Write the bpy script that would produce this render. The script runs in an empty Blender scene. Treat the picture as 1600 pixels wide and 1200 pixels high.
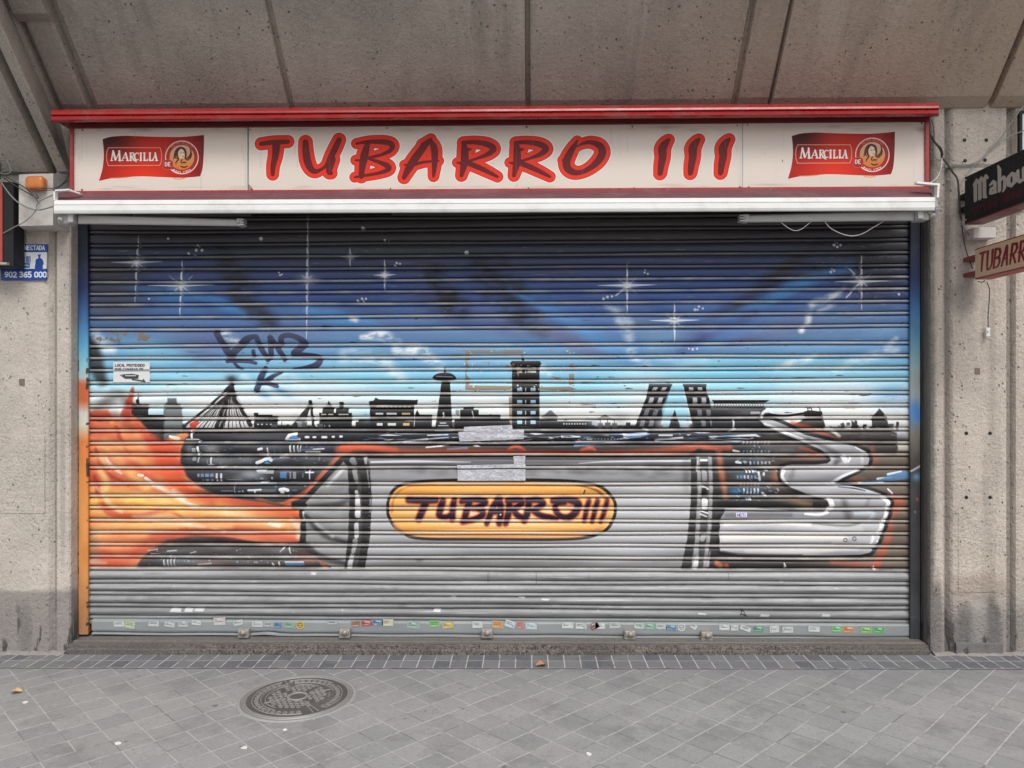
import bpy, bmesh, math, random
import numpy as np
from mathutils import Vector

sc = bpy.context.scene
# ---------------------------------------------------------------- camera
F = 1210.0; TH = math.radians(1.5); DC = 4.555; HC = 1.6      # focal length in photo pixels, yaw, distance to the wall plane, eye height
cam_d = bpy.data.cameras.new('camera'); cam = bpy.data.objects.new('camera', cam_d); sc.collection.objects.link(cam)
cam_d.sensor_width = 36.0; cam_d.lens = F / 1600.0 * 36.0; cam_d.clip_start = 0.05; cam_d.clip_end = 2000
cam.location = (0, -DC, HC); cam.rotation_euler = (math.radians(90), 0, TH)
sc.camera = cam
# ---------------------------------------------------------------- daylight: pale overcast sky, one very soft sun from the street side
SUN_EL, SUN_AZ = 55.0, 14.0      # azimuth from straight out of the wall towards the right
world = bpy.data.worlds.new('World'); sc.world = world; world.use_nodes = True
wn = world.node_tree.nodes; wl_ = world.node_tree.links; bg = wn['Background']
sky = wn.new('ShaderNodeTexSky'); sky.sky_type = 'NISHITA'; sky.sun_disc = False
sky.sun_elevation = math.radians(SUN_EL); sky.sun_rotation = math.radians(180 - SUN_AZ)
sky.air_density = 1.0; sky.dust_density = 3.0
hs = wn.new('ShaderNodeHueSaturation'); hs.inputs['Saturation'].default_value = 0.22
wl_.new(sky.outputs[0], hs.inputs['Color']); wl_.new(hs.outputs[0], bg.inputs[0]); bg.inputs[1].default_value = 0.14
sun_d = bpy.data.lights.new('sun', 'SUN'); sun = bpy.data.objects.new('sun', sun_d); sc.collection.objects.link(sun)
sun_d.energy = 1.5; sun_d.angle = math.radians(32); sun_d.color = (1.0, 0.965, 0.93)
_e, _a = math.radians(SUN_EL), math.radians(SUN_AZ)
sun.rotation_euler = Vector((math.sin(_a) * math.cos(_e), -math.cos(_a) * math.cos(_e), math.sin(_e))).to_track_quat('Z', 'Y').to_euler()
sun.location = (2, -8, 9)
sc.view_settings.view_transform = 'Standard'; sc.view_settings.look = 'None'; sc.view_settings.exposure = 0.5; sc.view_settings.gamma = 1.0
sc.render.engine = 'CYCLES'
sc.cycles.max_bounces = 8; sc.cycles.diffuse_bounces = 5

def W(px, py, y=0.0):
    """point of the vertical plane at depth y that the photo shows at pixel (px, py)"""
    a = (px - 800) / F; b = (600 - py) / F
    dx = -math.sin(TH) + a * math.cos(TH); dy = math.cos(TH) + a * math.sin(TH)
    t = (y + DC) / dy
    return Vector((dx * t, y, HC + b * t))
def gz(x): return 0.0099 + 0.0084 * x                        # the pavement rises slightly to the right
def PX(X, z, y):
    """photo pixel of a point, used once to lay the flat artwork on its flat panel"""
    fx, fy = -math.sin(TH), math.cos(TH); rx, ry = math.cos(TH), math.sin(TH)
    dx, dy = X, y + DC; t = dx * fx + dy * fy
    return 800 + F * (dx * rx + dy * ry) / t, 600 - F * (z - HC) / t

# ---------------------------------------------------------------- paint kit (numpy brushes for the real painted / printed surfaces)
rng = np.random.RandomState(7)

def smooth(t):
    t = np.clip(t, 0, 1)
    return t * t * (3 - 2 * t)

def vnoise(X, Y, sx, sy, seed, octs=3):
    out = np.zeros(np.broadcast(X, Y).shape, np.float32); amp = 1.0; tot = 0
    for o in range(octs):
        r = np.random.RandomState(seed + o * 17); g = r.rand(64, 64).astype(np.float32)
        fx = X / sx * (2 ** o) + 5.3 * o; fy = Y / sy * (2 ** o) + 3.1 * o
        ix = np.floor(fx).astype(int); iy = np.floor(fy).astype(int)
        tx = smooth(fx - ix); ty = smooth(fy - iy)
        a = g[iy % 64, ix % 64]; b = g[iy % 64, (ix + 1) % 64]; c = g[(iy + 1) % 64, ix % 64]; d = g[(iy + 1) % 64, (ix + 1) % 64]
        out += amp * ((a * (1 - tx) + b * tx) * (1 - ty) + (c * (1 - tx) + d * tx) * ty); tot += amp; amp *= 0.5
    return out / tot

def sm(pts, n=6, closed=False):
    P = [np.array(p, float) for p in pts]; m = len(P); out = []
    rngi = range(m if closed else m - 1)
    for i in rngi:
        p1, p2 = P[i], P[(i + 1) % m]
        p0 = P[i - 1] if (i > 0 or closed) else p1
        p3 = P[(i + 2) % m] if (i + 2 < m or closed) else p2
        for k in range(n):
            t = k / n
            out.append(0.5 * ((2 * p1) + (p2 - p0) * t + (2 * p0 - 5 * p1 + 4 * p2 - p3) * t * t + (3 * p1 - p0 - 3 * p2 + p3) * t ** 3))
    if not closed: out.append(P[-1])
    return out

def zz(ox, oy, s, pts):          # crop coordinates -> surface coordinates
    return [(ox + p[0] / s, oy + p[1] / s) + tuple(q / s for q in p[2:]) for p in pts]

class Cv:
    def __init__(s, x0, y0, x1, y1, k, col=(128, 128, 128)):
        s.x0, s.y0, s.x1, s.y1, s.k = x0, y0, x1, y1, k
        s.w, s.h = int(round((x1 - x0) * k)), int(round((y1 - y0) * k))
        s.X = (x0 + (np.arange(s.w) + .5) / k).astype(np.float32)[None, :]
        s.Y = (y0 + (np.arange(s.h) + .5) / k).astype(np.float32)[:, None]
        s.a = np.ones((s.h, s.w, 3), np.float32) * np.array(col, np.float32)
    def win(s, x0, y0, x1, y1):
        i0 = max(0, int((x0 - s.x0) * s.k)); i1 = min(s.w, int((x1 - s.x0) * s.k) + 2)
        j0 = max(0, int((y0 - s.y0) * s.k)); j1 = min(s.h, int((y1 - s.y0) * s.k) + 2)
        if i1 <= i0 or j1 <= j0: return None
        return (slice(j0, j1), slice(i0, i1)), s.X[:, i0:i1], s.Y[j0:j1, :]
    def put(s, w, m, col, a=1.0):
        if callable(col): c = col(w[1], w[2])
        else: c = np.array(col, np.float32)
        m = (m * a)[..., None]
        s.a[w[0]] = s.a[w[0]] * (1 - m) + c * m
    def dseg(s, X, Y, p, q):
        dx, dy = q[0] - p[0], q[1] - p[1]; L = dx * dx + dy * dy + 1e-9
        t = np.clip(((X - p[0]) * dx + (Y - p[1]) * dy) / L, 0, 1)
        return np.sqrt((X - p[0] - t * dx) ** 2 + (Y - p[1] - t * dy) ** 2), t
    def poly(s, pts, col, a=1.0, soft=0.7, grow=0.0):
        xs = [p[0] for p in pts]; ys = [p[1] for p in pts]; e = soft + grow + 1
        w = s.win(min(xs) - e, min(ys) - e, max(xs) + e, max(ys) + e)
        if w is None: return
        X, Y = w[1], w[2]; sh = np.broadcast(X, Y).shape
        d = np.full(sh, 1e9, np.float32); ins = np.zeros(sh, bool)
        for i in range(len(pts)):
            p, q = pts[i - 1], pts[i]
            d = np.minimum(d, s.dseg(X, Y, p, q)[0])
            if p[1] != q[1]:
                c = ((p[1] > Y) != (q[1] > Y)) & (X < (q[0] - p[0]) * (Y - p[1]) / (q[1] - p[1]) + p[0])
                ins ^= c
        sd = np.where(ins, -d, d) - grow
        s.put(w, smooth(0.5 - sd / soft), col, a)
    def stroke(s, pts, r, col, a=1.0, soft=0.7, extra=0.0, nz=0):
        P = [(p[0], p[1], (p[2] if len(p) > 2 else r) + extra) for p in pts]
        R = max(p[2] for p in P) + soft + 1
        W_ = s.win(min(p[0] for p in P) - R, min(p[1] for p in P) - R, max(p[0] for p in P) + R, max(p[1] for p in P) + R)
        if W_ is None: return
        sl = W_[0]; M = np.full((sl[0].stop - sl[0].start, sl[1].stop - sl[1].start), 1e3, np.float32)
        if len(P) == 1: P = P + P
        for p, q in zip(P[:-1], P[1:]):
            rr = max(p[2], q[2]) + soft + 1
            w = s.win(min(p[0], q[0]) - rr, min(p[1], q[1]) - rr, max(p[0], q[0]) + rr, max(p[1], q[1]) + rr)
            if w is None: continue
            d, t = s.dseg(w[1], w[2], p, q)
            v = (slice(w[0][0].start - sl[0].start, w[0][0].stop - sl[0].start), slice(w[0][1].start - sl[1].start, w[0][1].stop - sl[1].start))
            M[v] = np.minimum(M[v], d - (p[2] + (q[2] - p[2]) * t))
        m = smooth(0.5 - M / soft)
        if nz: m = m * np.clip(.15 + 2.2 * (vnoise(W_[1] + W_[2] * .4, W_[2], nz, nz * .45, int(P[0][0]) % 97, 4) - .25), 0, 1)
        s.put(W_, m, col, a)
    def blob(s, x, y, rx, ry, col, a=1.0, ang=0.0, pw=2):
        R = max(rx, ry) * 2.2
        w = s.win(x - R, y - R, x + R, y + R)
        if w is None: return
        c, sn = math.cos(math.radians(ang)), math.sin(math.radians(ang))
        u = (w[1] - x) * c + (w[2] - y) * sn; v = -(w[1] - x) * sn + (w[2] - y) * c
        s.put(w, np.exp(-((u / rx) ** 2 + (v / ry) ** 2) ** (pw / 2)), col, a)
    def rect(s, x0, y0, x1, y1, col, a=1.0, soft=0.6):
        w = s.win(x0 - 2, y0 - 2, x1 + 2, y1 + 2)
        if w is None: return
        m = smooth(0.5 + (w[1] - x0) / soft) * smooth(0.5 + (x1 - w[1]) / soft) * smooth(0.5 + (w[2] - y0) / soft) * smooth(0.5 + (y1 - w[2]) / soft)
        s.put(w, m, col, a)
    def ring(s, x, y, r, wd, col, a=1.0, soft=.5):
        w = s.win(x - r - wd - 2, y - r - wd - 2, x + r + wd + 2, y + r + wd + 2)
        if w is None: return
        d = np.abs(np.sqrt((w[1] - x) ** 2 + (w[2] - y) ** 2) - r) - wd
        s.put(w, smooth(0.5 - d / soft), col, a)
    def disc(s, x, y, r, col, a=1.0, soft=.5):
        s.stroke([(x, y, r)], r, col, a, soft)

# stroke lettering (unit box, y down)
GL = {
 'A': [[(0, 1), (.5, 0), (1, 1)], [(.2, .65), (.8, .65)]],
 'B': [[(0, 0), (0, 1)], [(0, 0), (.7, .05), (.85, .25), (.7, .45), (0, .48)], [(0, .48), (.8, .55), (1, .75), (.8, .97), (0, 1)]],
 'C': [[(.95, .15), (.6, 0), (.2, .1), (0, .5), (.2, .9), (.6, 1), (.95, .85)]],
 'D': [[(0, 0), (0, 1), (.6, .95), (.95, .7), (.95, .3), (.6, .05), (0, 0)]],
 'E': [[(.9, 0), (0, 0), (0, 1), (.9, 1)], [(0, .5), (.7, .5)]],
 'F': [[(.9, 0), (0, 0), (0, 1)], [(0, .5), (.7, .5)]],
 'G': [[(.95, .15), (.6, 0), (.2, .1), (0, .5), (.2, .9), (.6, 1), (.95, .85), (.95, .55), (.6, .55)]],
 'H': [[(0, 0), (0, 1)], [(.95, 0), (.95, 1)], [(0, .5), (.95, .5)]],
 'I': [[(.5, 0), (.5, 1)]], 'J': [[(.8, 0), (.8, .8), (.5, 1), (.1, .85)]],
 'K': [[(0, 0), (0, 1)], [(.9, 0), (0, .55)], [(.3, .4), (.95, 1)]],
 'L': [[(0, 0), (0, 1), (.85, 1)]], 'M': [[(0, 1), (.08, 0), (.5, .75), (.92, 0), (1, 1)]],
 'N': [[(0, 1), (0, 0), (.95, 1), (.95, 0)]],
 'O': [[(.5, 0), (.12, .15), (0, .5), (.12, .85), (.5, 1), (.88, .85), (1, .5), (.88, .15), (.5, 0)]],
 'P': [[(0, 1), (0, 0), (.7, .03), (.92, .27), (.7, .52), (0, .55)]],
 'R': [[(0, 1), (0, 0), (.7, .03), (.92, .26), (.7, .5), (0, .52)], [(.4, .52), (.95, 1)]],
 'S': [[(.9, .12), (.5, 0), (.1, .12), (.1, .38), (.85, .6), (.9, .88), (.5, 1), (.05, .88)]],
 'T': [[(0, 0), (1, 0)], [(.5, 0), (.5, 1)]], 'U': [[(0, 0), (0, .75), (.25, 1), (.7, 1), (.95, .75), (.95, 0)]],
 'V': [[(0, 0), (.5, 1), (1, 0)]], 'W': [[(0, 0), (.25, 1), (.5, .3), (.75, 1), (1, 0)]],
 'X': [[(0, 0), (1, 1)], [(1, 0), (0, 1)]], 'Z': [[(0, 0), (.95, 0), (0, 1), (.95, 1)]],
 '0': [[(.5, 0), (.1, .15), (.05, .5), (.1, .85), (.5, 1), (.9, .85), (.95, .5), (.9, .15), (.5, 0)]],
 '1': [[(.25, .2), (.6, 0), (.6, 1)]], '2': [[(.08, .2), (.45, 0), (.9, .2), (.8, .5), (.05, 1), (.95, 1)]],
 '3': [[(.1, .1), (.5, 0), (.9, .2), (.75, .45), (.4, .48), (.8, .55), (.95, .8), (.5, 1), (.05, .88)]],
 '5': [[(.85, 0), (.15, 0), (.1, .45), (.6, .4), (.93, .65), (.8, .93), (.4, 1), (.05, .88)]],
 '6': [[(.85, .08), (.4, .1), (.08, .5), (.1, .85), (.5, 1), (.9, .85), (.88, .55), (.5, .45), (.1, .6)]],
 '7': [[(.05, 0), (.95, 0), (.4, 1)]], '8': [[(.5, .47), (.12, .3), (.2, .05), (.5, 0), (.85, .08), (.88, .3), (.5, .47), (.07, .7), (.15, .95), (.5, 1), (.88, .95), (.93, .7), (.5, .47)]],
 '9': [[(.15, .92), (.6, .9), (.92, .5), (.9, .15), (.5, 0), (.1, .15), (.12, .45), (.5, .55), (.9, .4)]],
}
def text(c, s, x, y, w, h, gap, r, col, a=1.0, slant=0.0, soft=.5):
    for ch in s:
        if ch == ' ': x += w * .7; continue
        ww = w * (.4 if ch in 'I1' else 1)
        for st in GL[ch]:
            c.stroke([(x + p[0] * ww + slant * (1 - p[1]) * h, y + p[1] * h) for p in st], r, col, a, soft)
        x += ww + gap
    return x

def arctext(c, s, cx, cy, R, a0, a1, w, h, r, col, inward=False):
    for i, ch in enumerate(s):
        if ch == ' ': continue
        an = math.radians(a0 + (a1 - a0) * (i + .5) / len(s))
        ux, uy = math.cos(an), math.sin(an)                 # outward
        tx, ty = (-uy, ux) if not inward else (uy, -ux)     # reading direction
        for st in GL[ch]:
            pp = []
            for p in st:
                dt = (p[0] - .5) * w; dr = (.5 - p[1]) * h * (1 if not inward else -1)
                pp.append((cx + ux * (R + dr) + tx * dt, cy + uy * (R + dr) + ty * dt))
            c.stroke(pp, r, col, 1, .4)

# slat joints of the shutter: (row at left end, row at right end)
JL = [344.5, 363.4, 383.5, 402.7, 421.4, 441.2, 458.8, 476.7, 496.8, 515.2, 540.8, 560.0, 578.7, 598.0, 616.0, 635.3, 654.0, 673.0, 692.5, 710.7, 730.5, 755.5, 775.0, 793.7, 812.5, 831.7, 850.7, 869.5, 887.5, 908.5, 927.0, 945.5, 964.0]
JR = [334.0, 353.5, 374.3, 394.2, 413.8, 432.6, 451.0, 470.2, 488.6, 508.7, 535.5, 555.6, 574.5, 593.2, 613.2, 632.8, 652.4, 671.2, 691.0, 710.2, 730.5, 756.0, 776.0, 795.3, 815.0, 834.2, 853.8, 873.5, 891.3, 912.5, 931.7, 951.0, 972.0]

# ---------------------------------------------------------------- the mural
def paint_mural():
    c = Cv(95, 330, 1460, 1010, 2.0)
    X, Y = c.X, c.Y
    ky = [330, 370, 395, 415, 440, 465, 490, 515, 545, 570, 595, 615, 640, 670, 700, 1010]
    kc = np.array([(76, 72, 72), (78, 76, 80), (68, 76, 100), (62, 78, 122), (56, 82, 146), (58, 92, 166), (70, 114, 182), (84, 126, 178), (88, 146, 198), (104, 172, 210), (140, 202, 222), (190, 214, 222), (214, 216, 214), (205, 206, 204), (60, 60, 66), (60, 60, 66)], float)
    yy = np.broadcast_to(Y + (vnoise(X, Y, 90, 50, 3) - .5) * 34, (c.h, c.w))
    for i in range(3): c.a[..., i] = np.interp(yy, ky, kc[:, i])
    # broad sprayed patches of blue / violet / turquoise
    for (x, y, rx, ry, col, a, an) in [
        (170, 470, 60, 34, (86, 84, 86), .7, 0), (160, 425, 70, 28, (66, 62, 62), .8, 0), (260, 462, 46, 9, (52, 130, 200), .75, 12), (300, 490, 60, 12, (60, 120, 190), .5, 20),
        (520, 500, 50, 14, (60, 140, 205), .6, 10), (330, 530, 60, 22, (92, 96, 150), .55, 10), (300, 555, 45, 18, (100, 104, 150), .5, 20), (450, 520, 70, 26, (92, 112, 160), .5, 0),
        (230, 560, 50, 20, (120, 190, 215), .6, 0), (430, 560, 60, 18, (120, 190, 225), .5, 0), (560, 470, 60, 26, (50, 72, 130), .5, 0), (690, 475, 60, 24, (62, 68, 112), .7, 25),
        (770, 500, 70, 18, (84, 92, 150), .6, 28), (850, 470, 60, 12, (50, 100, 170), .7, 30), (900, 500, 60, 10, (70, 140, 205), .7, 28), (870, 520, 60, 12, (98, 96, 140), .6, 25), (910, 545, 60, 10, (108, 104, 150), .5, 20),
        (650, 520, 90, 18, (90, 125, 180), .5, 10), (760, 570, 110, 22, (110, 170, 215), .5, 0), (1000, 505, 60, 26, (86, 112, 165), .5, 40), (1050, 545, 80, 26, (110, 165, 205), .55, 0),
        (1125, 510, 90, 12, (78, 88, 150), .65, -22), (1190, 480, 90, 10, (60, 110, 185), .8, -28), (1235, 450, 70, 9, (70, 140, 200), .8, -28), (1225, 420, 60, 10, (60, 56, 60), .8, -35),
        (1160, 470, 70, 9, (56, 64, 120), .7, -28), (1260, 505, 80, 16, (98, 112, 165), .6, -18), (1330, 500, 70, 24, (92, 128, 176), .6, 0), (1190, 520, 80, 10, (98, 92, 138), .5, -20),
        (1380, 440, 50, 34, (52, 54, 70), .7, 0), (1370, 400, 60, 24, (56, 54, 60), .7, 0), (1110, 575, 120, 16, (110, 196, 220), .6, 0), (1300, 575, 110, 16, (130, 196, 215), .55, 0),
        (1320, 610, 110, 14, (200, 214, 222), .6, 0), (1395, 620, 30, 18, (80, 150, 205), .7, 0), (640, 610, 60, 14, (150, 200, 220), .6, 0), (520, 612, 70, 16, (196, 214, 224), .6, 0),
        (880, 610, 80, 12, (140, 200, 225), .6, 0), (1010, 590, 40, 10, (190, 210, 222), .6, 0), (990, 562, 50, 14, (70, 130, 196), .7, 10), (560, 585, 70, 10, (130, 200, 225), .7, 15)]:
        c.blob(x, y, rx, ry, col, a, an, 2.4)
    # dark diagonal smoke
    for p, r, col, a in [([(345, 395, 12), (365, 430, 20), (385, 465, 24), (405, 490, 16), (425, 505, 10)], 0, (50, 48, 56), .6),
                         ([(680, 430, 16), (705, 468, 18), (722, 485, 12)], 0, (48, 48, 56), .75), ([(745, 420, 18), (790, 468, 22), (820, 500, 12), (850, 520, 7)], 0, (50, 50, 66), .7),
                         ([(775, 420, 20), (805, 455, 18), (840, 485, 9)], 0, (50, 48, 56), .6), ([(1290, 415, 8), (1230, 430, 9), (1200, 455, 8), (1150, 478, 5)], 0, (48, 50, 62), .65)]:
        c.stroke(sm(p), r, col, min(1, a * 1.15), 24, 0, 26)
    for p, col, a, sf in [([(265, 452, 3), (330, 468, 9), (380, 490, 5)], (60, 140, 215), .8, 14), ([(480, 486, 4), (540, 496, 9), (600, 515, 6)], (70, 150, 220), .8, 14), ([(160, 545, 8), (240, 548, 14), (330, 575, 12)], (110, 190, 225), .6, 24), ([(795, 452, 3), (850, 482, 7), (905, 512, 8), (960, 545, 6)], (70, 140, 215), .8, 14), ([(870, 470, 4), (930, 500, 12), (1000, 545, 12)], (74, 120, 190), .6, 24),
                          ([(1040, 565, 8), (1120, 530, 12), (1200, 500, 10), (1290, 455, 5)], (66, 110, 190), .7, 22), ([(1130, 500, 4), (1190, 470, 9), (1260, 440, 9), (1330, 415, 5)], (56, 130, 205), .8, 16), ([(1180, 520, 4), (1240, 500, 8), (1330, 470, 10)], (80, 130, 195), .6, 18), ([(1300, 560, 6), (1360, 530, 10), (1420, 505, 8)], (96, 150, 200), .6, 22), ([(1060, 548, 3), (1130, 512, 7), (1180, 488, 5)], (70, 62, 110), .55, 14), ([(1010, 470, 6), (1060, 500, 12), (1100, 520, 8)], (50, 84, 150), .6, 26),
                          ([(690, 560, 4), (720, 585, 8), (780, 600, 10)], (120, 196, 228), .6, 18), ([(640, 545, 3), (700, 555, 10), (760, 560, 8)], (120, 170, 210), .5, 18), ([(985, 590, 8), (1030, 572, 12), (1100, 566, 10)], (150, 200, 225), .6, 20)]:
        c.stroke(sm(p), 3, col, a, sf, 0, 50)
    for x, y, rx, ry in [(120 + 40 * i, 640 + 12 * math.sin(i * 2.3), 34, 12) for i in range(34)]: c.blob(x, y, rx, ry, (226, 226, 222) if rng.rand() < .7 else (150, 205, 225), .5, 0)
    # clouds
    cl = (232, 233, 234)
    for p, a, sf in [([(150, 525, 7), (160, 540, 8), (175, 545, 5)], .9, 12), ([(352, 524, 7), (366, 530, 5), (372, 540, 3)], .75, 10), ([(375, 585, 3), (392, 598, 3), (400, 606, 3)], .7, 10),
                     ([(566, 527, 2), (590, 524, 6), (606, 528, 7), (622, 536, 5)], .95, 7), ([(540, 558, 9), (570, 558, 10), (600, 566, 9), (625, 590, 8)], .6, 16), ([(622, 547, 7), (655, 549, 9), (672, 560, 7), (690, 576, 4)], .85, 12),
                     ([(548, 497, 2), (556, 499, 3)], .9, 5), ([(965, 500, 4), (978, 515, 5), (985, 540, 6), (992, 560, 5), (1010, 568, 3)], .65, 14), ([(950, 478, 3), (970, 490, 5), (985, 505, 4)], .6, 12),
                     ([(1262, 505, 3), (1268, 478, 4), (1285, 470, 5), (1310, 458, 3), (1320, 450, 1)], .85, 6), ([(1255, 512, 2), (1252, 516, 3)], .95, 6), ([(1280, 485, 2), (1300, 476, 3), (1322, 460, 2)], .5, 6),
                     ([(1215, 575, 3), (1250, 565, 5), (1275, 556, 2)], .7, 8), ([(1305, 578, 3), (1350, 560, 5), (1400, 548, 4)], .6, 12), ([(1385, 545, 3), (1400, 530, 2)], .7, 6), ([(828, 578, 3), (845, 576, 5), (858, 582, 3)], .8, 7),
                     ([(420, 605, 3), (445, 592, 8), (470, 600, 6)], .5, 12), ([(280, 600, 8), (320, 605, 10), (420, 615, 8)], .5, 20), ([(170, 600, 10), (200, 625, 10), (260, 612, 8)], .5, 16)]:
        c.stroke(sm(p), 3, cl, a, sf + 2, 1.5, 16)
    c.blob(410, 615, 12, 5, (76, 140, 200), .8, 25); c.blob(440, 612, 16, 5, (76, 140, 200), .7, 25)
    # twinkling stars: x, y, arm up, arm down, arm side, glow
    def star(x, y, up, dn, sd, g=10, a=1, dx=0):
        c.blob(x, y, g, g * .7, (200, 205, 220), .6 * a)
        c.stroke([(x + dx, y - up, .5), (x, y, 2), (x - dx, y + dn, .5)], 1, (225, 226, 230), .9 * a, 1.2)
        c.stroke([(x - sd, y, .3), (x, y, 2.1), (x + sd, y - 1, .3)], 1, (225, 226, 230), .9 * a, 1.2)
        for q in (-1, 1): c.stroke([(x - q * sd * .35, y + sd * .28, .3), (x, y, 1.3), (x + q * sd * .35, y - sd * .28, .3)], 1, (215, 216, 224), .75 * a, 1.4)
    star(214, 410, 42, 62, 40, 12, .75, 3); star(283, 446, 38, 48, 52, 14, 1, 2); star(480, 437, 100, 92, 24, 13, .8, 1); star(547, 401, 14, 16, 16, 6, .7)
    star(601, 430, 24, 24, 17, 9, .9); star(980, 446, 34, 44, 46, 13, 1); star(1054, 501, 28, 34, 38, 11, 1); star(1346, 440, 42, 44, 42, 12, .9)
    c.stroke([(962, 462), (985, 445)], 1, cl, .8, 1.5); c.stroke([(1322, 465), (1346, 440)], 1.2, cl, .8, 1.5); c.stroke([(1325, 418), (1346, 440)], 1.2, cl, .7, 1.5)
    for x, y, r in [(263, 373, 2), (307, 391, 2.4), (316, 391, 2.4), (295, 396, 1.8), (309, 383.6, 1.8), (303, 399, 1.6), (233, 467, 1.7), (438, 430, 1.6), (436, 426, 1.4), (441, 429, 1.4), (567, 357, 3), (601, 375, 1.6), (607, 377, 1.4), (408, 373, 3),
                    (620, 411, 2), (625, 412, 1.8), (617, 415, 1.6), (729, 395, 3.4), (559, 470, 2), (566, 467, 2), (572, 467, 1.8), (568, 471, 1.6), (943, 467, 2.2), (949, 464, 2.4), (956, 463, 2), (997, 337 + 90, 0.1),
                    (1007, 426, 1.6), (1012, 428, 1.6), (1008, 422, 1.3), (1086, 484, 2.4), (1092, 479, 2), (1098, 482, 1.8), (1090, 484, 1.6), (1303, 383, 2.4), (1308, 379, 2), (1308, 386, 2), (1313, 383, 2), (1298, 425, 2.2), (1303, 423, 2), (1300, 420, 1.6), (1076, 545, 1.4), (1082, 546, 2), (1089, 545, 1.8), (1404, 460, 2)]:
        c.disc(x, y, r, (205, 206, 210), .9, .8)
    # tan and pale scuffs in the upper part of the paint
    for _ in range(150):
        x = rng.uniform(560, 1420) if rng.rand() < .75 else rng.uniform(140, 560); y = rng.choice(JL[2:12]) + rng.uniform(4, 16) * rng.choice([-1, 1]); L = rng.exponential(9) + 2
        c.stroke([(x, y, .3), (x + L / 2, y + rng.uniform(-.5, .5), .7), (x + L, y, .3)], .6, (132, 126, 118), rng.uniform(.3, .8), .8)
    for x0, x1, y in [(160, 225, 521), (150, 190, 531), (215, 235, 528)]:
        for _ in range(26):
            x = rng.uniform(x0, x1); c.disc(x, y + rng.uniform(-3, 3), rng.uniform(.8, 2.6), (132, 112, 92), .8, 1)
    for x in list(range(1290, 1420, 7)):
        for y in (382, 402, 421, 440, 460):
            if rng.rand() < .5: text(c, rng.choice(list('EFIHTL')), x, y + rng.uniform(-3, 3), 5, 3, 1, .4, (132, 126, 116), .5)
    # soot on the left edge
    c.stroke(sm([(140, 530, 6), (146, 548, 10), (150, 570, 12), (160, 595, 8)]), 8, (52, 50, 50), .85, 14)
    c.stroke(sm([(150, 640, 8), (185, 618, 8), (210, 640, 6)]), 8, (96, 90, 86), .7, 16)
    # ---- skyline
    dk = (38, 37, 40)
    c.poly([(135, 668), (200, 664), (300, 662), (420, 664), (600, 666), (800, 668), (1000, 664), (1200, 660), (1425, 694), (1425, 890), (135, 890)], (42, 41, 44), 1, 5)
    def B(x0, y0, x1, y1, col=dk, sf=.8): c.rect(x0, y0, x1, y1, col, 1, sf)
    B(205, 632, 232, 672); B(213, 624, 218, 640); B(215, 612, 217, 630); B(228, 648, 256, 676); B(238, 654, 262, 690)
    c.poly([(256, 690), (256, 632), (262, 628), (262, 622), (276, 622), (277, 630), (284, 636), (286, 690)], (98, 102, 102), 1, 3)
    c.rect(258, 640, 284, 664, (120, 128, 128), .8, 5)
    # cable stayed bridge
    c.poly([(362, 600), (394, 662), (406, 670), (290, 668), (300, 656)], (188, 186, 184), 1, 1)
    for i in range(15):
        t = i / 14; c.stroke([(359 + 2 * t, 606 + 14 * abs(t - .5)), (298 + 92 * t, 668)], .45 + .5 * (i % 3 == 0), (42, 42, 46), 1, .6)
    c.stroke([(362, 598, 2.5), (352, 635, 5), (342, 668, 7)], 5, (38, 38, 42), 1, 1); c.stroke([(362, 600, 3), (368, 625, 2.4), (392, 664, 3)], 3, (38, 38, 42), 1, 1)
    c.stroke(sm([(360, 602, 2), (330, 632, 1.8), (292, 662, 1.8)]), 2, (38, 38, 42), 1, 1); c.stroke([(352, 640), (343, 666)], 1.2, (170, 168, 166), .7, .8); c.stroke([(358, 625), (355, 650)], 1, (170, 168, 166), .7, .8)
    c.blob(362, 592, 9, 6, (60, 60, 64), .9); c.poly([(296, 662), (305, 657), (312, 660), (305, 668), (300, 676)], (196, 66, 44), 1, 2)
    c.stroke([(486, 628, 2), (478, 645, 4), (466, 668, 5)], 3, dk, 1, .8)
    c.stroke([(486, 630), (490, 668)], 2, dk, 1, .8); c.stroke([(484, 632), (458, 664)], 1.2, dk, 1, .8); c.disc(485, 628, 3, dk)
    for i in range(5): c.stroke([(478 - i * 1.5, 652), (470 - i * 2.5, 668)], .6, (190, 188, 186), .8, .6)
    for (x0, y0, x1, y1) in [(397, 650, 434, 668), (397, 645, 404, 652), (400, 648, 426, 654), (499, 645, 550, 668), (504, 636, 522, 650), (530, 628, 537, 650), (525, 638, 545, 650), (560, 655, 600, 670), (510, 632, 516, 640)]: B(x0, y0, x1, y1)
    c.poly([(508, 638), (514, 626), (520, 638)], dk)
    for x, y in [(402, 656), (409, 656), (416, 656), (423, 656), (408, 663), (415, 663), (422, 663), (402, 663)]: c.rect(x, y - 1, x + 3, y + 1, (190, 200, 206), .9)
    for x in (502, 513, 529, 537): c.rect(x, 646.5, x + 8, 648.5, (200, 196, 186), .9)
    for x in (493, 507): c.rect(x, 664, x + 9, 667, (205, 206, 206), .9)
    c.blob(470, 655, 12, 8, (150, 152, 156), .5); c.blob(575, 650, 14, 10, (130, 190, 215), .5)
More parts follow.
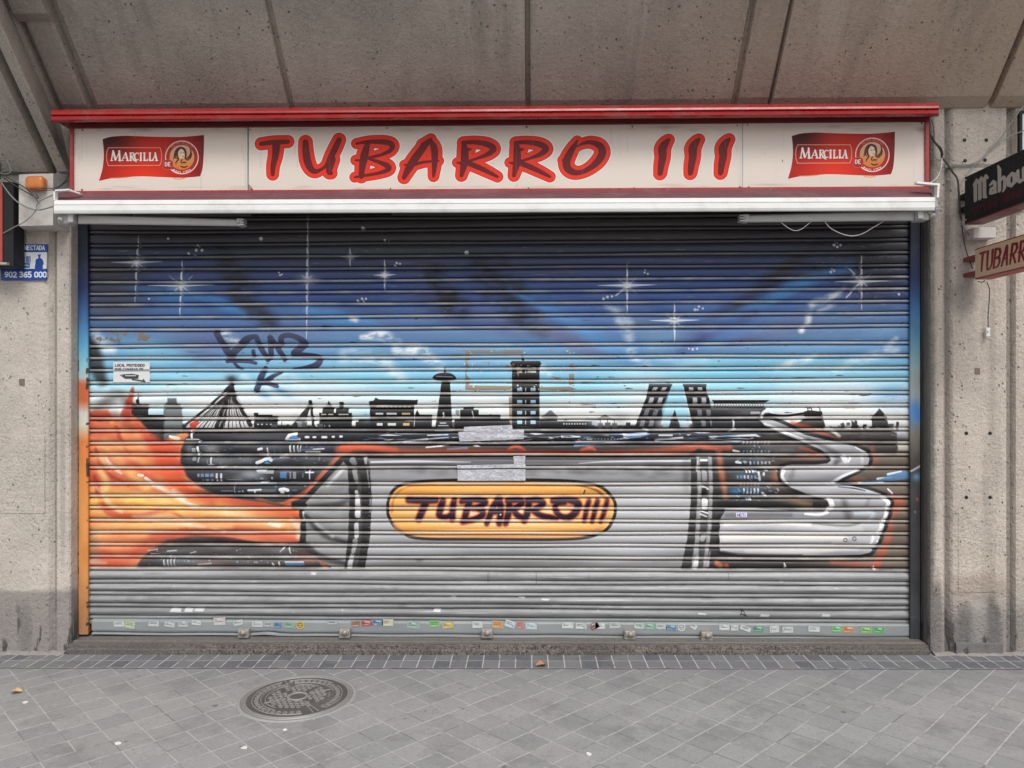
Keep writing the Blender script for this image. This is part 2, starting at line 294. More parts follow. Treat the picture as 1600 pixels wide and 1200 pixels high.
    for x, w_, h_ in [(690 + 12 * i, rng.randint(5, 12), rng.randint(3, 16)) for i in range(9)] + [(846 + 11 * i, rng.randint(4, 11), rng.randint(2, 9)) for i in range(13)] + [(412 + 12 * i, rng.randint(4, 11), rng.randint(2, 10)) for i in range(13)] + [(1270 + 13 * i, rng.randint(3, 10), rng.randint(2, 12)) for i in range(11)]:
        B(x, 668 - h_, x + w_, 674, (44, 43, 46) if rng.rand() < .7 else (92, 92, 94), 1.2)
        if rng.rand() < .3: c.stroke([(x + w_ / 2, 668 - h_ - 6), (x + w_ / 2, 668 - h_)], .5, dk)
    # temple-roofed block with lit windows
    c.poly([(576, 634), (577, 627), (584, 626), (587, 621), (592, 624), (650, 625), (653, 624), (652, 631), (648, 633)], dk, 1, 1)
    B(578, 632, 647, 668); B(648, 648, 675, 668)
    c.poly([(648, 650), (652, 640), (657, 650)], dk)
    for i in range(8): c.rect(588 + i * 7, 634.5, 593 + i * 7, 636.5, (196, 180, 150), .9)
    for x, x1, col in [(587, 599, (205, 208, 210)), (604, 620, (205, 208, 210)), (628, 641, (206, 176, 120))]:
        c.rect(x, 645, x1, 648, col, .95); c.rect(x + 2, 661, x1 - 1, 665, col, .95)
    # tower with a disc
    c.poly([(690, 596), (703, 596), (707, 670), (680, 670)], dk, 1, .8); c.poly(sm([(676, 590), (683, 584), (695, 582), (706, 584), (713, 591), (706, 595), (684, 595)], 4, True), dk, 1, .8)
    c.stroke([(695, 574), (695, 584)], 1, dk); c.stroke([(682, 588), (707, 589)], .8, (150, 150, 152), .8); c.disc(695, 580, 1.8, dk); c.stroke([(693, 645), (693, 651)], 1.2, (210, 210, 210))
    for i, wd in enumerate((4, 7, 9, 12)): c.stroke([(692 - wd, 661 + i * 4), (692 + wd * 1.2, 661 + i * 4)], .9, (190, 196, 200), .9)
    for (x0, y0, x1, y1) in [(710, 655, 800, 672), (719, 640, 748, 660), (724, 636, 740, 644), (748, 648, 782, 656)]: B(x0, y0, x1, y1)
    c.stroke([(738, 643), (740, 652)], .9, (200, 200, 200), .9)
    # tall block
    c.poly([(797, 567), (800, 564), (843, 564), (846, 568), (842, 575), (800, 574)], dk, 1, .8); B(800, 574, 843, 672); c.stroke([(816, 557), (818, 566)], 2, dk)
    for y in (577, 606, 625, 642, 657):
        for x in (808, 829): c.rect(x, y, x + 8, y + 5.5, (150, 196, 214) if y > 600 else (176, 168, 156), .95)
        c.rect(820.5, y, 822, y + 6, (196, 200, 202), .9); 
    c.rect(824, 577, 838, 582, (186, 184, 178), .9)
    for (x0, y0, x1, y1) in [(843, 656, 870, 670), (866, 658, 925, 672)]: B(x0, y0, x1, y1, dk, 2)
    c.poly(sm([(846, 652), (852, 647), (860, 641), (866, 646), (872, 652), (860, 656)], 4, True), (96, 94, 96), .9, 2.5); c.poly([(930, 655), (946, 648), (960, 656)], (60, 60, 62), 1, 2)
    for i in range(9): c.rect(880 + i * 4.2, 661, 882.4 + i * 4.2, 663.4, (186, 190, 192), .9)
    c.blob(928, 660, 12, 6, (130, 140, 148), .7); c.blob(968, 655, 14, 8, (118, 118, 120), .6)
    # two leaning towers
    for P, lean in (([(1014, 600), (1051, 600), (1048, 606), (1030, 672), (990, 672), (1010, 620)], 1), ([(1067, 600), (1104, 600), (1103, 606), (1122, 672), (1084, 672), (1070, 612)], -1)):
        c.poly(P, dk, 1, .8)
        for r_, y in enumerate((605, 621, 640, 656)):
            cx = (1031 if lean > 0 else 1086) - lean * (y - 603) * .38
            for k in (-1, 1): c.poly([(cx + k * 7 - 3 + lean, y), (cx + k * 7 + 4 + lean, y), (cx + k * 7 + 3 - lean, y + (5 if r_ == 0 else 10)), (cx + k * 7 - 4 - lean, y + (5 if r_ == 0 else 10))], (186, 190, 194) if r_ < 2 else (120, 124, 130), .9)
    c.poly([(1034, 640), (1050, 602), (1066, 602), (1078, 652), (1076, 668), (1036, 668)], (138, 196, 218), .85, 3)
    c.poly([(1044, 670), (1054, 640), (1064, 670)], (44, 44, 46)); c.blob(1034, 662, 10, 8, (190, 190, 190), .7); c.blob(1072, 664, 9, 7, (196, 196, 196), .8)
    # stadium
    c.poly([(1112, 625), (1202, 625), (1196, 629), (1116, 630)], dk); 
    for i in range(19): c.stroke([(1117 + i * 4.2, 628), (1117 + i * 4.2, 637)], .8, dk)
    c.poly([(1112, 637), (1196, 637), (1200, 672), (1112, 672)], (50, 50, 54), 1, 2); c.blob(1165, 645, 26, 6, (98, 100, 106), .8)
    c.poly([(1228, 668), (1258, 655), (1256, 643), (1264, 641), (1284, 643), (1290, 670)], (48, 44, 44), 1, 1)
    for x in (1262, 1268, 1281): c.stroke([(x, 636), (x, 645)], .8, dk)
    c.stroke(sm([(1200, 648, 3), (1225, 650, 2), (1256, 646, 2)]), 2, (40, 40, 44), 1, 1)
    c.poly([(1330, 700), (1330, 656), (1340, 664), (1348, 672), (1362, 668), (1362, 652), (1374, 638), (1386, 652), (1388, 672), (1400, 676), (1401, 706), (1290, 700)], (62, 60, 58), 1, 1)
    c.poly([(1290, 668), (1330, 664), (1329, 676), (1310, 684)], (196, 196, 192), .9, 3); c.rect(1346, 674, 1354, 684, (180, 178, 170), .8, 3); c.rect(1402, 690, 1422, 712, (176, 170, 158), .8, 3)
    c.poly([(1300, 672), (1316, 668), (1312, 662), (1318, 660), (1322, 672)], (70, 70, 70), .9, 1.5); c.disc(1374, 668, 1, (200, 200, 200))
    # ---- night water under the skyline: pale and blue dashes
    c.blob(700, 686, 200, 9, (44, 46, 56), .9); c.blob(1000, 682, 220, 10, (38, 44, 58), .9)
    wl = (214, 218, 222); bl = (74, 132, 190)
    for p, r, col, a in [([(575, 684), (640, 689), (700, 687)], 1.2, (120, 124, 132), .8), ([(610, 692), (690, 684), (720, 683)], 1.1, wl, .8), ([(632, 690), (668, 686)], 1.6, wl, .9), ([(668, 680), (700, 679)], .9, wl, .9), ([(666, 699), (700, 696)], 1.2, wl, .9),
                         ([(700, 702), (730, 700)], 1.8, bl, .9), ([(878, 682), (906, 682)], 1.6, wl, .95), ([(918, 686), (924, 686)], 1.6, wl, .9), ([(960, 688), (1000, 680), (1014, 678)], 3.2, (110, 150, 190), .8), ([(975, 680), (1010, 677)], 2, wl, .8),
                         ([(1025, 688), (1066, 684)], 1.8, wl, .9), ([(898, 696), (960, 692)], 1.6, (120, 150, 186), .8), ([(900, 690), (960, 688)], 1, wl, .7), ([(1030, 680), (1050, 680)], 1.4, wl, .8), ([(1108, 682), (1180, 680), (1192, 684)], 1.9, wl, .9),
                         ([(1108, 686), (1150, 689), (1190, 686)], 1.6, (150, 170, 196), .9), ([(1140, 674), (1148, 670)], 1.6, wl, .8), ([(1146, 656), (1146, 668)], 1.4, wl, .9), ([(1006, 670), (1012, 672)], 1.5, wl, .8), ([(812, 683), (860, 683)], 1, (150, 150, 154), .6)]:
        c.stroke([(q[0], q[1], r * (.4 if i in (0, len(p) - 1) else 1)) for i, q in enumerate(p)] if len(p) > 2 else p, r, col, a, 1.2)
    for i in range(9): c.disc(930 + i * 5, 686, 1, wl, .8)
    for _ in range(120):
        x = rng.uniform(560, 1210); y = rng.normal(683, 6); L = rng.exponential(13) + 3
        c.stroke([(x, y, .2), (x + L * .4, y + rng.uniform(-1, 1), rng.uniform(.5, 1.5)), (x + L, y + rng.uniform(-1.5, 1.5), .2)], .6, [(214, 218, 222), (120, 126, 136), (80, 120, 170), (24, 24, 28)][rng.randint(4)], .85, .9)
    # ---- flame
    fl = [(132, 645), (150, 642), (168, 640), (176, 652), (190, 660), (197, 640), (203, 612), (209, 602), (206, 625), (204, 645), (216, 655), (228, 668), (236, 684), (250, 692), (266, 684), (290, 674), (298, 682), (284, 700), (282, 724), (292, 744), (310, 760), (338, 770), (362, 782), (400, 786), (452, 784), (462, 790), (472, 800), (470, 846), (440, 850), (395, 846), (350, 838), (305, 836), (262, 844), (240, 858), (222, 872), (213, 888), (132, 888)]
    def fcol(X, Y):
        n = vnoise(X + Y * .6, Y - X * .25, 60, 22, 11, 3); n2 = vnoise(X, Y, 90, 60, 19, 2)
        t = np.clip((n - .3) * 2.2, 0, 1)[..., None]
        base = np.array((198, 90, 62), np.float32) * (1 - t) + np.array((218, 148, 92), np.float32) * t
        ce = np.exp(-(((Y - 800 - (X - 300) * .05) / 34) ** 2 + ((X - 260) / 190) ** 2))[..., None]
        base = base * (1 - ce * .75) + np.array((228, 168, 88), np.float32) * ce * .75
        return base + (n2[..., None] - .5) * 22
    c.poly(fl, fcol, 1, 5)
    for p, col, a, sf in [([(140, 650, 7), (180, 652, 9), (205, 668, 8)], (150, 60, 40), .6, 14), ([(196, 650, 8), (203, 625, 5), (208, 608, 2)], (172, 62, 46), .9, 5), ([(215, 664, 4), (232, 682, 7), (250, 700, 8), (280, 700, 5)], (196, 68, 44), .8, 12),
                          ([(240, 690, 10), (262, 720, 18), (285, 760, 10), (330, 780, 8)], (204, 78, 46), .9, 20), ([(180, 660, 3), (190, 690, 3), (204, 710, 2)], (170, 62, 44), .8, 4), ([(150, 700, 2), (160, 730, 4), (175, 745, 2)], (170, 60, 42), .8, 4),
                          ([(148, 745, 3), (156, 775, 4), (165, 795, 2)], (168, 58, 42), .8, 4), ([(170, 742, 3), (190, 752, 2), (200, 760, 1)], (176, 66, 44), .8, 4), ([(152, 770, 3), (170, 800, 5), (215, 806, 4), (260, 798, 3), (285, 808, 2)], (186, 70, 48), .75, 6),
                          ([(330, 775, 5), (390, 786, 7), (450, 798, 7)], (206, 82, 44), .9, 12), ([(450, 794, 6), (466, 808, 6)], (206, 88, 46), .9, 8), ([(240, 838, 8), (340, 830, 8), (460, 842, 6)], (190, 84, 62), .8, 14), ([(160, 870, 12), (200, 872, 10), (225, 852, 6)], (190, 82, 58), .75, 18),
                          ([(140, 835, 10), (145, 870, 12)], (150, 120, 100), .7, 18), ([(165, 690, 6), (200, 700, 5), (230, 730, 5)], (228, 170, 100), .7, 14), ([(155, 712, 5), (170, 730, 5)], (226, 186, 130), .7, 10)]:
        c.stroke(sm(p), 3, col, a, sf)
    for p, col, a, sf in [([(145, 690, 4), (170, 705, 7), (200, 735, 7), (230, 760, 8)], (240, 190, 110), .7, 12), ([(140, 790, 6), (180, 780, 10), (240, 786, 12), (310, 800, 10)], (240, 196, 100), .8, 18), ([(150, 830, 6), (200, 822, 8), (280, 822, 7), (360, 822, 5)], (238, 176, 110), .7, 12), ([(300, 790, 5), (360, 806, 8), (430, 818, 8), (466, 822, 6)], (240, 186, 120), .75, 14), ([(175, 660, 3), (190, 670, 5), (200, 690, 4)], (236, 150, 70), .8, 8),
                          ([(152, 730, 3), (165, 750, 6), (160, 775, 5)], (240, 200, 120), .7, 9), ([(240, 815, 2), (300, 820, 3), (350, 830, 2)], (246, 226, 200), .7, 6), ([(205, 770, 3), (240, 775, 5), (270, 790, 4)], (246, 214, 150), .7, 10), ([(220, 735, 3), (250, 735, 8), (280, 755, 5)], (226, 96, 50), .7, 16), ([(196, 700, 4), (230, 715, 10), (255, 735, 8)], (214, 84, 48), .6, 20)]:
        c.stroke(sm(p), 3, col, a, sf, 0, 24)
    for p, a, sf in [([(166, 716, 1), (175, 728, 3), (190, 740, 1)], .75, 5), ([(217, 742, 2), (223, 743, 2)], .9, 2), ([(228, 747, 2.5), (234, 752, 3), (238, 758, 2)], .95, 2), ([(240, 757, 3), (258, 766, 3), (285, 782, 3), (300, 790, 2)], .8, 8), ([(272, 768, 4), (284, 776, 4)], .6, 8),
                     ([(296, 788, 2.2), (308, 791, 2.4)], .95, 1.5), ([(266, 682, 2), (276, 685, 3), (281, 685, 1.5)], .95, 1.5), ([(420, 818, 2), (436, 822, 3)], .7, 4), ([(455, 812, 3), (466, 824, 4), (466, 838, 3)], .55, 8), ([(210, 808, 3), (250, 808, 4), (300, 812, 2)], .5, 10),
                     ([(150, 760, 2), (175, 790, 3), (190, 800, 2)], .4, 6), ([(140, 878, 3), (165, 880, 2)], .4, 8), ([(350, 800, 3), (400, 812, 4), (440, 820, 2)], .35, 12)]:
        c.stroke(sm(p), 2, (234, 224, 206), a, sf)
    # dark glassy city seen through the flame
    ov = sm([(284, 702), (290, 686), (306, 676), (350, 670), (450, 668), (560, 676), (552, 700), (528, 722), (500, 748), (470, 770), (440, 780), (400, 782), (350, 776), (318, 762), (296, 742), (284, 722)], 4, True)
    c.poly(ov, (48, 48, 53), 1, 4)
    for (x, y, rx, ry, col, a) in [(400, 684, 60, 6, (92, 94, 100), .8), (330, 702, 14, 9, (130, 134, 140), .8), (296, 704, 6, 14, (110, 112, 116), .8), (425, 700, 26, 8, (86, 90, 96), .8), (350, 722, 30, 9, (110, 112, 116), .8), (385, 718, 16, 8, (120, 122, 128), .6), (392, 742, 18, 7, (150, 156, 162), .9), (375, 748, 16, 6, (106, 112, 116), .8),
                                  (500, 700, 30, 6, (60, 64, 90), .8), (480, 712, 40, 3, (130, 134, 140), .7), (440, 765, 60, 6, (66, 70, 76), .8), (520, 690, 24, 5, (46, 48, 60), .8), (330, 770, 26, 6, (60, 56, 56), .6)]:
        c.blob(x, y, rx, ry, col, a)
    for x0, y0, x1, y1, col in [(300, 700, 306, 708, (150, 154, 158)), (301, 714, 307, 720, (130, 134, 138)), (309, 740, 312, 745, (140, 150, 160)), (314, 740, 319, 745, (96, 130, 170)), (321, 740, 327, 745, (110, 140, 176)), (329, 740, 334, 745, (110, 140, 176)), (317, 749, 319, 751, (110, 140, 176)), (322, 749, 327, 751, (140, 160, 180)), (330, 749, 334, 751, (140, 160, 180)),
                                (402, 735, 428, 740, (150, 152, 156)), (407, 746, 412, 749, (150, 152, 156)), (424, 745, 427, 749, (150, 152, 156)), (438, 737, 448, 747, (66, 120, 176)), (453, 737, 455, 747, (140, 144, 150)), (458, 737, 463, 748, (130, 134, 138)), (395, 754, 432, 756, (96, 140, 186)), (372, 767, 376, 769, (130, 150, 170)), (366, 767, 368, 770, (130, 150, 170)), (378, 766, 381, 769, (130, 150, 170)), (388, 764, 430, 769, (96, 102, 110)), (345, 730, 350, 731.4, wl), (437, 712, 452, 716, (120, 126, 134)), (397, 767, 400, 770, wl)]:
        c.rect(x0, y0, x1, y1, col, .95)
    for p, r, a in [([(299, 674), (300, 684)], 1.6, 1), ([(292, 687), (310, 687), (312, 690)], 1.6, .9), ([(309, 699), (311, 710)], 1.8, .95), ([(311, 714), (310, 722)], 1, .8), ([(330, 716), (330, 725)], 1.5, 1), ([(325, 726), (335, 726)], .6, .9), ([(418, 700), (419, 714)], 1, .9), ([(404, 702), (409, 701)], 2, .95), ([(402, 723), (410, 720)], 2.6, .95), ([(413, 718), (420, 716), (424, 719)], 2.6, .95),
                    ([(339, 741), (339, 746)], 1.6, 1), ([(346, 741), (346, 746)], 1.6, 1), ([(340, 750), (340, 752)], 1.2, 1), ([(346, 750), (346, 752)], 1.2, 1), ([(448, 686), (452, 680), (463, 678)], 2.4, 1), ([(448, 686), (468, 686)], 2, .9), ([(478, 683), (482, 683)], 1.8, 1), ([(490, 683), (493, 683)], 1.6, 1), ([(504, 683), (510, 683)], 1.8, 1), ([(520, 682.5), (522, 682.5)], 1.6, 1), ([(532, 682), (534, 682)], 1.8, 1),
                    ([(453, 696), (454, 707)], 1.3, .9), ([(459, 696), (460, 707)], 1, .9), ([(465, 696), (466, 707)], .9, .9), ([(470, 696), (469, 706)], .9, .8), ([(478, 706), (500, 706)], 1.2, .9), ([(490, 702), (506, 701)], 1.2, .9), ([(438, 714), (448, 711)], 1.8, .9), ([(478, 738), (490, 738)], 1.2, .9), ([(484, 733), (484, 748)], 1.1, .8), ([(402, 735), (415, 735)], 1.4, .9), ([(388, 766), (408, 765)], 1.4, .9), ([(438, 765), (444, 764), (450, 766)], 2.6, .95), ([(440, 769), (443, 769)], 2, .9), ([(340, 730), (352, 729)], 1, .8), ([(346, 767), (364, 767)], .5, .6), ([(408, 754), (418, 753)], 1.4, .9)]:
        c.stroke(p, r, (214, 216, 218), a, 1)
    c.poly([(450, 686), (458, 680), (464, 681), (468, 686)], (70, 132, 190)); c.poly([(412, 724), (418, 720), (424, 725)], (70, 132, 190)); 
    c.stroke(sm([(400, 778, 2), (425, 786, 3), (445, 790, 2)]), 2, (120, 80, 60), .9, 3)
    # orange rim light from cone up over the hull
    c.stroke(sm([(446, 786, 3), (480, 768, 4), (505, 740, 4), (530, 714, 4.5), (545, 702, 5)]), 4, (196, 92, 58), .95, 5)
    c.stroke(sm([(530, 704, 7), (580, 700, 5), (640, 706, 6), (760, 707, 6), (900, 709, 5), (1020, 706, 6), (1090, 700, 8), (1120, 704, 4)]), 5, (188, 94, 66), .85, 11)
    c.stroke(sm([(530, 712, 2), (700, 712, 3), (900, 713, 3), (1075, 712, 2)]), 3, (196, 128, 104), .7, 4)
    c.stroke(sm([(535, 700, 5), (555, 697, 5), (585, 700, 4), (620, 704, 3)]), 4, (206, 88, 52), .9, 7); c.stroke(sm([(795, 702, 2), (806, 697, 3), (820, 703, 2)]), 3, (190, 74, 52), .9, 4); c.stroke(sm([(908, 703, 2), (922, 700, 3), (930, 703, 2)]), 3, (196, 84, 58), .9, 4)
    # lower dark band left of the cone
    c.poly(sm([(214, 888), (224, 872), (244, 856), (270, 846), (300, 840), (325, 842), (350, 848), (395, 852), (440, 854), (470, 852), (500, 872), (515, 888)], 3, False) , (66, 63, 63), 1, 5)
    for (x, y, rx, ry, col, a) in [(360, 862, 90, 8, (84, 80, 80), .8), (300, 878, 40, 6, (96, 118, 130), .8), (330, 880, 30, 5, (130, 80, 70), .7), (440, 860, 30, 8, (100, 98, 98), .7), (410, 878, 60, 6, (92, 88, 88), .7), (480, 872, 20, 8, (170, 100, 76), .8)]: c.blob(x, y, rx, ry, col, a, 5)
    for p in [[(232, 860), (246, 858)], [(262, 861), (276, 860)], [(236, 865), (250, 866)], [(256, 875), (257, 884)], [(262, 875), (263, 884)], [(266, 868), (268, 884)], [(272, 872), (273, 884)], [(298, 864), (306, 862)], [(438, 862), (444, 856)], [(452, 856), (454, 864)], [(446, 878), (474, 878)], [(426, 880), (428, 884)], [(436, 878), (437, 884)], [(310, 882), (330, 880)]]:
        c.stroke(p, 1.1, (210, 212, 214), .9, 1)
    c.rect(446, 879, 476, 884, (86, 122, 164), .9, 2)
    c.stroke(sm([(478, 850, 3), (496, 866, 4), (508, 884, 5)]), 4, (176, 104, 82), .9, 5)
    c.stroke(sm([(214, 886, 3), (228, 868, 5), (258, 848, 6), (300, 839, 5), (350, 843, 4), (420, 850, 4)]), 4, (128, 74, 62), .6, 13, 0, 20)
    for x, y in [(250, 870), (300, 866), (345, 872), (400, 864), (450, 872), (280, 882), (380, 882)]: c.blob(x, y, 26, 6, (112, 110, 112), .5)
    # sprayed glints and haze over the dark city
    for _ in range(70):
        x = rng.uniform(300, 530); y = rng.uniform(688, 772)
        if (x - 300) < 0 or y > 700 + (x - 290) * 1.4 or y > 790 - abs(x - 420) * .45: continue
        if rng.rand() < .5: c.stroke([(x, y), (x + rng.exponential(7), y)], rng.uniform(.4, 1), [(170, 176, 184), (110, 130, 156), (120, 122, 126)][rng.randint(3)], .7, 1.2)
        else: c.stroke([(x, y), (x, y + rng.uniform(2, 8))], rng.uniform(.4, .9), [(180, 186, 190), (90, 120, 156)][rng.randint(2)], .6, 1.2)
    for _ in range(26): c.blob(rng.uniform(310, 540), rng.uniform(690, 760), rng.uniform(8, 26), rng.uniform(2, 6), (120, 124, 132), .35)
    for _ in range(40): c.stroke([(rng.uniform(230, 480), rng.uniform(858, 884))] * 2, rng.uniform(.5, 1.3), (190, 194, 198), .6, 1.2)
    for _ in range(14): c.blob(rng.uniform(240, 500), rng.uniform(856, 884), rng.uniform(8, 24), rng.uniform(2, 4), (128, 124, 126), .4)
    # ---- hull of the painted engine
    hull = [(560, 716), (640, 716), (800, 717), (1000, 717), (1082, 716), (1080, 760), (1078, 840), (1064, 889), (560, 889)]
    def hcol(X, Y):
        v = np.interp(Y, [716, 722, 732, 742, 760, 800, 850, 868, 880, 890], [120, 112, 104, 128, 152, 158, 152, 136, 122, 132]) + (vnoise(X, Y, 160, 24, 41, 3) - .5) * 34
        v = v + 16 * np.exp(-((X - 1000) / 120) ** 2) + 8 * np.exp(-((X - 600) / 60) ** 2)
        return np.stack([v, v, v * 1.01 + 1], -1)
    c.poly(hull, hcol, 1, 2)
    c.stroke(sm([(575, 714, 3), (750, 714, 3.4), (900, 715, 3.2), (1075, 715, 3)]), 3, (46, 45, 47), 1, 3)
    c.stroke(sm([(580, 722, 1.6), (650, 721, 1.8), (735, 722, .5)]), 1.5, (214, 216, 220), .95, 1.6); c.stroke(sm([(905, 724, .5), (960, 721, 1.2), (1078, 720, 1.6)]), 1.5, (214, 216, 220), .95, 1.6)
    for i in range(90): c.blob(rng.uniform(590, 1060), rng.normal(735, 4), rng.uniform(5, 16), rng.uniform(2, 5), (90, 90, 92) if rng.rand() < .6 else (150, 150, 152), .3)
    for x in (640, 735, 820, 900, 1000, 1050): c.blob(x, 878, 40, 4, (104, 103, 104), .5)
    c.blob(655, 876, 5, 3, (86, 84, 84), .8); c.blob(1072, 740, 6, 22, (86, 86, 88), .6)
    # nose cone
    c.poly([(470, 790), (540, 712), (560, 712), (560, 889), (520, 889), (480, 855), (468, 845)], lambda X, Y: np.stack([112 + 50 * vnoise(X + Y, Y - X * .3, 50, 26, 51) + 0 * X] * 3, -1), 1, 2)
    for p, r, col, a, sf in [([(468, 790), (536, 716)], 4, (46, 45, 47), 1, 2), ([(462, 790, 7), (476, 790, 4)], 4, (40, 40, 42), 1, 3), ([(470, 795, 4), (474, 820, 4), (473, 850, 5)], 4, (44, 43, 45), 1, 2), ([(474, 800), (475, 812)], 1.4, (200, 200, 202), .9, 1.4), ([(478, 806, 3), (505, 835, 4), (545, 848, 3)], 4, (64, 62, 64), .9, 7), ([(476, 850, 4), (500, 870, 5), (540, 880, 3)], 4, (60, 58, 60), .9, 6),
                             ([(484, 790, 2), (520, 790, 5), (543, 782, 3)], 4, (78, 78, 82), .9, 7), ([(512, 758, 2), (525, 745, 3), (536, 733, 2)], 3, (196, 200, 206), .9, 5), ([(490, 800, 4), (530, 808, 6)], 4, (150, 150, 152), .7, 10), ([(500, 858, 3), (535, 866, 4)], 3, (150, 150, 152), .7, 8), ([(505, 775, 2), (540, 768, 3)], 3, (150, 152, 158), .7, 6), ([(490, 815, 2), (520, 838, 3)], 2, (170, 170, 172), .6, 5)]:
        c.stroke(sm(p), r, col, a, sf)
    # left collar: two dark bands with white glints
    c.poly([(534, 716), (540, 711), (572, 712), (578, 730), (581, 780), (578, 840), (570, 889), (538, 889), (544, 840), (546, 780), (543, 730)], (46, 45, 47), 1, 1.6)
    c.poly([(550, 740), (557, 740), (560, 800), (556, 850), (548, 889), (558, 889), (564, 850), (567, 800), (563, 740)], (78, 78, 80), .8, 2)
    for p, r, a in [([(551, 719, 5), (554, 724, 4)], 4, .5), ([(554, 735, 4), (557, 752, 3)], 4, .55), ([(557, 768, 2.4), (559, 783, 4), (559, 805, 4.6)], 4, .95), ([(557, 820, 3.6), (557, 838, 3.4)], 3, .8), ([(555, 845, 4), (552, 862, 3)], 3, .6), ([(550, 868, 3.4), (546, 886, 4)], 3, .8), ([(571, 716, 3), (572, 724, 2)], 2, .7), ([(574, 735, 1.2), (577, 760, 1)], 1, .5), ([(579, 780, 1), (578, 800, 1)], 1, .6)]:
        c.stroke(p, r, (206, 206, 208), a, 2.2)
    for i in range(18): c.disc(577 - (i > 12) * 1.5, 725 + i * 9, 1.1, (150, 150, 152), .5)
    # right collar
    c.poly([(1079, 708), (1090, 701), (1118, 703), (1121, 720), (1122, 800), (1114, 889), (1064, 889), (1074, 840), (1080, 780)], (58, 57, 59), 1, 1.6)
    c.poly([(1088, 712), (1112, 712), (1114, 760), (1112, 820), (1104, 889), (1080, 889), (1086, 840), (1090, 770)], (146, 146, 148), 1, 2)
    c.poly([(1093, 714), (1106, 714), (1108, 760), (1106, 820), (1098, 889), (1090, 889), (1094, 820), (1096, 760)], (72, 71, 73), .9, 2.5)
    for p, r, a in [([(1095, 719), (1104, 719)], 1.8, 1), ([(1100, 738, 4), (1101, 750, 4)], 4, .5), ([(1101, 783, 5), (1101, 793, 4.6)], 4, 1), ([(1094, 798), (1106, 802)], 1, .9), ([(1094, 803), (1104, 807)], 1, .9), ([(1090, 870, 3), (1086, 886, 4)], 3, .7), ([(1097, 842, 4), (1101, 836, 3)], 3, .5), ([(1090, 720, 1), (1089, 735, 1.4)], 1, .8), ([(1094, 758), (1106, 764)], 1.6, .7), ([(1110, 862, 1.6), (1106, 885, 2)], 2, .6)]:
        c.stroke(p, r, (222, 222, 222), a, 1.6)
    c.stroke([(1100, 766, 4), (1100, 774, 4)], 4, (34, 34, 36), 1, 1.5)
    # ---- right: dark city block with orange glow
    c.poly([(1121, 700), (1225, 672), (1425, 705), (1425, 889), (1108, 889)], lambda X, Y: np.stack([np.interp(X, [1110, 1240, 1300, 1425], [54, 66, 96, 110]) + 26 * (vnoise(X, Y, 60, 30, 61) - .5), np.interp(X, [1110, 1240, 1300, 1425], [53, 60, 84, 98]) + 22 * (vnoise(X, Y, 60, 30, 61) - .5), np.interp(X, [1110, 1240, 1300, 1425], [55, 58, 74, 86]) + 18 * (vnoise(X, Y, 60, 30, 61) - .5)], -1) + 0 * (Y[..., None]), 1, 3)
    c.poly([(1300, 668), (1401, 676), (1401, 712), (1340, 706)], (70, 66, 64), .9, 2); c.rect(1403, 690, 1423, 704, (186, 180, 168), .8, 2.5)
    c.stroke(sm([(1124, 706, 4), (1126, 730, 5), (1132, 765, 4), (1136, 790, 3)]), 4, (186, 108, 70), .85, 8)
    c.stroke(sm([(1100, 700, 3), (1140, 700, 5)]), 3, (190, 88, 62), .7, 6)
    for (x, y, rx, ry, col, a) in [(1225, 706, 26, 6, (104, 122, 134), .8), (1165, 722, 30, 14, (54, 60, 72), .7), (1150, 768, 12, 5, (56, 124, 180), .9), (1158, 745, 12, 5, (60, 116, 164), .8), (1240, 690, 24, 5, (86, 88, 92), .7), (1270, 712, 26, 7, (150, 82, 62), .8), (1212, 745, 8, 16, (170, 110, 76), .8), (1252, 788, 30, 7, (138, 106, 78), .8), (1186, 760, 18, 12, (80, 90, 104), .7)]: c.blob(x, y, rx, ry, col, a)
    for y, x0, n, dx in [(692, 1162, 8, 5.6), (706, 1162, 8, 5.6), (723, 1172, 6, 6), (736, 1166, 4, 5), (745, 1152, 6, 5.5), (757, 1158, 6, 5.5), (765, 1162, 5, 5.5), (770, 1162, 5, 5.5), (779, 1166, 2, 6)]:
        for i in range(n): c.stroke([(x0 + i * dx, y - 1.2), (x0 + i * dx + .4, y + 1.6)], 1.4, (200, 208, 216) if rng.rand() < .75 else (110, 150, 190), .95, 1)
    for p in [[(1146, 704), (1155, 706)], [(1150, 722), (1157, 723)], [(1185, 738), (1187, 750)], [(1191, 770), (1196, 774)], [(1193, 742), (1193, 740)]]: c.stroke(p, 1.8, (214, 216, 218), .95, 1)
    for p, col, a, sf in [([(1238, 662, 4), (1270, 672, 5), (1310, 688, 3)], (176, 88, 62), .85, 8), ([(1258, 668, 3), (1300, 684, 3), (1350, 694, 2)], (130, 84, 62), .8, 6), ([(1362, 702, 4), (1368, 715, 4), (1366, 730, 3)], (150, 88, 66), .8, 7), ([(1395, 780, 9), (1404, 788, 10), (1392, 800, 5)], (186, 78, 54), .9, 8), ([(1394, 808, 4), (1388, 840, 5), (1376, 868, 6), (1368, 886, 5)], (180, 84, 58), .85, 8),
                          ([(1300, 878, 3), (1340, 882, 4), (1372, 882, 4)], (176, 80, 58), .8, 6), ([(1120, 880, 4), (1126, 884, 4)], (186, 104, 66), .9, 5), ([(1134, 883, 3), (1136, 884, 3)], (188, 78, 54), .9, 3), ([(1250, 700, 2), (1290, 708, 4), (1296, 712, 3)], (160, 80, 58), .8, 6), ([(1330, 745, 3), (1350, 752, 4), (1300, 762, 3)], (136, 96, 74), .8, 7), ([(1310, 758, 2), (1330, 757, 2)], (178, 90, 64), .7, 4), ([(1400, 770, 3), (1412, 800, 3)], (138, 104, 84), .7, 6)]:
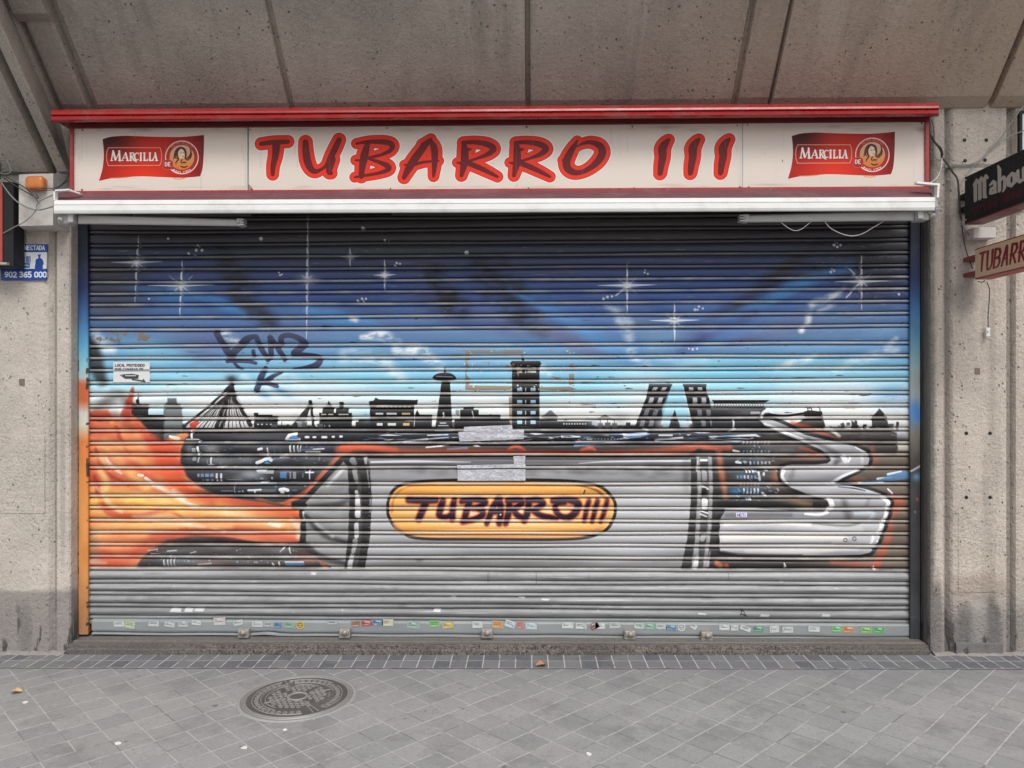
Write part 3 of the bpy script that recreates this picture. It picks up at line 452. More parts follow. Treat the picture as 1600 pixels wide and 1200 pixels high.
        c.stroke(sm(p), 3, col, a, sf)
    T5 = lambda pts: zz(1100, 640, 4.571, pts)
    for _ in range(60):
        x = rng.uniform(1150, 1215); y = rng.uniform(690, 785); c.stroke([(x, y), (x + rng.uniform(0, 4), y + rng.uniform(0, 3))], rng.uniform(.5, 1.2), [(200, 206, 212), (100, 140, 186), (140, 144, 150)][rng.randint(3)], .7, 1.1)
    for _ in range(16): c.blob(rng.uniform(1130, 1290), rng.uniform(690, 780), rng.uniform(8, 24), rng.uniform(3, 8), [(110, 112, 118), (120, 84, 66)][rng.randint(2)], .35)
    for _ in range(16): c.blob(rng.uniform(1300, 1420), rng.uniform(700, 885), rng.uniform(8, 24), rng.uniform(4, 12), [(96, 84, 76), (140, 96, 76), (118, 112, 106)][rng.randint(3)], .4)
    # big chrome zig-zag
    zig = T5([(395, 70), (470, 66), (580, 110), (720, 180), (900, 222), (1080, 262), (1165, 305), (1182, 345), (1172, 392), (1100, 432), (1000, 480), (930, 530), (1060, 548), (1180, 575), (1290, 618), (1332, 660), (1322, 730), (1290, 820), (1262, 900), (1225, 975), (1185, 1020), (1120, 1036), (900, 1042), (500, 1040), (250, 1036), (115, 1010), (108, 880), (120, 770), (160, 712), (500, 716), (860, 722), (900, 695), (895, 655), (850, 636), (740, 604), (620, 556), (562, 510), (545, 460), (556, 415), (620, 392), (800, 392), (880, 384), (905, 362), (895, 325), (830, 284), (700, 226), (540, 164), (430, 112)])
    c.poly(zig, (44, 42, 44), 1, 2, grow=5.5)
    def zcol(X, Y):
        v = np.interp(Y, [655, 690, 712, 728, 745, 758, 775, 800, 822, 838, 855, 868], [160, 166, 142, 176, 150, 158, 168, 138, 178, 186, 172, 132]) + 56 * (vnoise(X + Y * .5, Y, 70, 14, 71, 3) - .5)
        return np.stack([v, v, v + 3], -1)
    c.poly(zig, zcol, 1, 1.6)
    for p, r, col, a, sf in [([(430, 100, 6), (560, 150, 8), (700, 205, 8)], 0, (226, 228, 230), .9, 8), ([(600, 160, 4), (720, 200, 6)], 0, (120, 122, 126), .7, 14), ([(740, 210, 10), (900, 290, 16), (960, 340, 24), (940, 380, 16)], 0, (96, 97, 100), .85, 34), ([(1000, 340, 20), (1010, 370, 16)], 0, (222, 224, 228), .9, 18), ([(1045, 345, 6), (1030, 370, 8)], 0, (232, 232, 234), .9, 8), ([(1080, 270, 4), (1160, 312, 8)], 0, (226, 228, 230), .9, 8), ([(1130, 310, 8), (1130, 380, 10)], 0, (196, 200, 206), .8, 24),
                             ([(570, 430, 12), (556, 480, 12), (590, 520, 8)], 0, (232, 232, 232), .9, 18), ([(640, 430, 12), (620, 480, 20)], 0, (110, 110, 112), .6, 34), ([(1110, 432, 4), (1000, 470, 10), (920, 515, 8)], 0, (228, 230, 232), .9, 14), ([(870, 530, 6), (980, 545, 10), (1150, 580, 12), (1260, 606, 6)], 0, (206, 214, 222), .9, 14), ([(960, 552, 3), (1070, 562, 6), (1150, 580, 3)], 0, (54, 56, 62), .9, 9),
                             ([(895, 640, 16), (912, 690, 20), (880, 720, 14)], 0, (236, 236, 236), .95, 14), ([(1270, 620, 12), (1312, 660, 16), (1300, 710, 8)], 0, (238, 238, 238), .95, 14), ([(1300, 740, 12), (1270, 820, 12), (1240, 880, 8)], 0, (236, 236, 236), .95, 14), ([(1080, 740, 12), (1200, 740, 18), (1180, 790, 8)], 0, (176, 184, 192), .8, 30), ([(1000, 660, 20), (1030, 760, 24)], 0, (84, 84, 88), .7, 50), ([(1180, 640, 10), (1160, 680, 14)], 0, (120, 126, 134), .7, 28),
                             ([(720, 745, 6), (820, 750, 10), (880, 735, 8)], 0, (234, 234, 234), .95, 12), ([(150, 708, 3), (340, 712, 6), (600, 722, 3)], 0, (234, 234, 234), .9, 8), ([(160, 750, 16), (400, 745, 18), (620, 752, 12)], 0, (104, 104, 108), .8, 30), ([(150, 820, 8), (400, 800, 12), (760, 826, 6)], 0, (232, 226, 216), .8, 26), ([(780, 812, 6), (1000, 830, 9), (1120, 812, 4)], 0, (96, 94, 94), .7, 18), ([(820, 850, 12), (1120, 860, 20)], 0, (214, 214, 214), .7, 34), ([(150, 920, 20), (600, 905, 22), (1000, 920, 18)], 0, (214, 206, 196), .8, 50), ([(130, 960, 12), (500, 960, 10), (900, 950, 6)], 0, (124, 120, 118), .7, 26),
                             ([(300, 1010, 10), (700, 1010, 16), (1100, 990, 10)], 0, (190, 186, 180), .7, 30), ([(130, 1010, 4), (300, 1034, 6), (700, 1038, 6)], 0, (84, 82, 84), .9, 12), ([(1210, 910, 8), (1190, 960, 10)], 0, (230, 232, 234), .9, 14)]:
        c.stroke(sm(T5(p)), r, col, a, sf / 4.571)
    for x, y in ((1008, 932), (1073, 922)): c.ring(1100 + x / 4.571, 640 + y / 4.571, 2.6, .8, (92, 90, 90)); 
    c.disc(1370.5, 846, 1.4, (225, 225, 225))
    c.poly(T5([(90, 640), (300, 650), (560, 655), (700, 640), (860, 645), (875, 665), (868, 700), (100, 702)]), (44, 43, 45), 1, 1.5); c.blob(1254, 786, 26, 5, (134, 104, 78), .9, 8); c.poly(T5([(780, 640), (850, 640), (880, 670), (868, 705), (770, 705)]), (40, 40, 42), 1, 2)
    c.stroke(sm([(1190, 652, 2), (1192, 645, 2.4), (1200, 641, 2.2), (1207, 645, 1.4)]), 2, (224, 226, 228), .95, 1.4); c.stroke(sm([(1174, 645, 2), (1186, 645, 2)]), 1.6, (190, 192, 194), .8, 2)
    c.poly([(1200, 662), (1226, 672), (1236, 678), (1226, 678), (1204, 668)], (224, 226, 228), .9, 1.5)
    for p in ([(1342, 755), (1380, 753)], [(1371, 748), (1392, 746)], [(1387, 741), (1408, 737)]): c.stroke([(p[0][0], p[0][1], 1.8), (p[1][0], p[1][1], 1.6)], 2, (214, 222, 230), .95, 1.2)
    c.poly([(1345, 753), (1372, 750), (1390, 742), (1412, 736), (1425, 738), (1420, 748), (1390, 752), (1350, 756)], (88, 138, 188), .85, 2)
    c.stroke([(1387, 764), (1394, 771)], 1.4, (226, 226, 226), .9)
    for x, y in ((1225, 880), (1364, 884)): c.stroke([(x, y, 1), (x + 2, y + 6, 2)], 1.5, (214, 212, 208), .9)
    c.rect(1150, 801, 1167, 808, (206, 204, 224), .95); text(c, 'NETI', 1152, 802.5, 3, 4, .8, .5, (90, 84, 170))
    # ---- name plate on the hull
    pl = sm([(606, 795), (612, 770), (634, 756), (690, 751), (800, 750), (890, 752), (936, 760), (958, 780), (961, 800), (952, 822), (930, 836), (880, 842), (740, 842), (660, 841), (632, 834), (612, 816)], 5, True)
    c.poly(pl, (40, 36, 34), 1, 2.2, grow=2.6)
    def pcol(X, Y):
        e = np.exp(-((Y - 802) / 22.) ** 2 - ((X - 785) / 130.) ** 2)[..., None]; n = vnoise(X, Y, 60, 14, 81)[..., None]
        return np.array((226, 158, 70), np.float32) * (1 - e * .8) + np.array((240, 222, 190), np.float32) * e * .8 + (n - .5) * 14
    c.poly(pl, pcol, 1, 1.5, grow=-2)
    c.stroke(sm([(612, 800, 2), (616, 778, 2), (634, 762, 1), (680, 756, .6)]), 1, (180, 110, 50), .7, 3); c.stroke(sm([(616, 818, 3), (640, 834, 3), (760, 838, 2), (900, 837, 3), (940, 824, 2)]), 2, (206, 140, 84), .8, 6)
    c.stroke(sm([(900, 758, .8), (932, 766, 2), (948, 782, 2)]), 1, (96, 70, 40), .7, 3)
    Z8 = lambda pts: zz(590, 730, 4.103, pts)
    LT = [[(200, 208, 16), (290, 212, 17), (375, 212, 13)], [(312, 215, 18), (290, 270, 17), (262, 335, 14)], [(418, 215, 14), (402, 270, 15), (398, 312, 13), (440, 320, 12), (470, 305, 12)], [(492, 210, 12), (482, 260, 13), (478, 335, 13)],
          [(540, 218, 12), (620, 205, 14), (690, 222, 14), (640, 258, 12), (585, 262, 10)], [(585, 262, 10), (660, 272, 13), (672, 305, 14), (620, 335, 13), (545, 350, 12)], [(590, 220, 15), (570, 280, 15), (555, 345, 12)],
          [(775, 200, 14), (740, 260, 14), (715, 320, 12), (700, 362, 9)], [(780, 205, 15), (790, 280, 15), (780, 360, 13)], [(735, 290, 9), (790, 285, 9)],
          [(845, 225, 13), (840, 290, 15), (820, 360, 12)], [(835, 215, 13), (900, 208, 15), (925, 228, 14), (880, 265, 12), (850, 275, 10)], [(870, 275, 12), (900, 310, 13), (940, 325, 12)],
          [(970, 225, 13), (960, 290, 15), (940, 345, 12)], [(960, 215, 13), (1020, 208, 15), (1060, 232, 14), (1010, 270, 12), (975, 275, 10)], [(1000, 280, 12), (1050, 310, 13), (1110, 322, 12), (1150, 330, 8)],
          [(1125, 215, 13), (1200, 205, 15), (1280, 228, 18), (1275, 280, 17), (1225, 322, 17), (1170, 312, 13), (1140, 270, 12), (1150, 235, 10), (1200, 225, 10)],
          [(1355, 215, 9), (1340, 270, 10), (1325, 345, 7)], [(1410, 215, 9), (1395, 270, 10), (1375, 350, 7)], [(1472, 212, 8), (1458, 270, 9), (1430, 350, 7)]]
    for p in LT: c.stroke(sm(Z8(p)), 3, (196, 96, 56), .75, 3, 3.2)
    for p in LT: c.stroke(sm(Z8(p)), 3, (168, 70, 48), .9, 1.2, 2.0)
    for p in LT: c.stroke(sm(Z8(p)), 3, (58, 28, 48), 1, 1, .6)
    c.disc(782, 804, 1.3, (235, 225, 215)); c.stroke([(914, 766), (912, 772)], 1, (60, 50, 40)); c.blob(912, 774, 6, 2, (60, 50, 40), .0)
    # peeled paint: tan outline where a poster was, plus flakes
    tn = (148, 130, 112)
    for p in [[(727, 547), (817, 547), (818, 552), (800, 553), (733, 552), (727, 552)], [(727, 552), (734, 552), (734, 560), (730, 566), (733, 572), (730, 580), (728, 584), (734, 592), (733, 603), (727, 603)], [(727, 602), (800, 603), (800, 609), (740, 610), (727, 609)], [(890, 568), (898, 568), (898, 577), (891, 576)], [(889, 584), (897, 584), (897, 600), (889, 602)], [(790, 570), (800, 572), (812, 574), (810, 590), (806, 574), (790, 575)], [(843, 605), (890, 604), (902, 608), (885, 611), (843, 609)], [(861, 588), (878, 590), (870, 593)], [(795, 620), (800, 620), (800, 665), (796, 660)], [(712, 640), (718, 641), (717, 650), (712, 648)]]:
        c.poly(p, tn, .95, 1)
    for _ in range(120):
        x = rng.uniform(716, 900); y = rng.choice([rng.normal(606, 4), rng.normal(572, 4), rng.normal(549, 2)])
        c.disc(x, y, rng.uniform(.4, 1.5), tn if rng.rand() < .6 else (215, 215, 212), .9, .8)
    c.poly([(770, 549), (790, 549), (780, 545.5)], (104, 160, 205), .8, 3)
    for _ in range(230):
        x = rng.uniform(140, 1420); j = rng.choice(range(8, 18)); y = JL[j] + (JR[j] - JL[j]) * (x - 140) / 1280 + rng.normal(0, 1.2) + rng.choice([-3, 3, 8, -7], p=[.4, .4, .1, .1]); L = rng.exponential(8) + 1
        c.stroke([(x, y, .3), (x + L * .3, y + rng.uniform(-.5, .5), rng.uniform(.5, 1.3)), (x + L, y, .3)], .6, rng.choice([52, 96, 132]) * np.array((1, .95, .9)), rng.uniform(.5, .95), .8)
    for _ in range(260):
        x = rng.uniform(1290, 1424); y = rng.uniform(380, 700); L = rng.exponential(7) + 1
        c.stroke([(x, y, .2), (x + L, y, .2)], .5, rng.choice([90, 150, 190]) * np.array((1, .97, .92)), rng.uniform(.3, .8), .8)
    # scribbled tag
    T4 = lambda pts: zz(320, 500, 8, pts)
    tg = (58, 62, 92)
    for p in [[(150, 160, 40), (210, 270, 40), (290, 400, 44), (350, 460, 40)], [(600, 210, 30), (530, 240, 44), (440, 330, 50), (330, 440, 40), (290, 510, 30)], [(280, 515, 22), (450, 512, 26), (560, 520, 24), (640, 540, 20)], [(360, 520, 18), (420, 590, 20), (470, 612, 16)],
              [(600, 210, 30), (650, 220, 34), (690, 330, 34), (760, 440, 32), (790, 500, 30)], [(610, 390, 26), (615, 450, 26)], [(820, 220, 34), (825, 330, 36), (830, 430, 34), (800, 490, 30)], [(820, 220, 34), (900, 330, 34), (970, 440, 34), (1000, 500, 26)],
              [(960, 300, 36), (960, 220, 36), (1040, 190, 32), (1160, 220, 34), (1250, 290, 44), (1200, 350, 50), (1120, 410, 40)], [(1110, 430, 34), (1250, 440, 34), (1400, 460, 34), (1440, 510, 40), (1380, 570, 40), (1240, 596, 20), (1100, 606, 10)],
              [(760, 600, 26), (730, 660, 38), (690, 760, 42), (650, 880, 36)], [(960, 660, 14), (860, 700, 26), (760, 770, 34)], [(660, 800, 24), (780, 790, 28), (880, 820, 26), (910, 832, 20)]]:
        c.stroke(sm(T4(p)), 3, tg, .93, 1.4)
    # ---- bare galvanised slats below the painting
    e = 887.5 + (X - 140) / 1280 * 3.8
    w = (slice(0, c.h), slice(0, c.w)); m = smooth(.5 + (Y - e) / 1.0)
    def gal(X, Y):
        v = 141 + 34 * (vnoise(X, Y, 130, 8, 91, 3) - .5) + 14 * (vnoise(X, Y, 14, 5, 92, 3) - .5) - 14 * smooth((Y - 925) / 40)
        return np.stack([v, v, v * 1.01], -1)
    c.put((w, X, Y), m * np.ones_like(X), gal)
    for _ in range(260):
        x = rng.uniform(140, 1400); y = rng.uniform(895, 964); L = rng.exponential(34); v = rng.choice([96, 120, 182, 196])
        c.stroke([(x, y, .2), (x + L / 2, y + rng.uniform(-.4, .4), rng.uniform(.3, 1.2)), (x + L, y, .2)], .4, (v * .98, v, v), rng.uniform(.2, .6), 1.0)
    for _ in range(70): c.blob(rng.uniform(140, 1420), rng.uniform(930, 964), rng.uniform(6, 40), rng.uniform(1.5, 5), (108, 108, 106), .35)
    for x, y, w_, h_ in [(266, 950, 18, 6), (289, 950, 14, 6), (304, 950, 16, 5), (677, 950, 12, 6), (703, 930, 10, 4), (810, 931, 10, 4), (845, 935, 14, 3), (1186, 959, 16, 5), (1090, 957, 13, 3), (1282, 959, 14, 5), (486, 894, 9, 4)]:
        c.poly([(x + rng.uniform(0, 3), y), (x + w_, y + rng.uniform(0, 1.5)), (x + w_ - rng.uniform(0, 3), y + h_), (x, y + h_ - 1)], (196, 198, 200), .8, 1)
    c.stroke(sm([(1156, 960), (1160, 954), (1164, 960), (1157, 958), (1166, 962)]), .7, (40, 40, 42))
    for x in (764, 762, 838, 1138, 920): c.stroke([(x, rng.uniform(893, 900)), (x, rng.uniform(904, 916))], .35, (70, 70, 70), .7)
    for _ in range(60):
        x = rng.uniform(140, 1400); y = rng.uniform(925, 962); c.stroke([(x, y), (x + rng.exponential(20), y)], .5, (112, 112, 110), .4, 1.2)
    # worn, paler metal along every interlocking bead
    for j, (a, b) in enumerate(zip(JL, JR)):
        if a > 890: continue
        yj = a + (b - a) * (X - 140) / 1280
        n = vnoise(X, Y * 0 + j * 37, 30, 1, 100 + j, 4)
        m = np.exp(-((Y - yj) / 2.3) ** 4) * np.clip(.30 + n * .75, 0, .88) * (.3 if a < 400 else 1)
        c.put((w, X, Y), m, (178, 172, 165) if a > 430 else (120, 116, 112))
    gy = c.a[:int((600 - c.y0) * c.k)].mean(-1, keepdims=True); wgt = np.interp(Y[:gy.shape[0], 0], [560, 600], [.16, 0])[:, None, None]; c.a[:gy.shape[0]] = c.a[:gy.shape[0]] * (1 - wgt) + gy * wgt
    c.a = np.clip(c.a, 0, 255); c.a = 255 * (c.a / 255) ** (1 + .22 * np.clip(1 - c.a.mean(-1, keepdims=True) / 170, 0, 1)) * 1.03
    gy = c.a.mean(-1, keepdims=True); c.a = c.a * .92 + gy * .08
    # guide rails
    gx = np.interp(c.Y[:, 0], [330, 400, 450, 500, 540, 575, 590, 600, 625, 645, 665, 690, 760, 880, 1010], np.arange(15))
    gc = np.array([(34, 36, 44), (34, 40, 58), (40, 54, 98), (60, 110, 160), (90, 160, 196), (140, 190, 200), (176, 190, 190), (196, 104, 66), (192, 100, 62), (196, 192, 184), (196, 190, 176), (206, 118, 60), (214, 144, 80), (206, 138, 74), (150, 110, 80)], float)
    col = np.stack([np.interp(gx, np.arange(15), gc[:, i]) for i in range(3)], -1)
    i1 = int((138 - c.x0) * c.k); nz = vnoise(X[:, :i1], Y, 12, 30, 120)[..., None]
    c.a[:, :i1] = col[:, None, :] + (nz - .5) * 24
    for _ in range(60):
        y = rng.uniform(560, 1000); gx0 = rng.choice([118, 122, 136]); c.stroke([(gx0, y), (gx0 + rng.uniform(-.6, .6), y + rng.exponential(6))], rng.uniform(.5, 1.6), (52, 44, 38), .8, 1)
    c.stroke([(122, 480), (122.6, 700), (122, 990)], .8, (60, 52, 46), .7, 1.2)
    gx = np.interp(c.Y[:, 0], [330, 430, 480, 540, 590, 620, 650, 680, 720, 760, 800, 1010], np.arange(12))
    gc = np.array([(32, 33, 40), (30, 40, 74), (50, 92, 140), (90, 136, 156), (140, 150, 150), (150, 156, 158), (104, 132, 160), (118, 112, 104), (70, 66, 64), (60, 58, 58), (52, 52, 54), (56, 58, 62)], float)
    col = np.stack([np.interp(gx, np.arange(12), gc[:, i]) for i in range(3)], -1)
    i1 = int((1422 - c.x0) * c.k); nz = vnoise(X[:, i1:], Y, 12, 26, 130)[..., None]
    c.a[:, i1:] = col[:, None, :] + (nz - .5) * 26
    c.blob(1430, 640, 8, 14, (60, 120, 190), .9); c.blob(1434, 652, 5, 8, (60, 120, 190), .7); c.stroke([(1424, 736), (1438, 728)], 1.6, (190, 188, 184), .8); c.blob(1432, 745, 6, 6, (90, 150, 190), .8); c.disc(1433, 780, 2.4, (150, 84, 60), .9); c.disc(1430, 800, 2, (140, 130, 120), .6)
    return c

# ---------------------------------------------------------------- shop sign, printed panels
def paint_logo(c, ox, oy, sx, sy, k):
    # k: print brightness; crop is 1600 x 844, s = crop px per surface unit
    Z = lambda pts: [(ox + p[0] / sx, oy + p[1] / sy) + tuple(q / sx for q in p[2:]) for p in pts]
    out = sm([(92, 200), (220, 165), (420, 152)], 4) + sm([(420, 152), (800, 165), (1150, 168), (1350, 155), (1500, 140)], 4) + sm([(1500, 140), (1497, 350), (1480, 600), (1445, 715)], 4) + sm([(1445, 715), (1200, 735), (900, 725), (600, 715), (400, 730), (200, 745), (40, 780)], 4) + sm([(40, 780), (90, 600), (108, 400), (92, 200)], 4)
    c.poly(Z(out), (236, 224, 216), 1, .8, grow=.7)
    def rc(X, Y):
        u = (X - ox) * sx / 1600; v = (Y - oy) * sy / 844
        t = np.exp(-(((u - .42) / .3) ** 2)) * np.clip(.55 + .75 * (v - .2), 0, 1)
        dk = np.exp(-(((u - .12) / .2) ** 2 + ((v - .25) / .22) ** 2))
        base = np.array((158, 24, 20), np.float32) + t[..., None] * np.array((66, 26, 2), np.float32)
        base = base * (1 - .62 * dk[..., None]) + 0
        rr = np.clip((u - .8) / .15, 0, 1)[..., None]
        return base * (1 - .35 * rr) + np.array((30, 10, 12), np.float32) * rr * .4
    c.poly(Z(out), rc, 1, .6)
    for p, a in [([(200, 740), (320, 738), (440, 728)], .8), ([(1080, 745), (1160, 756), (1230, 742)], .9)]: c.stroke(Z([(q[0], q[1], 7) for q in p]), .6, (226, 140, 90), a, 1.4)
    fr = sm([(175, 318), (540, 312), (890, 318), (912, 440), (885, 562), (540, 560), (170, 566), (145, 440), (175, 318)], 4)
    c.stroke(Z([(p[0], p[1], 5) for p in [(175, 318), (890, 318), (905, 370), (912, 440), (905, 510), (885, 562), (170, 566), (152, 510), (145, 440), (152, 370), (175, 318)]]), .5, (226, 160, 130), 1, .6)
    # word: thick and thin strokes
    for dx, dy, col in ((5, 6, (92, 22, 20)), (0, 0, (238, 232, 226))):
        def L(*pts): c.stroke(Z([(p[0] + dx, p[1] + dy, p[2]) for p in pts]), 1, col, 1, .5)
        L((235, 365, 9), (215, 495, 8)); L((238, 365, 14), (270, 485, 14)); L((330, 365, 8), (275, 485, 6)); L((322, 365, 13), (330, 495, 15)); L((200, 497, 5), (236, 497, 5)); L((308, 497, 5), (346, 497, 5))
        L((410, 392, 7), (362, 495, 6)); L((412, 392, 12), (440, 495, 12)); L((378, 460, 5), (430, 460, 5)); L((350, 497, 5), (380, 497, 5)); L((422, 497, 5), (462, 497, 5))
        L((482, 392, 12), (480, 495, 12)); L((482, 390, 6), (520, 392, 9), (525, 425, 9), (488, 442, 5)); L((500, 445, 9), (520, 485, 11), (560, 512, 6)); L((466, 390, 5), (490, 390, 5)); L((464, 497, 5), (498, 497, 5))
        L((590, 400, 7), (562, 390, 7), (537, 415, 11), (535, 455, 12), (556, 490, 9), (590, 484, 5)); L((590, 390, 4), (590, 414, 4))
        L((622, 392, 13), (622, 495, 13)); L((606, 391, 5), (638, 391, 5)); L((606, 497, 5), (638, 497, 5))
        L((672, 392, 12), (672, 495, 12)); L((656, 391, 5), (688, 391, 5)); L((664, 494, 8), (714, 494, 9), (720, 474, 6))
        L((748, 392, 12), (748, 495, 12)); L((732, 391, 5), (764, 391, 5)); L((740, 494, 8), (784, 494, 9), (790, 474, 6))
        L((826, 392, 7), (790, 495, 6)); L((822, 392, 12), (842, 495, 12)); L((800, 460, 5), (835, 460, 5)); L((826, 497, 5), (860, 497, 5)); L((778, 497, 5), (802, 497, 5))
    # round emblem
    cx, cy = Z([(1192, 452)])[0]; R = 236 / sx
    c.disc(cx, cy, R, (168, 40, 34)); c.ring(cx, cy, R - 1 / 1, .75, (232, 216, 208))
    r2 = 172 / sx
    w = c.win(cx - r2 - 1, cy - r2 - 1, cx + r2 + 1, cy + r2 + 1)
    d = np.sqrt((w[1] - cx) ** 2 + (w[2] - cy) ** 2)
    g = np.clip((w[2] - (cy - r2)) / (2 * r2), 0, 1)[..., None] + 0 * w[1][..., None]
    cc = np.array((206, 186, 160), np.float32) * (1 - g) + np.array((214, 118, 44), np.float32) * g
    c.put(w, smooth(.5 - (d - r2) / .5), lambda X, Y: cc)
    arctext(c, 'MOLINO SELECTO', cx, cy, 204 / sx, -135, -45, 26 / sx, 30 / sx, .22, (214, 150, 120))
    arctext(c, 'ANNO 1753', cx, cy, 212 / sx, 128, 55, 34 / sx, 34 / sx, .34, (238, 224, 214), True)
    br = (82, 30, 26)
    c.poly(Z(sm([(1150, 335), (1190, 325), (1225, 345), (1240, 400), (1225, 450), (1190, 470), (1155, 450), (1140, 390)], 4, True)), (222, 200, 172), 1, .6)
    for p in [[(1240, 470, 10), (1245, 400, 14), (1225, 340, 16), (1175, 318, 14), (1130, 335, 12), (1100, 380, 12), (1090, 430, 10), (1075, 475, 5)], [(1160, 330, 10), (1130, 370, 12), (1125, 430, 12), (1140, 480, 10), (1110, 520, 8), (1112, 545, 4)], [(1110, 400, 6), (1100, 450, 8), (1120, 470, 5)], [(1300, 320, 4), (1318, 370, 10), (1300, 430, 10), (1262, 465, 8), (1250, 490, 4)], [(1325, 400, 10), (1310, 450, 12), (1270, 490, 10)],
              [(1170, 392, 4), (1185, 388, 4)], [(1208, 385, 4), (1222, 388, 4)], [(1200, 440, 4), (1218, 440, 4)], [(1195, 480, 7), (1180, 510, 8), (1192, 540, 4)], [(1205, 522, 10), (1245, 522, 10)], [(1180, 575, 8), (1220, 590, 10), (1265, 575, 8)]]:
        c.stroke(sm(Z(p)), .5, br, .95, .6)
    # small badge
    bx = Z([(935, 500), (965, 488), (1030, 488), (1065, 510), (1068, 560), (1040, 620), (960, 622), (930, 590)])
    c.poly(bx, (216, 120, 100), 1, .6, grow=.4); c.poly(bx, (164, 40, 34), 1, .6, grow=-.2)
    x, y = Z([(960, 520)])[0]; text(c, 'DE', x, y, 30 / sx, 52 / sy, 1.6, .6, (236, 222, 214))

def paint_sign():
    c = Cv(105, 184, 1458, 306, 3.0, (224, 212, 200))
    X, Y = c.X, c.Y
    n = vnoise(X, Y, 120, 60, 201)[..., None]; c.a += (n - .5) * 8
    ZA = lambda pts: zz(380, 195, 5.3333, pts); ZB = lambda pts: zz(660, 195, 5.3333, pts); ZC = lambda pts: zz(940, 195, 5.3333, pts)
    S = [ZA(p) for p in [
        [(150, 158, 18), (250, 145, 20), (372, 140, 18)], [(275, 165, 34), (268, 260, 28), (250, 340, 22), (246, 412, 17)],
        [(520, 145, 24), (523, 220, 29), (535, 300, 32), (560, 360, 28), (595, 388, 22), (640, 378, 14), (690, 340, 14), (730, 270, 24), (770, 190, 26), (800, 125, 22)], [(738, 290, 34), (722, 350, 30), (716, 395, 22), (735, 405, 14)],
        [(945, 157, 9), (1050, 142, 16), (1180, 145, 22), (1243, 168, 22), (1225, 215, 18), (1150, 250, 14), (1050, 275, 12)], [(1050, 285, 10), (1130, 310, 16), (1205, 345, 24), (1205, 375, 20), (1120, 405, 14), (1000, 425, 12), (930, 437, 8)], [(1035, 165, 22), (1010, 260, 34), (992, 350, 28), (984, 432, 20)], [(938, 295, 8), (1000, 300, 14)],
        [(1560, 125, 14), (1520, 165, 26), (1455, 250, 32), (1390, 345, 32), (1340, 440, 18)], [(1345, 335, 8), (1410, 335, 14), (1500, 312, 12), (1630, 300, 7)], [(1560, 135, 18), (1590, 190, 28), (1596, 260, 28), (1594, 340, 22), (1586, 428, 12)], [(1490, 165, 14), (1565, 120, 12)]]]
    Rg = [[(345, 150, 18), (352, 220, 30), (350, 310, 32), (325, 422, 16)], [(340, 150, 16), (430, 145, 18), (540, 162, 24), (592, 200, 26), (545, 245, 20), (460, 278, 12), (390, 302, 12)], [(385, 320, 22), (470, 355, 22), (560, 398, 18), (625, 432, 12)], [(290, 315, 7), (340, 325, 16)], [(360, 210, 22), (402, 203, 8)]]
    S += [ZB(p) for p in Rg] + [ZB([(q[0] + 437, q[1], q[2]) for q in p]) for p in Rg]
    S += [ZB([(1290, 135, 10), (1250, 200, 24), (1205, 290, 32), (1205, 350, 32), (1245, 390, 28), (1310, 398, 20), (1390, 365, 22), (1465, 300, 30), (1500, 230, 32), (1475, 172, 28), (1400, 145, 18), (1330, 158, 12), (1290, 180, 8)]), ZB([(1168, 295, 7), (1205, 275, 18)])]
    Ig = [[(560, 125, 14), (535, 150, 26), (508, 200, 36), (508, 270, 32), (495, 340, 28), (488, 400, 22), (480, 410, 14)]]
    for k in range(3): S += [ZC([(q[0] + 252 * k, q[1] - 2 * k, q[2]) for q in p]) for p in Ig]
    for ex, col in ((8.3, (244, 234, 226)), (7.0, (140, 26, 20)), (6.2, (228, 52, 28))):
        for p in S: c.stroke(sm(p, 5), 1, col, 1, .5, ex)
    for p in S: c.stroke(sm(p, 5), 1, (102, 22, 24), 1, .5)
    paint_logo(c, 150, 195, 8.889, 8.884, 1)
    paint_logo(c, 1226.5, 189.5, 8.72, 8.65, 1)
    # screws, seams, scuffs
    for x, y in [(104 + 25, 204), (128, 297.5), (386, 203), (391, 202.5), (393, 297), (605, 200), (610, 296.5), (823, 199), (826, 295.5), (988, 198), (991, 295), (1152, 196), (1156, 294), (1168, 195), (1170, 293), (1440, 192)]: c.disc(x, y, 1.1, (70, 52, 46), .9, .8)
    c.poly([(383, 294), (389, 289), (396, 297), (384, 297)], (120, 108, 98), .7, 1); c.stroke([(389, 289), (395, 296)], .5, (70, 60, 54), .8)
    c.blob(1440, 203, 6, 5, (150, 138, 120), .5); c.stroke([(1222, 250), (1223, 253)], .6, (90, 80, 74), .8); c.stroke([(806, 293), (809, 288)], .5, (190, 150, 144), .7)
    for _ in range(70):
        x = rng.uniform(110, 1450); y = rng.uniform(196, 240); c.stroke([(x, y, .3), (x + rng.uniform(-.5, .5), y + rng.exponential(22) + 4, .9)], .6, (176, 158, 142), rng.uniform(.08, .3), 2.2)
    for _ in range(50): c.blob(rng.uniform(110, 1450), rng.uniform(288, 297), rng.uniform(6, 26), rng.uniform(.8, 2.2), (170, 150, 136), .28)
    for _ in range(26): c.blob(rng.uniform(110, 1450), rng.uniform(196, 204), rng.uniform(4, 20), rng.uniform(1, 3), (150, 132, 120), .25)
    return c

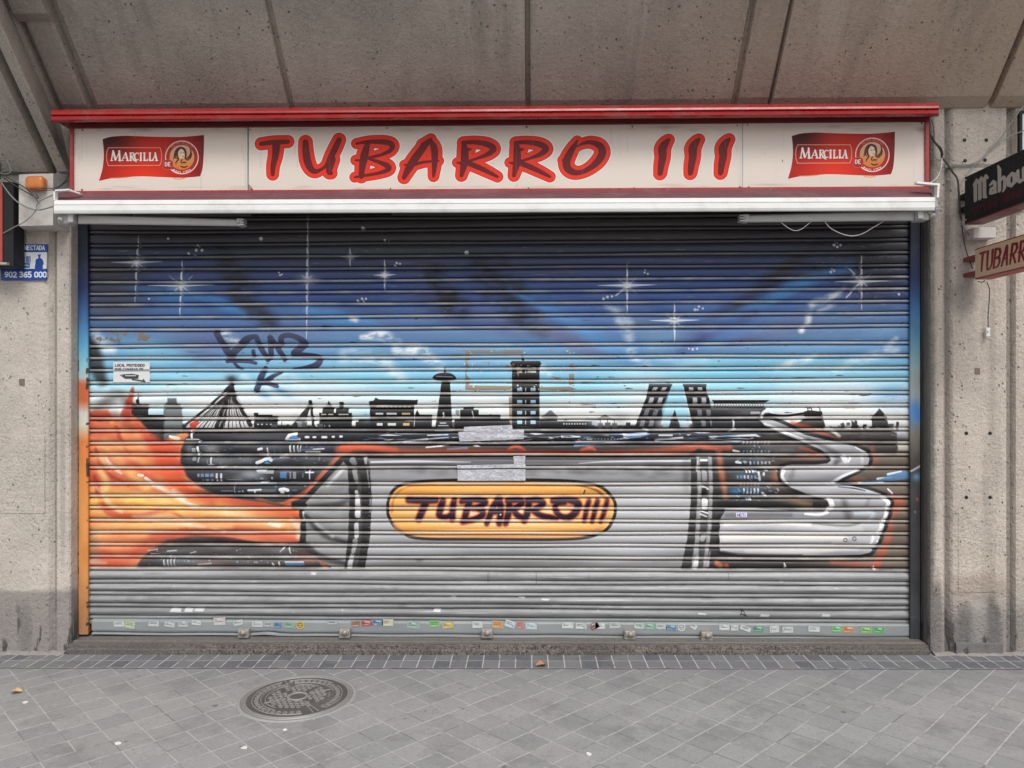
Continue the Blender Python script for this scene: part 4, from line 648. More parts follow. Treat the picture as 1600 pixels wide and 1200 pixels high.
def paint_plaque():
    c = Cv(0, 380, 76, 440, 8.0, (222, 224, 226)); b = (26, 66, 148)
    c.rect(0, 380, 76, 394, b); text(c, 'CONECTADA', 29.5, 384, 3.3, 6.4, 1.3, .72, (226, 230, 236), 1, 0, .4)
    c.rect(0, 420, 76, 440, b); text(c, '902 365 000', 7.5, 425, 5.2, 8, 1.35, .95, (232, 236, 240), 1, 0, .4)
    for x in (38, 41.5, 43.2): c.stroke([(x, 401), (x, 410)], .6, b)
    c.stroke([(41.5, 401), (43.2, 401)], .5, b); c.stroke([(45, 410), (45, 401), (47, 401), (47, 410)], .6, b)
    c.rect(36, 411, 46.5, 418.5, (40, 90, 170)); text(c, 'ONAL', 38, 413.6, 1.4, 2, .6, .3, (220, 226, 236))
    c.poly(sm([(55, 420), (55.3, 412), (56, 406), (59, 404), (60.3, 403), (59.8, 400.5), (60, 398.6), (61.5, 398), (63, 398.6), (63.2, 400.5), (62.8, 403), (65.5, 404.5), (68, 409), (68, 413), (66.5, 415), (66.5, 420)], 3, True), b); c.rect(59.0, 397.6, 64.0, 399.0, b)
    return c

def paint_notice():
    c = Cv(174, 562, 236, 602, 8.0, (220, 220, 218)); k = (50, 50, 52)
    text(c, 'LOCAL PROTEGIDO', 180, 569, 2.5, 3.8, .8, .55, k, 1, 0, .4); text(c, 'POR CAMARAS DE', 180, 575.5, 2.5, 3.6, .95, .55, k, 1, 0, .4)
    c.poly([(190, 585), (206, 584), (217, 586), (216, 592), (195, 592)], k, 1, .8); c.stroke([(196, 587), (212, 587)], .8, (200, 200, 200)); c.stroke([(188, 586), (194, 590)], .7, k); c.stroke([(207, 593), (226, 596)], 1.2, k); c.stroke([(224, 593), (226, 597)], 1, k)
    return c

STICK = []   # x, y, w, h, angle, style
def paint_strip():
    c = Cv(140, 960, 1425, 996, 6.0, (150, 155, 156)); X, Y = c.X, c.Y
    v = (vnoise(X, Y, 60, 8, 301, 4) - .5) * 22; c.a += v[..., None]
    for x in (225, 545, 705, 820, 905, 980, 1105, 1290): c.blob(x, 973, 12, 5, (126, 130, 130), .6)
    for p in [[(222, 976), (232, 971)], [(718, 966), (722, 984)], [(716, 972), (726, 969)], [(1282, 977), (1298, 991)], [(1100, 972), (1112, 978)]]: c.stroke(p, 1.2, (60, 56, 54), .8, 1.6)
    for x, y in [(156, 981), (488, 980), (503, 980), (1404, 977), (1403, 985), (1385, 982)]: c.disc(x, y, 1.6, (70, 68, 66), .9, .8)
    c.ring(1403, 985 + 3, 2.6, 1, (84, 82, 80))
    W_, G_, R_, Yl, Bl, Kk = (205, 208, 206), (70, 150, 100), (186, 62, 56), (206, 176, 60), (60, 120, 176), (60, 60, 60)
    L = [(186, 976, 15, 8, 0, W_), (203, 977, 15, 11, 8, (170, 190, 150)), (240, 975, 16, 9, 3, (190, 192, 194)), (265, 977, 15, 7, 8, (196, 198, 198)), (286, 976, 14, 9, 0, (180, 184, 184)), (307, 974, 14, 7, 6, W_), (343, 972, 17, 11, -3, (196, 190, 188)), (372, 974, 14, 8, -10, (190, 194, 194)), (402, 976, 16, 9, 0, (196, 198, 198)), (419, 977, 14, 6, 0, (176, 180, 182)), (434, 978, 10, 8, 0, Bl), (452, 978, 16, 8, 5, (120, 170, 130)), (469, 978, 13, 12, 0, Yl),
         (519, 974, 14, 5, 0, (180, 184, 184)), (556, 976, 14, 9, -4, (150, 110, 96)), (573, 975, 16, 8, -6, R_), (590, 974, 15, 8, 0, Bl), (606, 974, 16, 10, 0, (190, 190, 150)), (646, 978, 18, 10, 4, (130, 170, 150)), (679, 976, 15, 10, 0, (110, 190, 90)), (700, 978, 16, 9, -8, Yl), (746, 977, 15, 10, 0, W_), (778, 977, 16, 11, 3, (214, 150, 60)), (797, 976, 15, 10, 18, (180, 200, 214)), (813, 978, 11, 10, 0, (200, 110, 104)), (830, 979, 17, 10, 3, (190, 206, 214)),
         (887, 978, 17, 9, 0, W_), (908, 979, 16, 9, 4, W_), (928, 979, 13, 10, -30, (110, 80, 74)), (938, 979, 14, 9, 0, (206, 206, 206)), (961, 978, 16, 9, 0, (186, 190, 190)), (999, 979, 15, 8, 2, (170, 206, 186)), (1016, 980, 16, 9, 2, (110, 176, 140)), (1033, 980, 15, 8, 0, (196, 198, 198)), (1049, 982, 15, 8, 8, (70, 130, 180)), (1065, 981, 13, 13, 0, W_), (1084, 980, 10, 7, 30, (206, 206, 206)), (1132, 981, 15, 9, 0, W_), (1148, 982, 11, 8, 0, W_), (1165, 983, 16, 7, 20, (206, 208, 208)), (1185, 984, 16, 8, 0, (60, 150, 116)),
         (1210, 984, 14, 10, -4, W_), (1231, 985, 16, 9, 0, (196, 198, 198)), (1272, 984, 17, 8, 3, W_), (1308, 984, 15, 9, 0, (90, 196, 100)), (1326, 985, 16, 9, 0, (214, 120, 50)), (1354, 986, 16, 9, 2, (110, 196, 60)), (1374, 986, 16, 9, 2, (70, 180, 90))]
    for i, (x, y, w_, h_, an, col) in enumerate(L):
        y -= 1
        r = np.random.RandomState(500 + i)
        co, si = math.cos(math.radians(an)), math.sin(math.radians(an))
        Q = lambda u, v: (x + u * w_ / 2 * co - v * h_ / 2 * si, y + u * w_ / 2 * si + v * h_ / 2 * co)
        sat = max(col) - min(col); mu = sum(col) / 3; col = tuple(.72 * q + .28 * mu * .9 for q in col) if sat > 30 else tuple(q * .93 for q in col)
        c.poly([Q(-1.02, -1.02), Q(1.02, -1.02), Q(1.02, 1.02), Q(-1.02, 1.02)], col, 1, .3)
        for _ in range(3): c.blob(x + r.uniform(-6, 6), y + r.uniform(-3, 3), r.uniform(1, 4), r.uniform(.5, 2), (150, 153, 152), .5)
        if sat < 40 or r.rand() < .4:
            for _ in range(r.randint(1, 4)):
                u0, v0 = r.choice([-1, 1]) * r.uniform(.5, 1.1), r.choice([-1, 1]) * r.uniform(.4, 1.1)
                c.poly([Q(u0 + r.uniform(-.5, .5), v0 + r.uniform(-.6, .6)) for _ in range(4)], (150, 155, 156), 1, .4)
        ink = (50, 60, 60) if sat < 30 else ((40, 60, 40) if col[1] > col[0] else (120, 30, 30))
        for rr in (-.45, 0.05, .5):
            c.stroke([Q(-.75, rr), Q(-.75 + r.uniform(.8, 1.5), rr)], .45, ink if rr < .2 else (214, 214, 206), .55, .5)
        if i in (12, 35): c.ring(x, y, 3.4, .6, (110, 90, 30) if i == 12 else (120, 130, 130))
        if r.rand() < .5: c.poly([Q(r.uniform(-.8, .2), -.9), Q(r.uniform(.3, .9), -.7), Q(.6, -.2), Q(-.4, -.4)], W_, .7, .5)
        STICK.append((x, y, w_, h_, an, i))
    return c

def paint_hanging():      # u = metres out from the wall (x100), v = centimetres down
    a = Cv(0, 0, 90, 34, 8.0, (36, 36, 38)); g = (176, 168, 158)
    def blk(pts): a.stroke(pts, 1, g, 1, .3, .25)
    # heavy black-letter style word
    x = 5.5
    x = 11
    for k in range(3): blk([(x + k * 4.3, 7.5, 1.5), (x + k * 4.3 + .2, 20, 1.5)]); blk([(x + k * 4.3 - 1.8, 8, .5), (x + k * 4.3 + 1.2, 5.6, 1.1), (x + k * 4.3 + 3, 7.5, .8)])
    blk([(x + 8.8, 20, 1.4), (x + 10.6, 21.4, .5)])
    x = 25; blk([(x, 13.5, .8), (x + 2.6, 12.2, 1.1), (x + 4.2, 14, 1.3), (x + 4.2, 20, 1.2), (x + 5.4, 20.8, .6)]); blk([(x + 4, 16.4, .8), (x + .6, 17, 1.2), (x + .4, 19.5, 1.2), (x + 3.4, 20.4, .8)])
    x = 32; blk([(x, 2.6, .6), (x + 1.2, 6, 1.4), (x + 1.2, 20.4, 1.3)]); blk([(x + 1.4, 13.6, .8), (x + 4.6, 12.3, 1.1), (x + 6, 14.5, 1.3), (x + 5.6, 20, 1.2), (x + 4.4, 22, .6)])
    x = 41; blk([(x + 2.4, 12.2, 1), (x, 14, 1.4), (x, 18.6, 1.4), (x + 2.4, 20.6, 1), (x + 4.8, 18.8, 1.4), (x + 4.8, 14, 1.4), (x + 2.4, 12.2, 1)])
    x = 48.5; blk([(x, 12.4, 1.1), (x + .2, 18.6, 1.3), (x + 2, 20.4, .9), (x + 4.4, 19, .8)]); blk([(x + 4.6, 12.4, 1.2), (x + 4.8, 19.6, 1.2), (x + 6.4, 20.8, .5)])
    text(a, 'DESDE 1890', 9, 25.2, 3.1, 5.2, 1.7, .55, (84, 30, 34), 1, 0, .3)
    b = Cv(0, 0, 90, 30, 8.0, (214, 184, 150)); rd = (120, 34, 36)
    for s_, ex, col in ((0, .9, (200, 120, 96)), (0, 0, rd)):
        x = 4.6
        for ch in 'TUBARRO III':
            if ch == ' ': x += 4; continue
            ww = 1.5 if ch == 'I' else 4.7; hh = 19 if ch != 'O' else 16
            for st in GL[ch]: b.stroke([(x + p[0] * ww + (1 - p[1]) * 1.8 + .5 * math.sin(5 * p[1] + x), 5.2 + p[1] * hh, 1.05 - .4 * p[1]) for p in st], 1, col, .9 if ex else 1, .3, ex * .45)
            x += ww + 2.3
    return a, b
# ---------------------------------------------------------------- materials
MATS = {}
class NT:
    def __init__(s, name):
        s.m = bpy.data.materials.new(name); s.m.use_nodes = True; s.n = s.m.node_tree.nodes; s.l = s.m.node_tree.links
        s.b = s.n['Principled BSDF']; MATS[name] = s.m
        s.pos = s.n.new('ShaderNodeNewGeometry').outputs['Position']
    def val(s, x, sock):
        if hasattr(x, 'links') or hasattr(x, 'is_output'): s.l.new(x, sock)
        else: sock.default_value = x
    def math(s, op, a, b=0.0, c=0.0, clamp=False):
        n = s.n.new('ShaderNodeMath'); n.operation = op; n.use_clamp = clamp
        for i, v in enumerate((a, b, c)):
            s.val(v, n.inputs[i])
        return n.outputs[0]
    def scale(s, v, sx, sy, sz, loc=(0, 0, 0), rot=(0, 0, 0)):
        n = s.n.new('ShaderNodeMapping'); s.l.new(v, n.inputs[0]); n.inputs['Scale'].default_value = (sx, sy, sz); n.inputs['Location'].default_value = loc; n.inputs['Rotation'].default_value = rot
        return n.outputs[0]
    def noise(s, sc_, det=4, rough=.55, v=None, dist=0.0):
        n = s.n.new('ShaderNodeTexNoise'); s.l.new(v if v is not None else s.pos, n.inputs['Vector']); n.inputs['Scale'].default_value = sc_; n.inputs['Detail'].default_value = det; n.inputs['Roughness'].default_value = rough; n.inputs['Distortion'].default_value = dist
        return n.outputs['Fac']
    def voro(s, sc_, v=None, feat='F1'):
        n = s.n.new('ShaderNodeTexVoronoi'); n.feature = feat; s.l.new(v if v is not None else s.pos, n.inputs['Vector']); n.inputs['Scale'].default_value = sc_
        return n.outputs['Distance']
    def white(s, v, dim='3D'):
        n = s.n.new('ShaderNodeTexWhiteNoise'); n.noise_dimensions = dim; s.l.new(v, n.inputs['Vector']); return n.outputs['Value']
    def xyz(s, v=None):
        n = s.n.new('ShaderNodeSeparateXYZ'); s.l.new(v if v is not None else s.pos, n.inputs[0]); return n.outputs
    def comb(s, x, y, z=0.0):
        n = s.n.new('ShaderNodeCombineXYZ')
        for i, v in enumerate((x, y, z)): s.val(v, n.inputs[i])
        return n.outputs[0]
    def ramp(s, v, a, b, lo=0.0, hi=1.0):
        n = s.n.new('ShaderNodeMapRange'); n.interpolation_type = 'SMOOTHSTEP'; s.val(v, n.inputs[0])
        for i, q in enumerate((a, b, lo, hi)): n.inputs[i + 1].default_value = q
        return n.outputs[0]
    def mix(s, f, a, b, mode='MIX'):
        n = s.n.new('ShaderNodeMix'); n.data_type = 'RGBA'; n.blend_type = mode; s.val(f, n.inputs[0])
        for v, i in ((a, 6), (b, 7)):
            if isinstance(v, tuple): n.inputs[i].default_value = tuple(v) + (1,) if len(v) == 3 else v
            else: s.l.new(v, n.inputs[i])
        return n.outputs[2]
    def bump(s, h, strength, dist=0.01, normal=None):
        n = s.n.new('ShaderNodeBump'); s.l.new(h, n.inputs['Height']); n.inputs['Strength'].default_value = strength; n.inputs['Distance'].default_value = dist
        if normal is not None: s.l.new(normal, n.inputs['Normal'])
        return n.outputs[0]
    def out(s, col, rough=.6, normal=None, metal=0.0, spec=0.5):
        if isinstance(col, tuple): s.b.inputs['Base Color'].default_value = tuple(col) + (1,)
        else: s.l.new(col, s.b.inputs['Base Color'])
        s.val(rough, s.b.inputs['Roughness']); s.val(metal, s.b.inputs['Metallic']); s.b.inputs['Specular IOR Level'].default_value = spec
        if normal is not None: s.l.new(normal, s.b.inputs['Normal'])
        return s.m

def simple(name, col, rough=.5, var=.12, sc_=30, bump=.1, metal=0.0, dirt=None, spec=.5):
    t = NT(name); n = t.noise(sc_, 4)
    c = t.mix(n, tuple(q * (1 - var) for q in col), tuple(min(1, q * (1 + var)) for q in col))
    if dirt:
        d = t.ramp(t.noise(5, 6, .7), .45, .75); c = t.mix(t.math('MULTIPLY', d, dirt[1]), c, dirt[0])
    return t.out(c, t.ramp(n, .2, .8, rough - .08, rough + .1), t.bump(t.noise(sc_ * 4, 3), bump, .002), metal, spec)

def concrete(name, base, streak=None, foot=False, pits=1.0, warm=0.0, grain=90, rel=1.0, tone_spots=(), aggc=.35):
    t = NT(name); x, y, z = t.xyz()
    big = t.noise(1.3, 5, .6); mid = t.noise(9, 5, .65); fine = t.noise(grain, 3, .7); agg = t.noise(240, 2, .6)
    a = tuple(q * .78 for q in base); b = tuple(q * 1.2 for q in base)
    c = t.mix(t.ramp(big, .3, .7), a, b)
    c = t.mix(t.math('MULTIPLY', t.ramp(mid, .4, .75), .35), c, tuple(q * .72 for q in base))
    c = t.mix(t.math('MULTIPLY', t.ramp(fine, .45, .7), .35), c, tuple(q * 1.4 for q in base))
    c = t.mix(t.math('MULTIPLY', t.ramp(agg, .5, .7), aggc), c, tuple(q * .5 for q in base)); c = t.mix(t.math('MULTIPLY', t.ramp(agg, .48, .3), aggc), c, tuple(q * 1.6 for q in base))
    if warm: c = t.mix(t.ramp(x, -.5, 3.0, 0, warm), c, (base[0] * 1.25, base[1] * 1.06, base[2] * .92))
    pit = t.voro(26, t.scale(t.pos, 1, 1, .8)); sel = t.ramp(t.noise(6, 3), .45, .6)
    pm = t.math('MULTIPLY', t.ramp(pit, .10, .17, 1, 0), sel)
    pit2 = t.voro(70); pm2 = t.math('MULTIPLY', t.ramp(pit2, .1, .2, 1, 0), t.ramp(t.noise(11, 2), .45, .6))
    c = t.mix(t.math('MULTIPLY', t.math('MAXIMUM', pm, pm2), .7 * pits), c, tuple(q * .28 for q in base))
    fl = t.math('MULTIPLY', t.ramp(t.voro(48, t.scale(t.pos, 1, 1, 1, (3.3, 1.7, 8.1))), .06, .12, 1, 0), t.ramp(t.noise(7, 2, .5, t.scale(t.pos, 1, 1, 1, (5, 2, 1))), .5, .62))
    c = t.mix(t.math('MULTIPLY', fl, .6), c, tuple(min(.8, q * 2.1) for q in base))
    if streak:
        s_ = t.noise(1.0, 5, .6, t.scale(t.pos, *streak)); c = t.mix(t.math('MULTIPLY', t.ramp(s_, .52, .72), .5), c, tuple(q * .5 for q in base))
        s2 = t.noise(1.0, 4, .6, t.scale(t.pos, streak[0] * 1.4, streak[1], streak[2], (9, 4, 2))); c = t.mix(t.math('MULTIPLY', t.ramp(s2, .56, .72), .3), c, tuple(q * 1.5 for q in base))
    for sx_, sz_, rx_, rz_, st_, sc_ in tone_spots:  # tone spots: real stains, darkened grooves, and a painted contact shade
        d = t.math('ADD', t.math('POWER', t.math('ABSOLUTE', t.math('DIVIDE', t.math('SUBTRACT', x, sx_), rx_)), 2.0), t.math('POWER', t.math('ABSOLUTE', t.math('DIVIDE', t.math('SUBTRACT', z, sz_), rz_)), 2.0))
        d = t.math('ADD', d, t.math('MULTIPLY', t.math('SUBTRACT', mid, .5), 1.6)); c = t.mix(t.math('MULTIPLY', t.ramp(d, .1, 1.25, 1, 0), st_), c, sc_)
    if foot:
        e = t.math('ADD', z, t.math('MULTIPLY', t.math('SUBTRACT', t.noise(4, 5), .5), foot[1]))
        f = t.ramp(e, foot[0] - foot[2], foot[0] + foot[2], 1, 0)
        c = t.mix(t.math('MULTIPLY', f, .72), c, (.16, .152, .145))
        dr = t.noise(1.0, 5, .65, t.scale(t.pos, 11, 11, 2.6)); c = t.mix(t.math('MULTIPLY', t.math('MULTIPLY', t.ramp(dr, .52, .60), t.ramp(t.math('ADD', z, t.math('MULTIPLY', mid, .25)), .20, .50, 1, 0)), .9), c, (.045, .042, .04))
    h = t.math('SUBTRACT', t.math('ADD', t.math('MULTIPLY', fine, .5), t.math('MULTIPLY', mid, .8)), t.math('MULTIPLY', t.math('MAXIMUM', pm, pm2), 1.4))
    lump = t.noise(42, 3, .6); c = t.mix(t.math('MULTIPLY', t.ramp(lump, .52, .72), .25), c, tuple(q * .55 for q in base)); nb = t.bump(h, .85, .007 * rel); nb = t.bump(lump, .9, .006 * rel, nb); nb = t.bump(agg, .6, .003, nb)
    return t.out(c, .88, nb, 0, .3)

def make_image(cv, name):
    im = bpy.data.images.new(name, cv.w, cv.h, alpha=False)
    px = np.ones((cv.h, cv.w, 4), np.float32); px[..., :3] = np.clip(cv.a / 255.0, 0, 1)[::-1]
    im.pixels.foreach_set(px.ravel()); im.update(); im.pack()
    return im

def printed(name, cv, gain, rough=.4, dust=.0, bump=.15, spec=.5, wear=None):
    t = NT(name); im = t.n.new('ShaderNodeTexImage'); im.image = make_image(cv, name); im.interpolation = 'Linear'; im.extension = 'EXTEND'
    c = t.mix(1.0, im.outputs[0], (gain, gain, gain), 'MULTIPLY')
    if dust: c = t.mix(t.math('MULTIPLY', t.ramp(t.noise(7, 6, .7, t.scale(t.pos, 1, 1, 4)), .4, .8), dust), c, (.30, .28, .26))
    if wear: c = t.mix(t.math('MULTIPLY', t.ramp(t.noise(60, 4, .7, t.scale(t.pos, .12, 1, 1.5)), .62, .72), wear), c, (.22, .2, .19))
    n = t.noise(40, 4, .6, t.scale(t.pos, .25, 1, 1))
    return t.out(c, t.ramp(n, .2, .8, rough - .1, rough + .12), t.bump(n, bump, .002), 0, spec)
# ---------------------------------------------------------------- object helpers
def tag(o, label=None, cat=None, group=None, kind=None):
    if label: o['label'] = label
    if cat: o['category'] = cat
    if group: o['group'] = group
    if kind: o['kind'] = kind
    return o

class MB:
    def __init__(s): s.v = []; s.f = []; s.uv = []; s.smooth = []; s.mi = []
    def add(s, vs, fs, uvs=None, smooth=False, mi=0):
        n = len(s.v); s.v += [Vector(q) for q in vs]; s.f += [tuple(i + n for i in f) for f in fs]
        s.uv += list(uvs) if uvs is not None else [(0, 0)] * len(vs); s.smooth += [smooth] * len(fs); s.mi += [mi] * len(fs)
        return s
    def box(s, x0, y0, z0, x1, y1, z1, bev=0.0):
        if bev:
            b = min(bev, (x1 - x0) / 3, (y1 - y0) / 3, (z1 - z0) / 3)
            bm = bmesh.new(); bmesh.ops.create_cube(bm, size=1)
            for v in bm.verts: v.co = Vector(((x0 + x1) / 2 + v.co.x * (x1 - x0), (y0 + y1) / 2 + v.co.y * (y1 - y0), (z0 + z1) / 2 + v.co.z * (z1 - z0)))
            bmesh.ops.bevel(bm, geom=bm.edges[:], offset=b, segments=2, profile=.5, affect='EDGES')
            s.add([v.co.copy() for v in bm.verts], [tuple(v.index for v in f.verts) for f in bm.faces]); bm.free(); return s
        v = [(x0, y0, z0), (x1, y0, z0), (x1, y1, z0), (x0, y1, z0), (x0, y0, z1), (x1, y0, z1), (x1, y1, z1), (x0, y1, z1)]
        return s.add(v, [(0, 3, 2, 1), (4, 5, 6, 7), (0, 1, 5, 4), (1, 2, 6, 5), (2, 3, 7, 6), (3, 0, 4, 7)])
    def loft(s, A, B, closed=True, caps=True, nx=1, smooth=False):
        """A, B: matching outlines at the two ends; nx pieces between"""
        A = [Vector(q) for q in A]; B = [Vector(q) for q in B]; n = len(A); vs = []; fs = []
        for i in range(nx + 1): vs += [a.lerp(b, i / nx) for a, b in zip(A, B)]
        m = n if closed else n - 1
        for i in range(nx):
            for k in range(m):
                k2 = (k + 1) % n; fs.append((i * n + k, i * n + k2, (i + 1) * n + k2, (i + 1) * n + k))
        if caps and closed: fs += [tuple(range(n))[::-1], tuple(nx * n + k for k in range(n))]
        return s.add(vs, fs, smooth=smooth)
    def tube(s, pts, r, n=8, caps=True):
        P = [Vector(p) for p in pts]; vs = []; fs = []; up = Vector((.13, .31, .94))
        for i, p in enumerate(P):
            d = (P[min(i + 1, len(P) - 1)] - P[max(i - 1, 0)]).normalized()
            a = d.cross(up)
            if a.length < .05: a = d.cross(Vector((1, 0, 0)))
            a.normalize(); b = d.cross(a)
            rr = r[i] if isinstance(r, (list, tuple)) else r
            vs += [p + (a * math.cos(2 * math.pi * k / n) + b * math.sin(2 * math.pi * k / n)) * rr for k in range(n)]
        for i in range(len(P) - 1):
            for k in range(n): fs.append((i * n + k, i * n + (k + 1) % n, (i + 1) * n + (k + 1) % n, (i + 1) * n + k))
        s.add(vs, fs, smooth=True)
        if caps: s.add(vs[:n], [tuple(range(n))]); s.add(vs[-n:], [tuple(range(n))[::-1]])
        return s
    def lathe(s, prof, c, n=32, axis='z', smooth=True):
        vs = []; fs = []
        for r, h in prof:
            for k in range(n):
                a = 2 * math.pi * k / n
                vs.append(Vector(c) + (Vector((r * math.cos(a), r * math.sin(a), h)) if axis == 'z' else Vector((r * math.cos(a), h, r * math.sin(a)))))
        for i in range(len(prof) - 1):
            for k in range(n): fs.append((i * n + k, i * n + (k + 1) % n, (i + 1) * n + (k + 1) % n, (i + 1) * n + k))
        return s.add(vs, fs, smooth=smooth)
    def build(s, name, mat, parent=None, label=None, cat=None, group=None, kind=None, recalc=True):
        me = bpy.data.meshes.new(name)
        if parent is not None: org = s_world(parent)
        else:
            lo = [min(v[i] for v in s.v) for i in range(3)]; hi = [max(v[i] for v in s.v) for i in range(3)]
            org = Vector(((lo[0] + hi[0]) / 2, (lo[1] + hi[1]) / 2, lo[2]))
        me.from_pydata([tuple(v - org) for v in s.v], [], s.f)
        for m in (mat if isinstance(mat, (list, tuple)) else [mat]): me.materials.append(m)
        me.polygons.foreach_set('use_smooth', s.smooth); me.polygons.foreach_set('material_index', s.mi)
        ul = me.uv_layers.new(name='uv'); vi = np.empty(len(me.loops), np.int32); me.loops.foreach_get('vertex_index', vi)
        ul.data.foreach_set('uv', np.array(s.uv, np.float32)[vi].ravel())
        if recalc:
            bm = bmesh.new(); bm.from_mesh(me); bmesh.ops.recalc_face_normals(bm, faces=bm.faces[:]); bm.to_mesh(me); bm.free()
        me.update()
        o = bpy.data.objects.new(name, me); sc.collection.objects.link(o)
        if parent is not None: o.parent = parent
        else: o.location = org
        return tag(o, label, cat, group, kind)
ORG = {}
def s_world(p):
    q = Vector((0, 0, 0))
    while p is not None: q += p.location; p = p.parent
    return q
def empty(name, loc, label, cat, group=None):
    o = bpy.data.objects.new(name, None); o.empty_display_size = .1; sc.collection.objects.link(o); o.location = loc
    return tag(o, label, cat, group)
def curve(pts, n=8):
    return [Vector(p) for p in sm([tuple(q) for q in pts], n)]
def wq(l): return [W(*q) for q in l]

# ---------------------------------------------------------------- materials in use
M_PILL = concrete('pillar_concrete', (.43, .385, .338), None, (.36, .05, .02), 1.2, 0, 90, 1.3, [(W(83, 600).x, 1.4, .016, 3.0, .7, (.15, .135, .12)), (W(40, 990).x, .12, .05, .2, .6, (.08, .076, .07)), (W(98, 760).x, 1.0, .02, .6, .4, (.2, .185, .17))], .42)  # first spot darkens the groove along its whole height
M_PILR = concrete('pillar_concrete_rough', (.42, .368, .318), (7, 7, .5), (.34, .3, .12), 1.3, 0, 75, 1.7, [(W(1450, 600).x, 1.5, .05, 3.2, .85, (.10, .095, .088)), (W(1481, 600).x, 1.4, .03, 3.0, .5, (.17, .15, .135)), (W(1580, 600).x, 1.4, .025, 3.0, .6, (.13, .118, .105)), (W(1530, 880).x, .42, .24, .10, .55, (.24, .185, .145)), (W(1505, 460).x, 2.1, .09, .12, .6, (.17, .15, .135)), (W(1507, 985).x, .13, .07, .22, .95, (.035, .032, .03)), (W(1552, 985).x, .14, .055, .26, .92, (.035, .032, .03)), (W(1465, 940).x, .2, .03, .35, .7, (.07, .065, .06)), (W(1530, 970).x, .17, .06, .22, .6, (.40, .38, .36))], .5)  # jamb and grooves darkened, contact shade under the cream sign painted in, foot stains
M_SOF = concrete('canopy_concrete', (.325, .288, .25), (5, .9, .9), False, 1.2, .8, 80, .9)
M_GRAN = None
def granite():
    t = NT('doorstep_granite'); v = t.scale(t.pos, 1, 1, .8, (0, 0, 0), (.2, .5, .3))
    n = t.noise(55, 5, .75, v, 1.6); n2 = t.noise(4, 4)
    c = t.mix(t.ramp(n, .38, .6), (.016, .014, .013), (.17, .145, .128)); c = t.mix(t.math('MULTIPLY', t.ramp(n2, .45, .65), .5), c, (.05, .043, .04))
    x, y, z = t.xyz(); c = t.mix(t.math('MULTIPLY', t.ramp(x, -2.4, -1.7, 1, 0), .6), c, (.085, .08, .074)); c = t.mix(t.math('MULTIPLY', t.ramp(x, 1.3, 2.0, 0, 1), .5), c, (.08, .074, .068))
    sp = t.noise(320, 2, .5); c = t.mix(t.math('MULTIPLY', t.ramp(sp, .58, .68), .5), c, (.36, .33, .3))
    return t.out(c, .8, t.bump(n, .8, .004), 0, .3)
M_GRAN = granite()
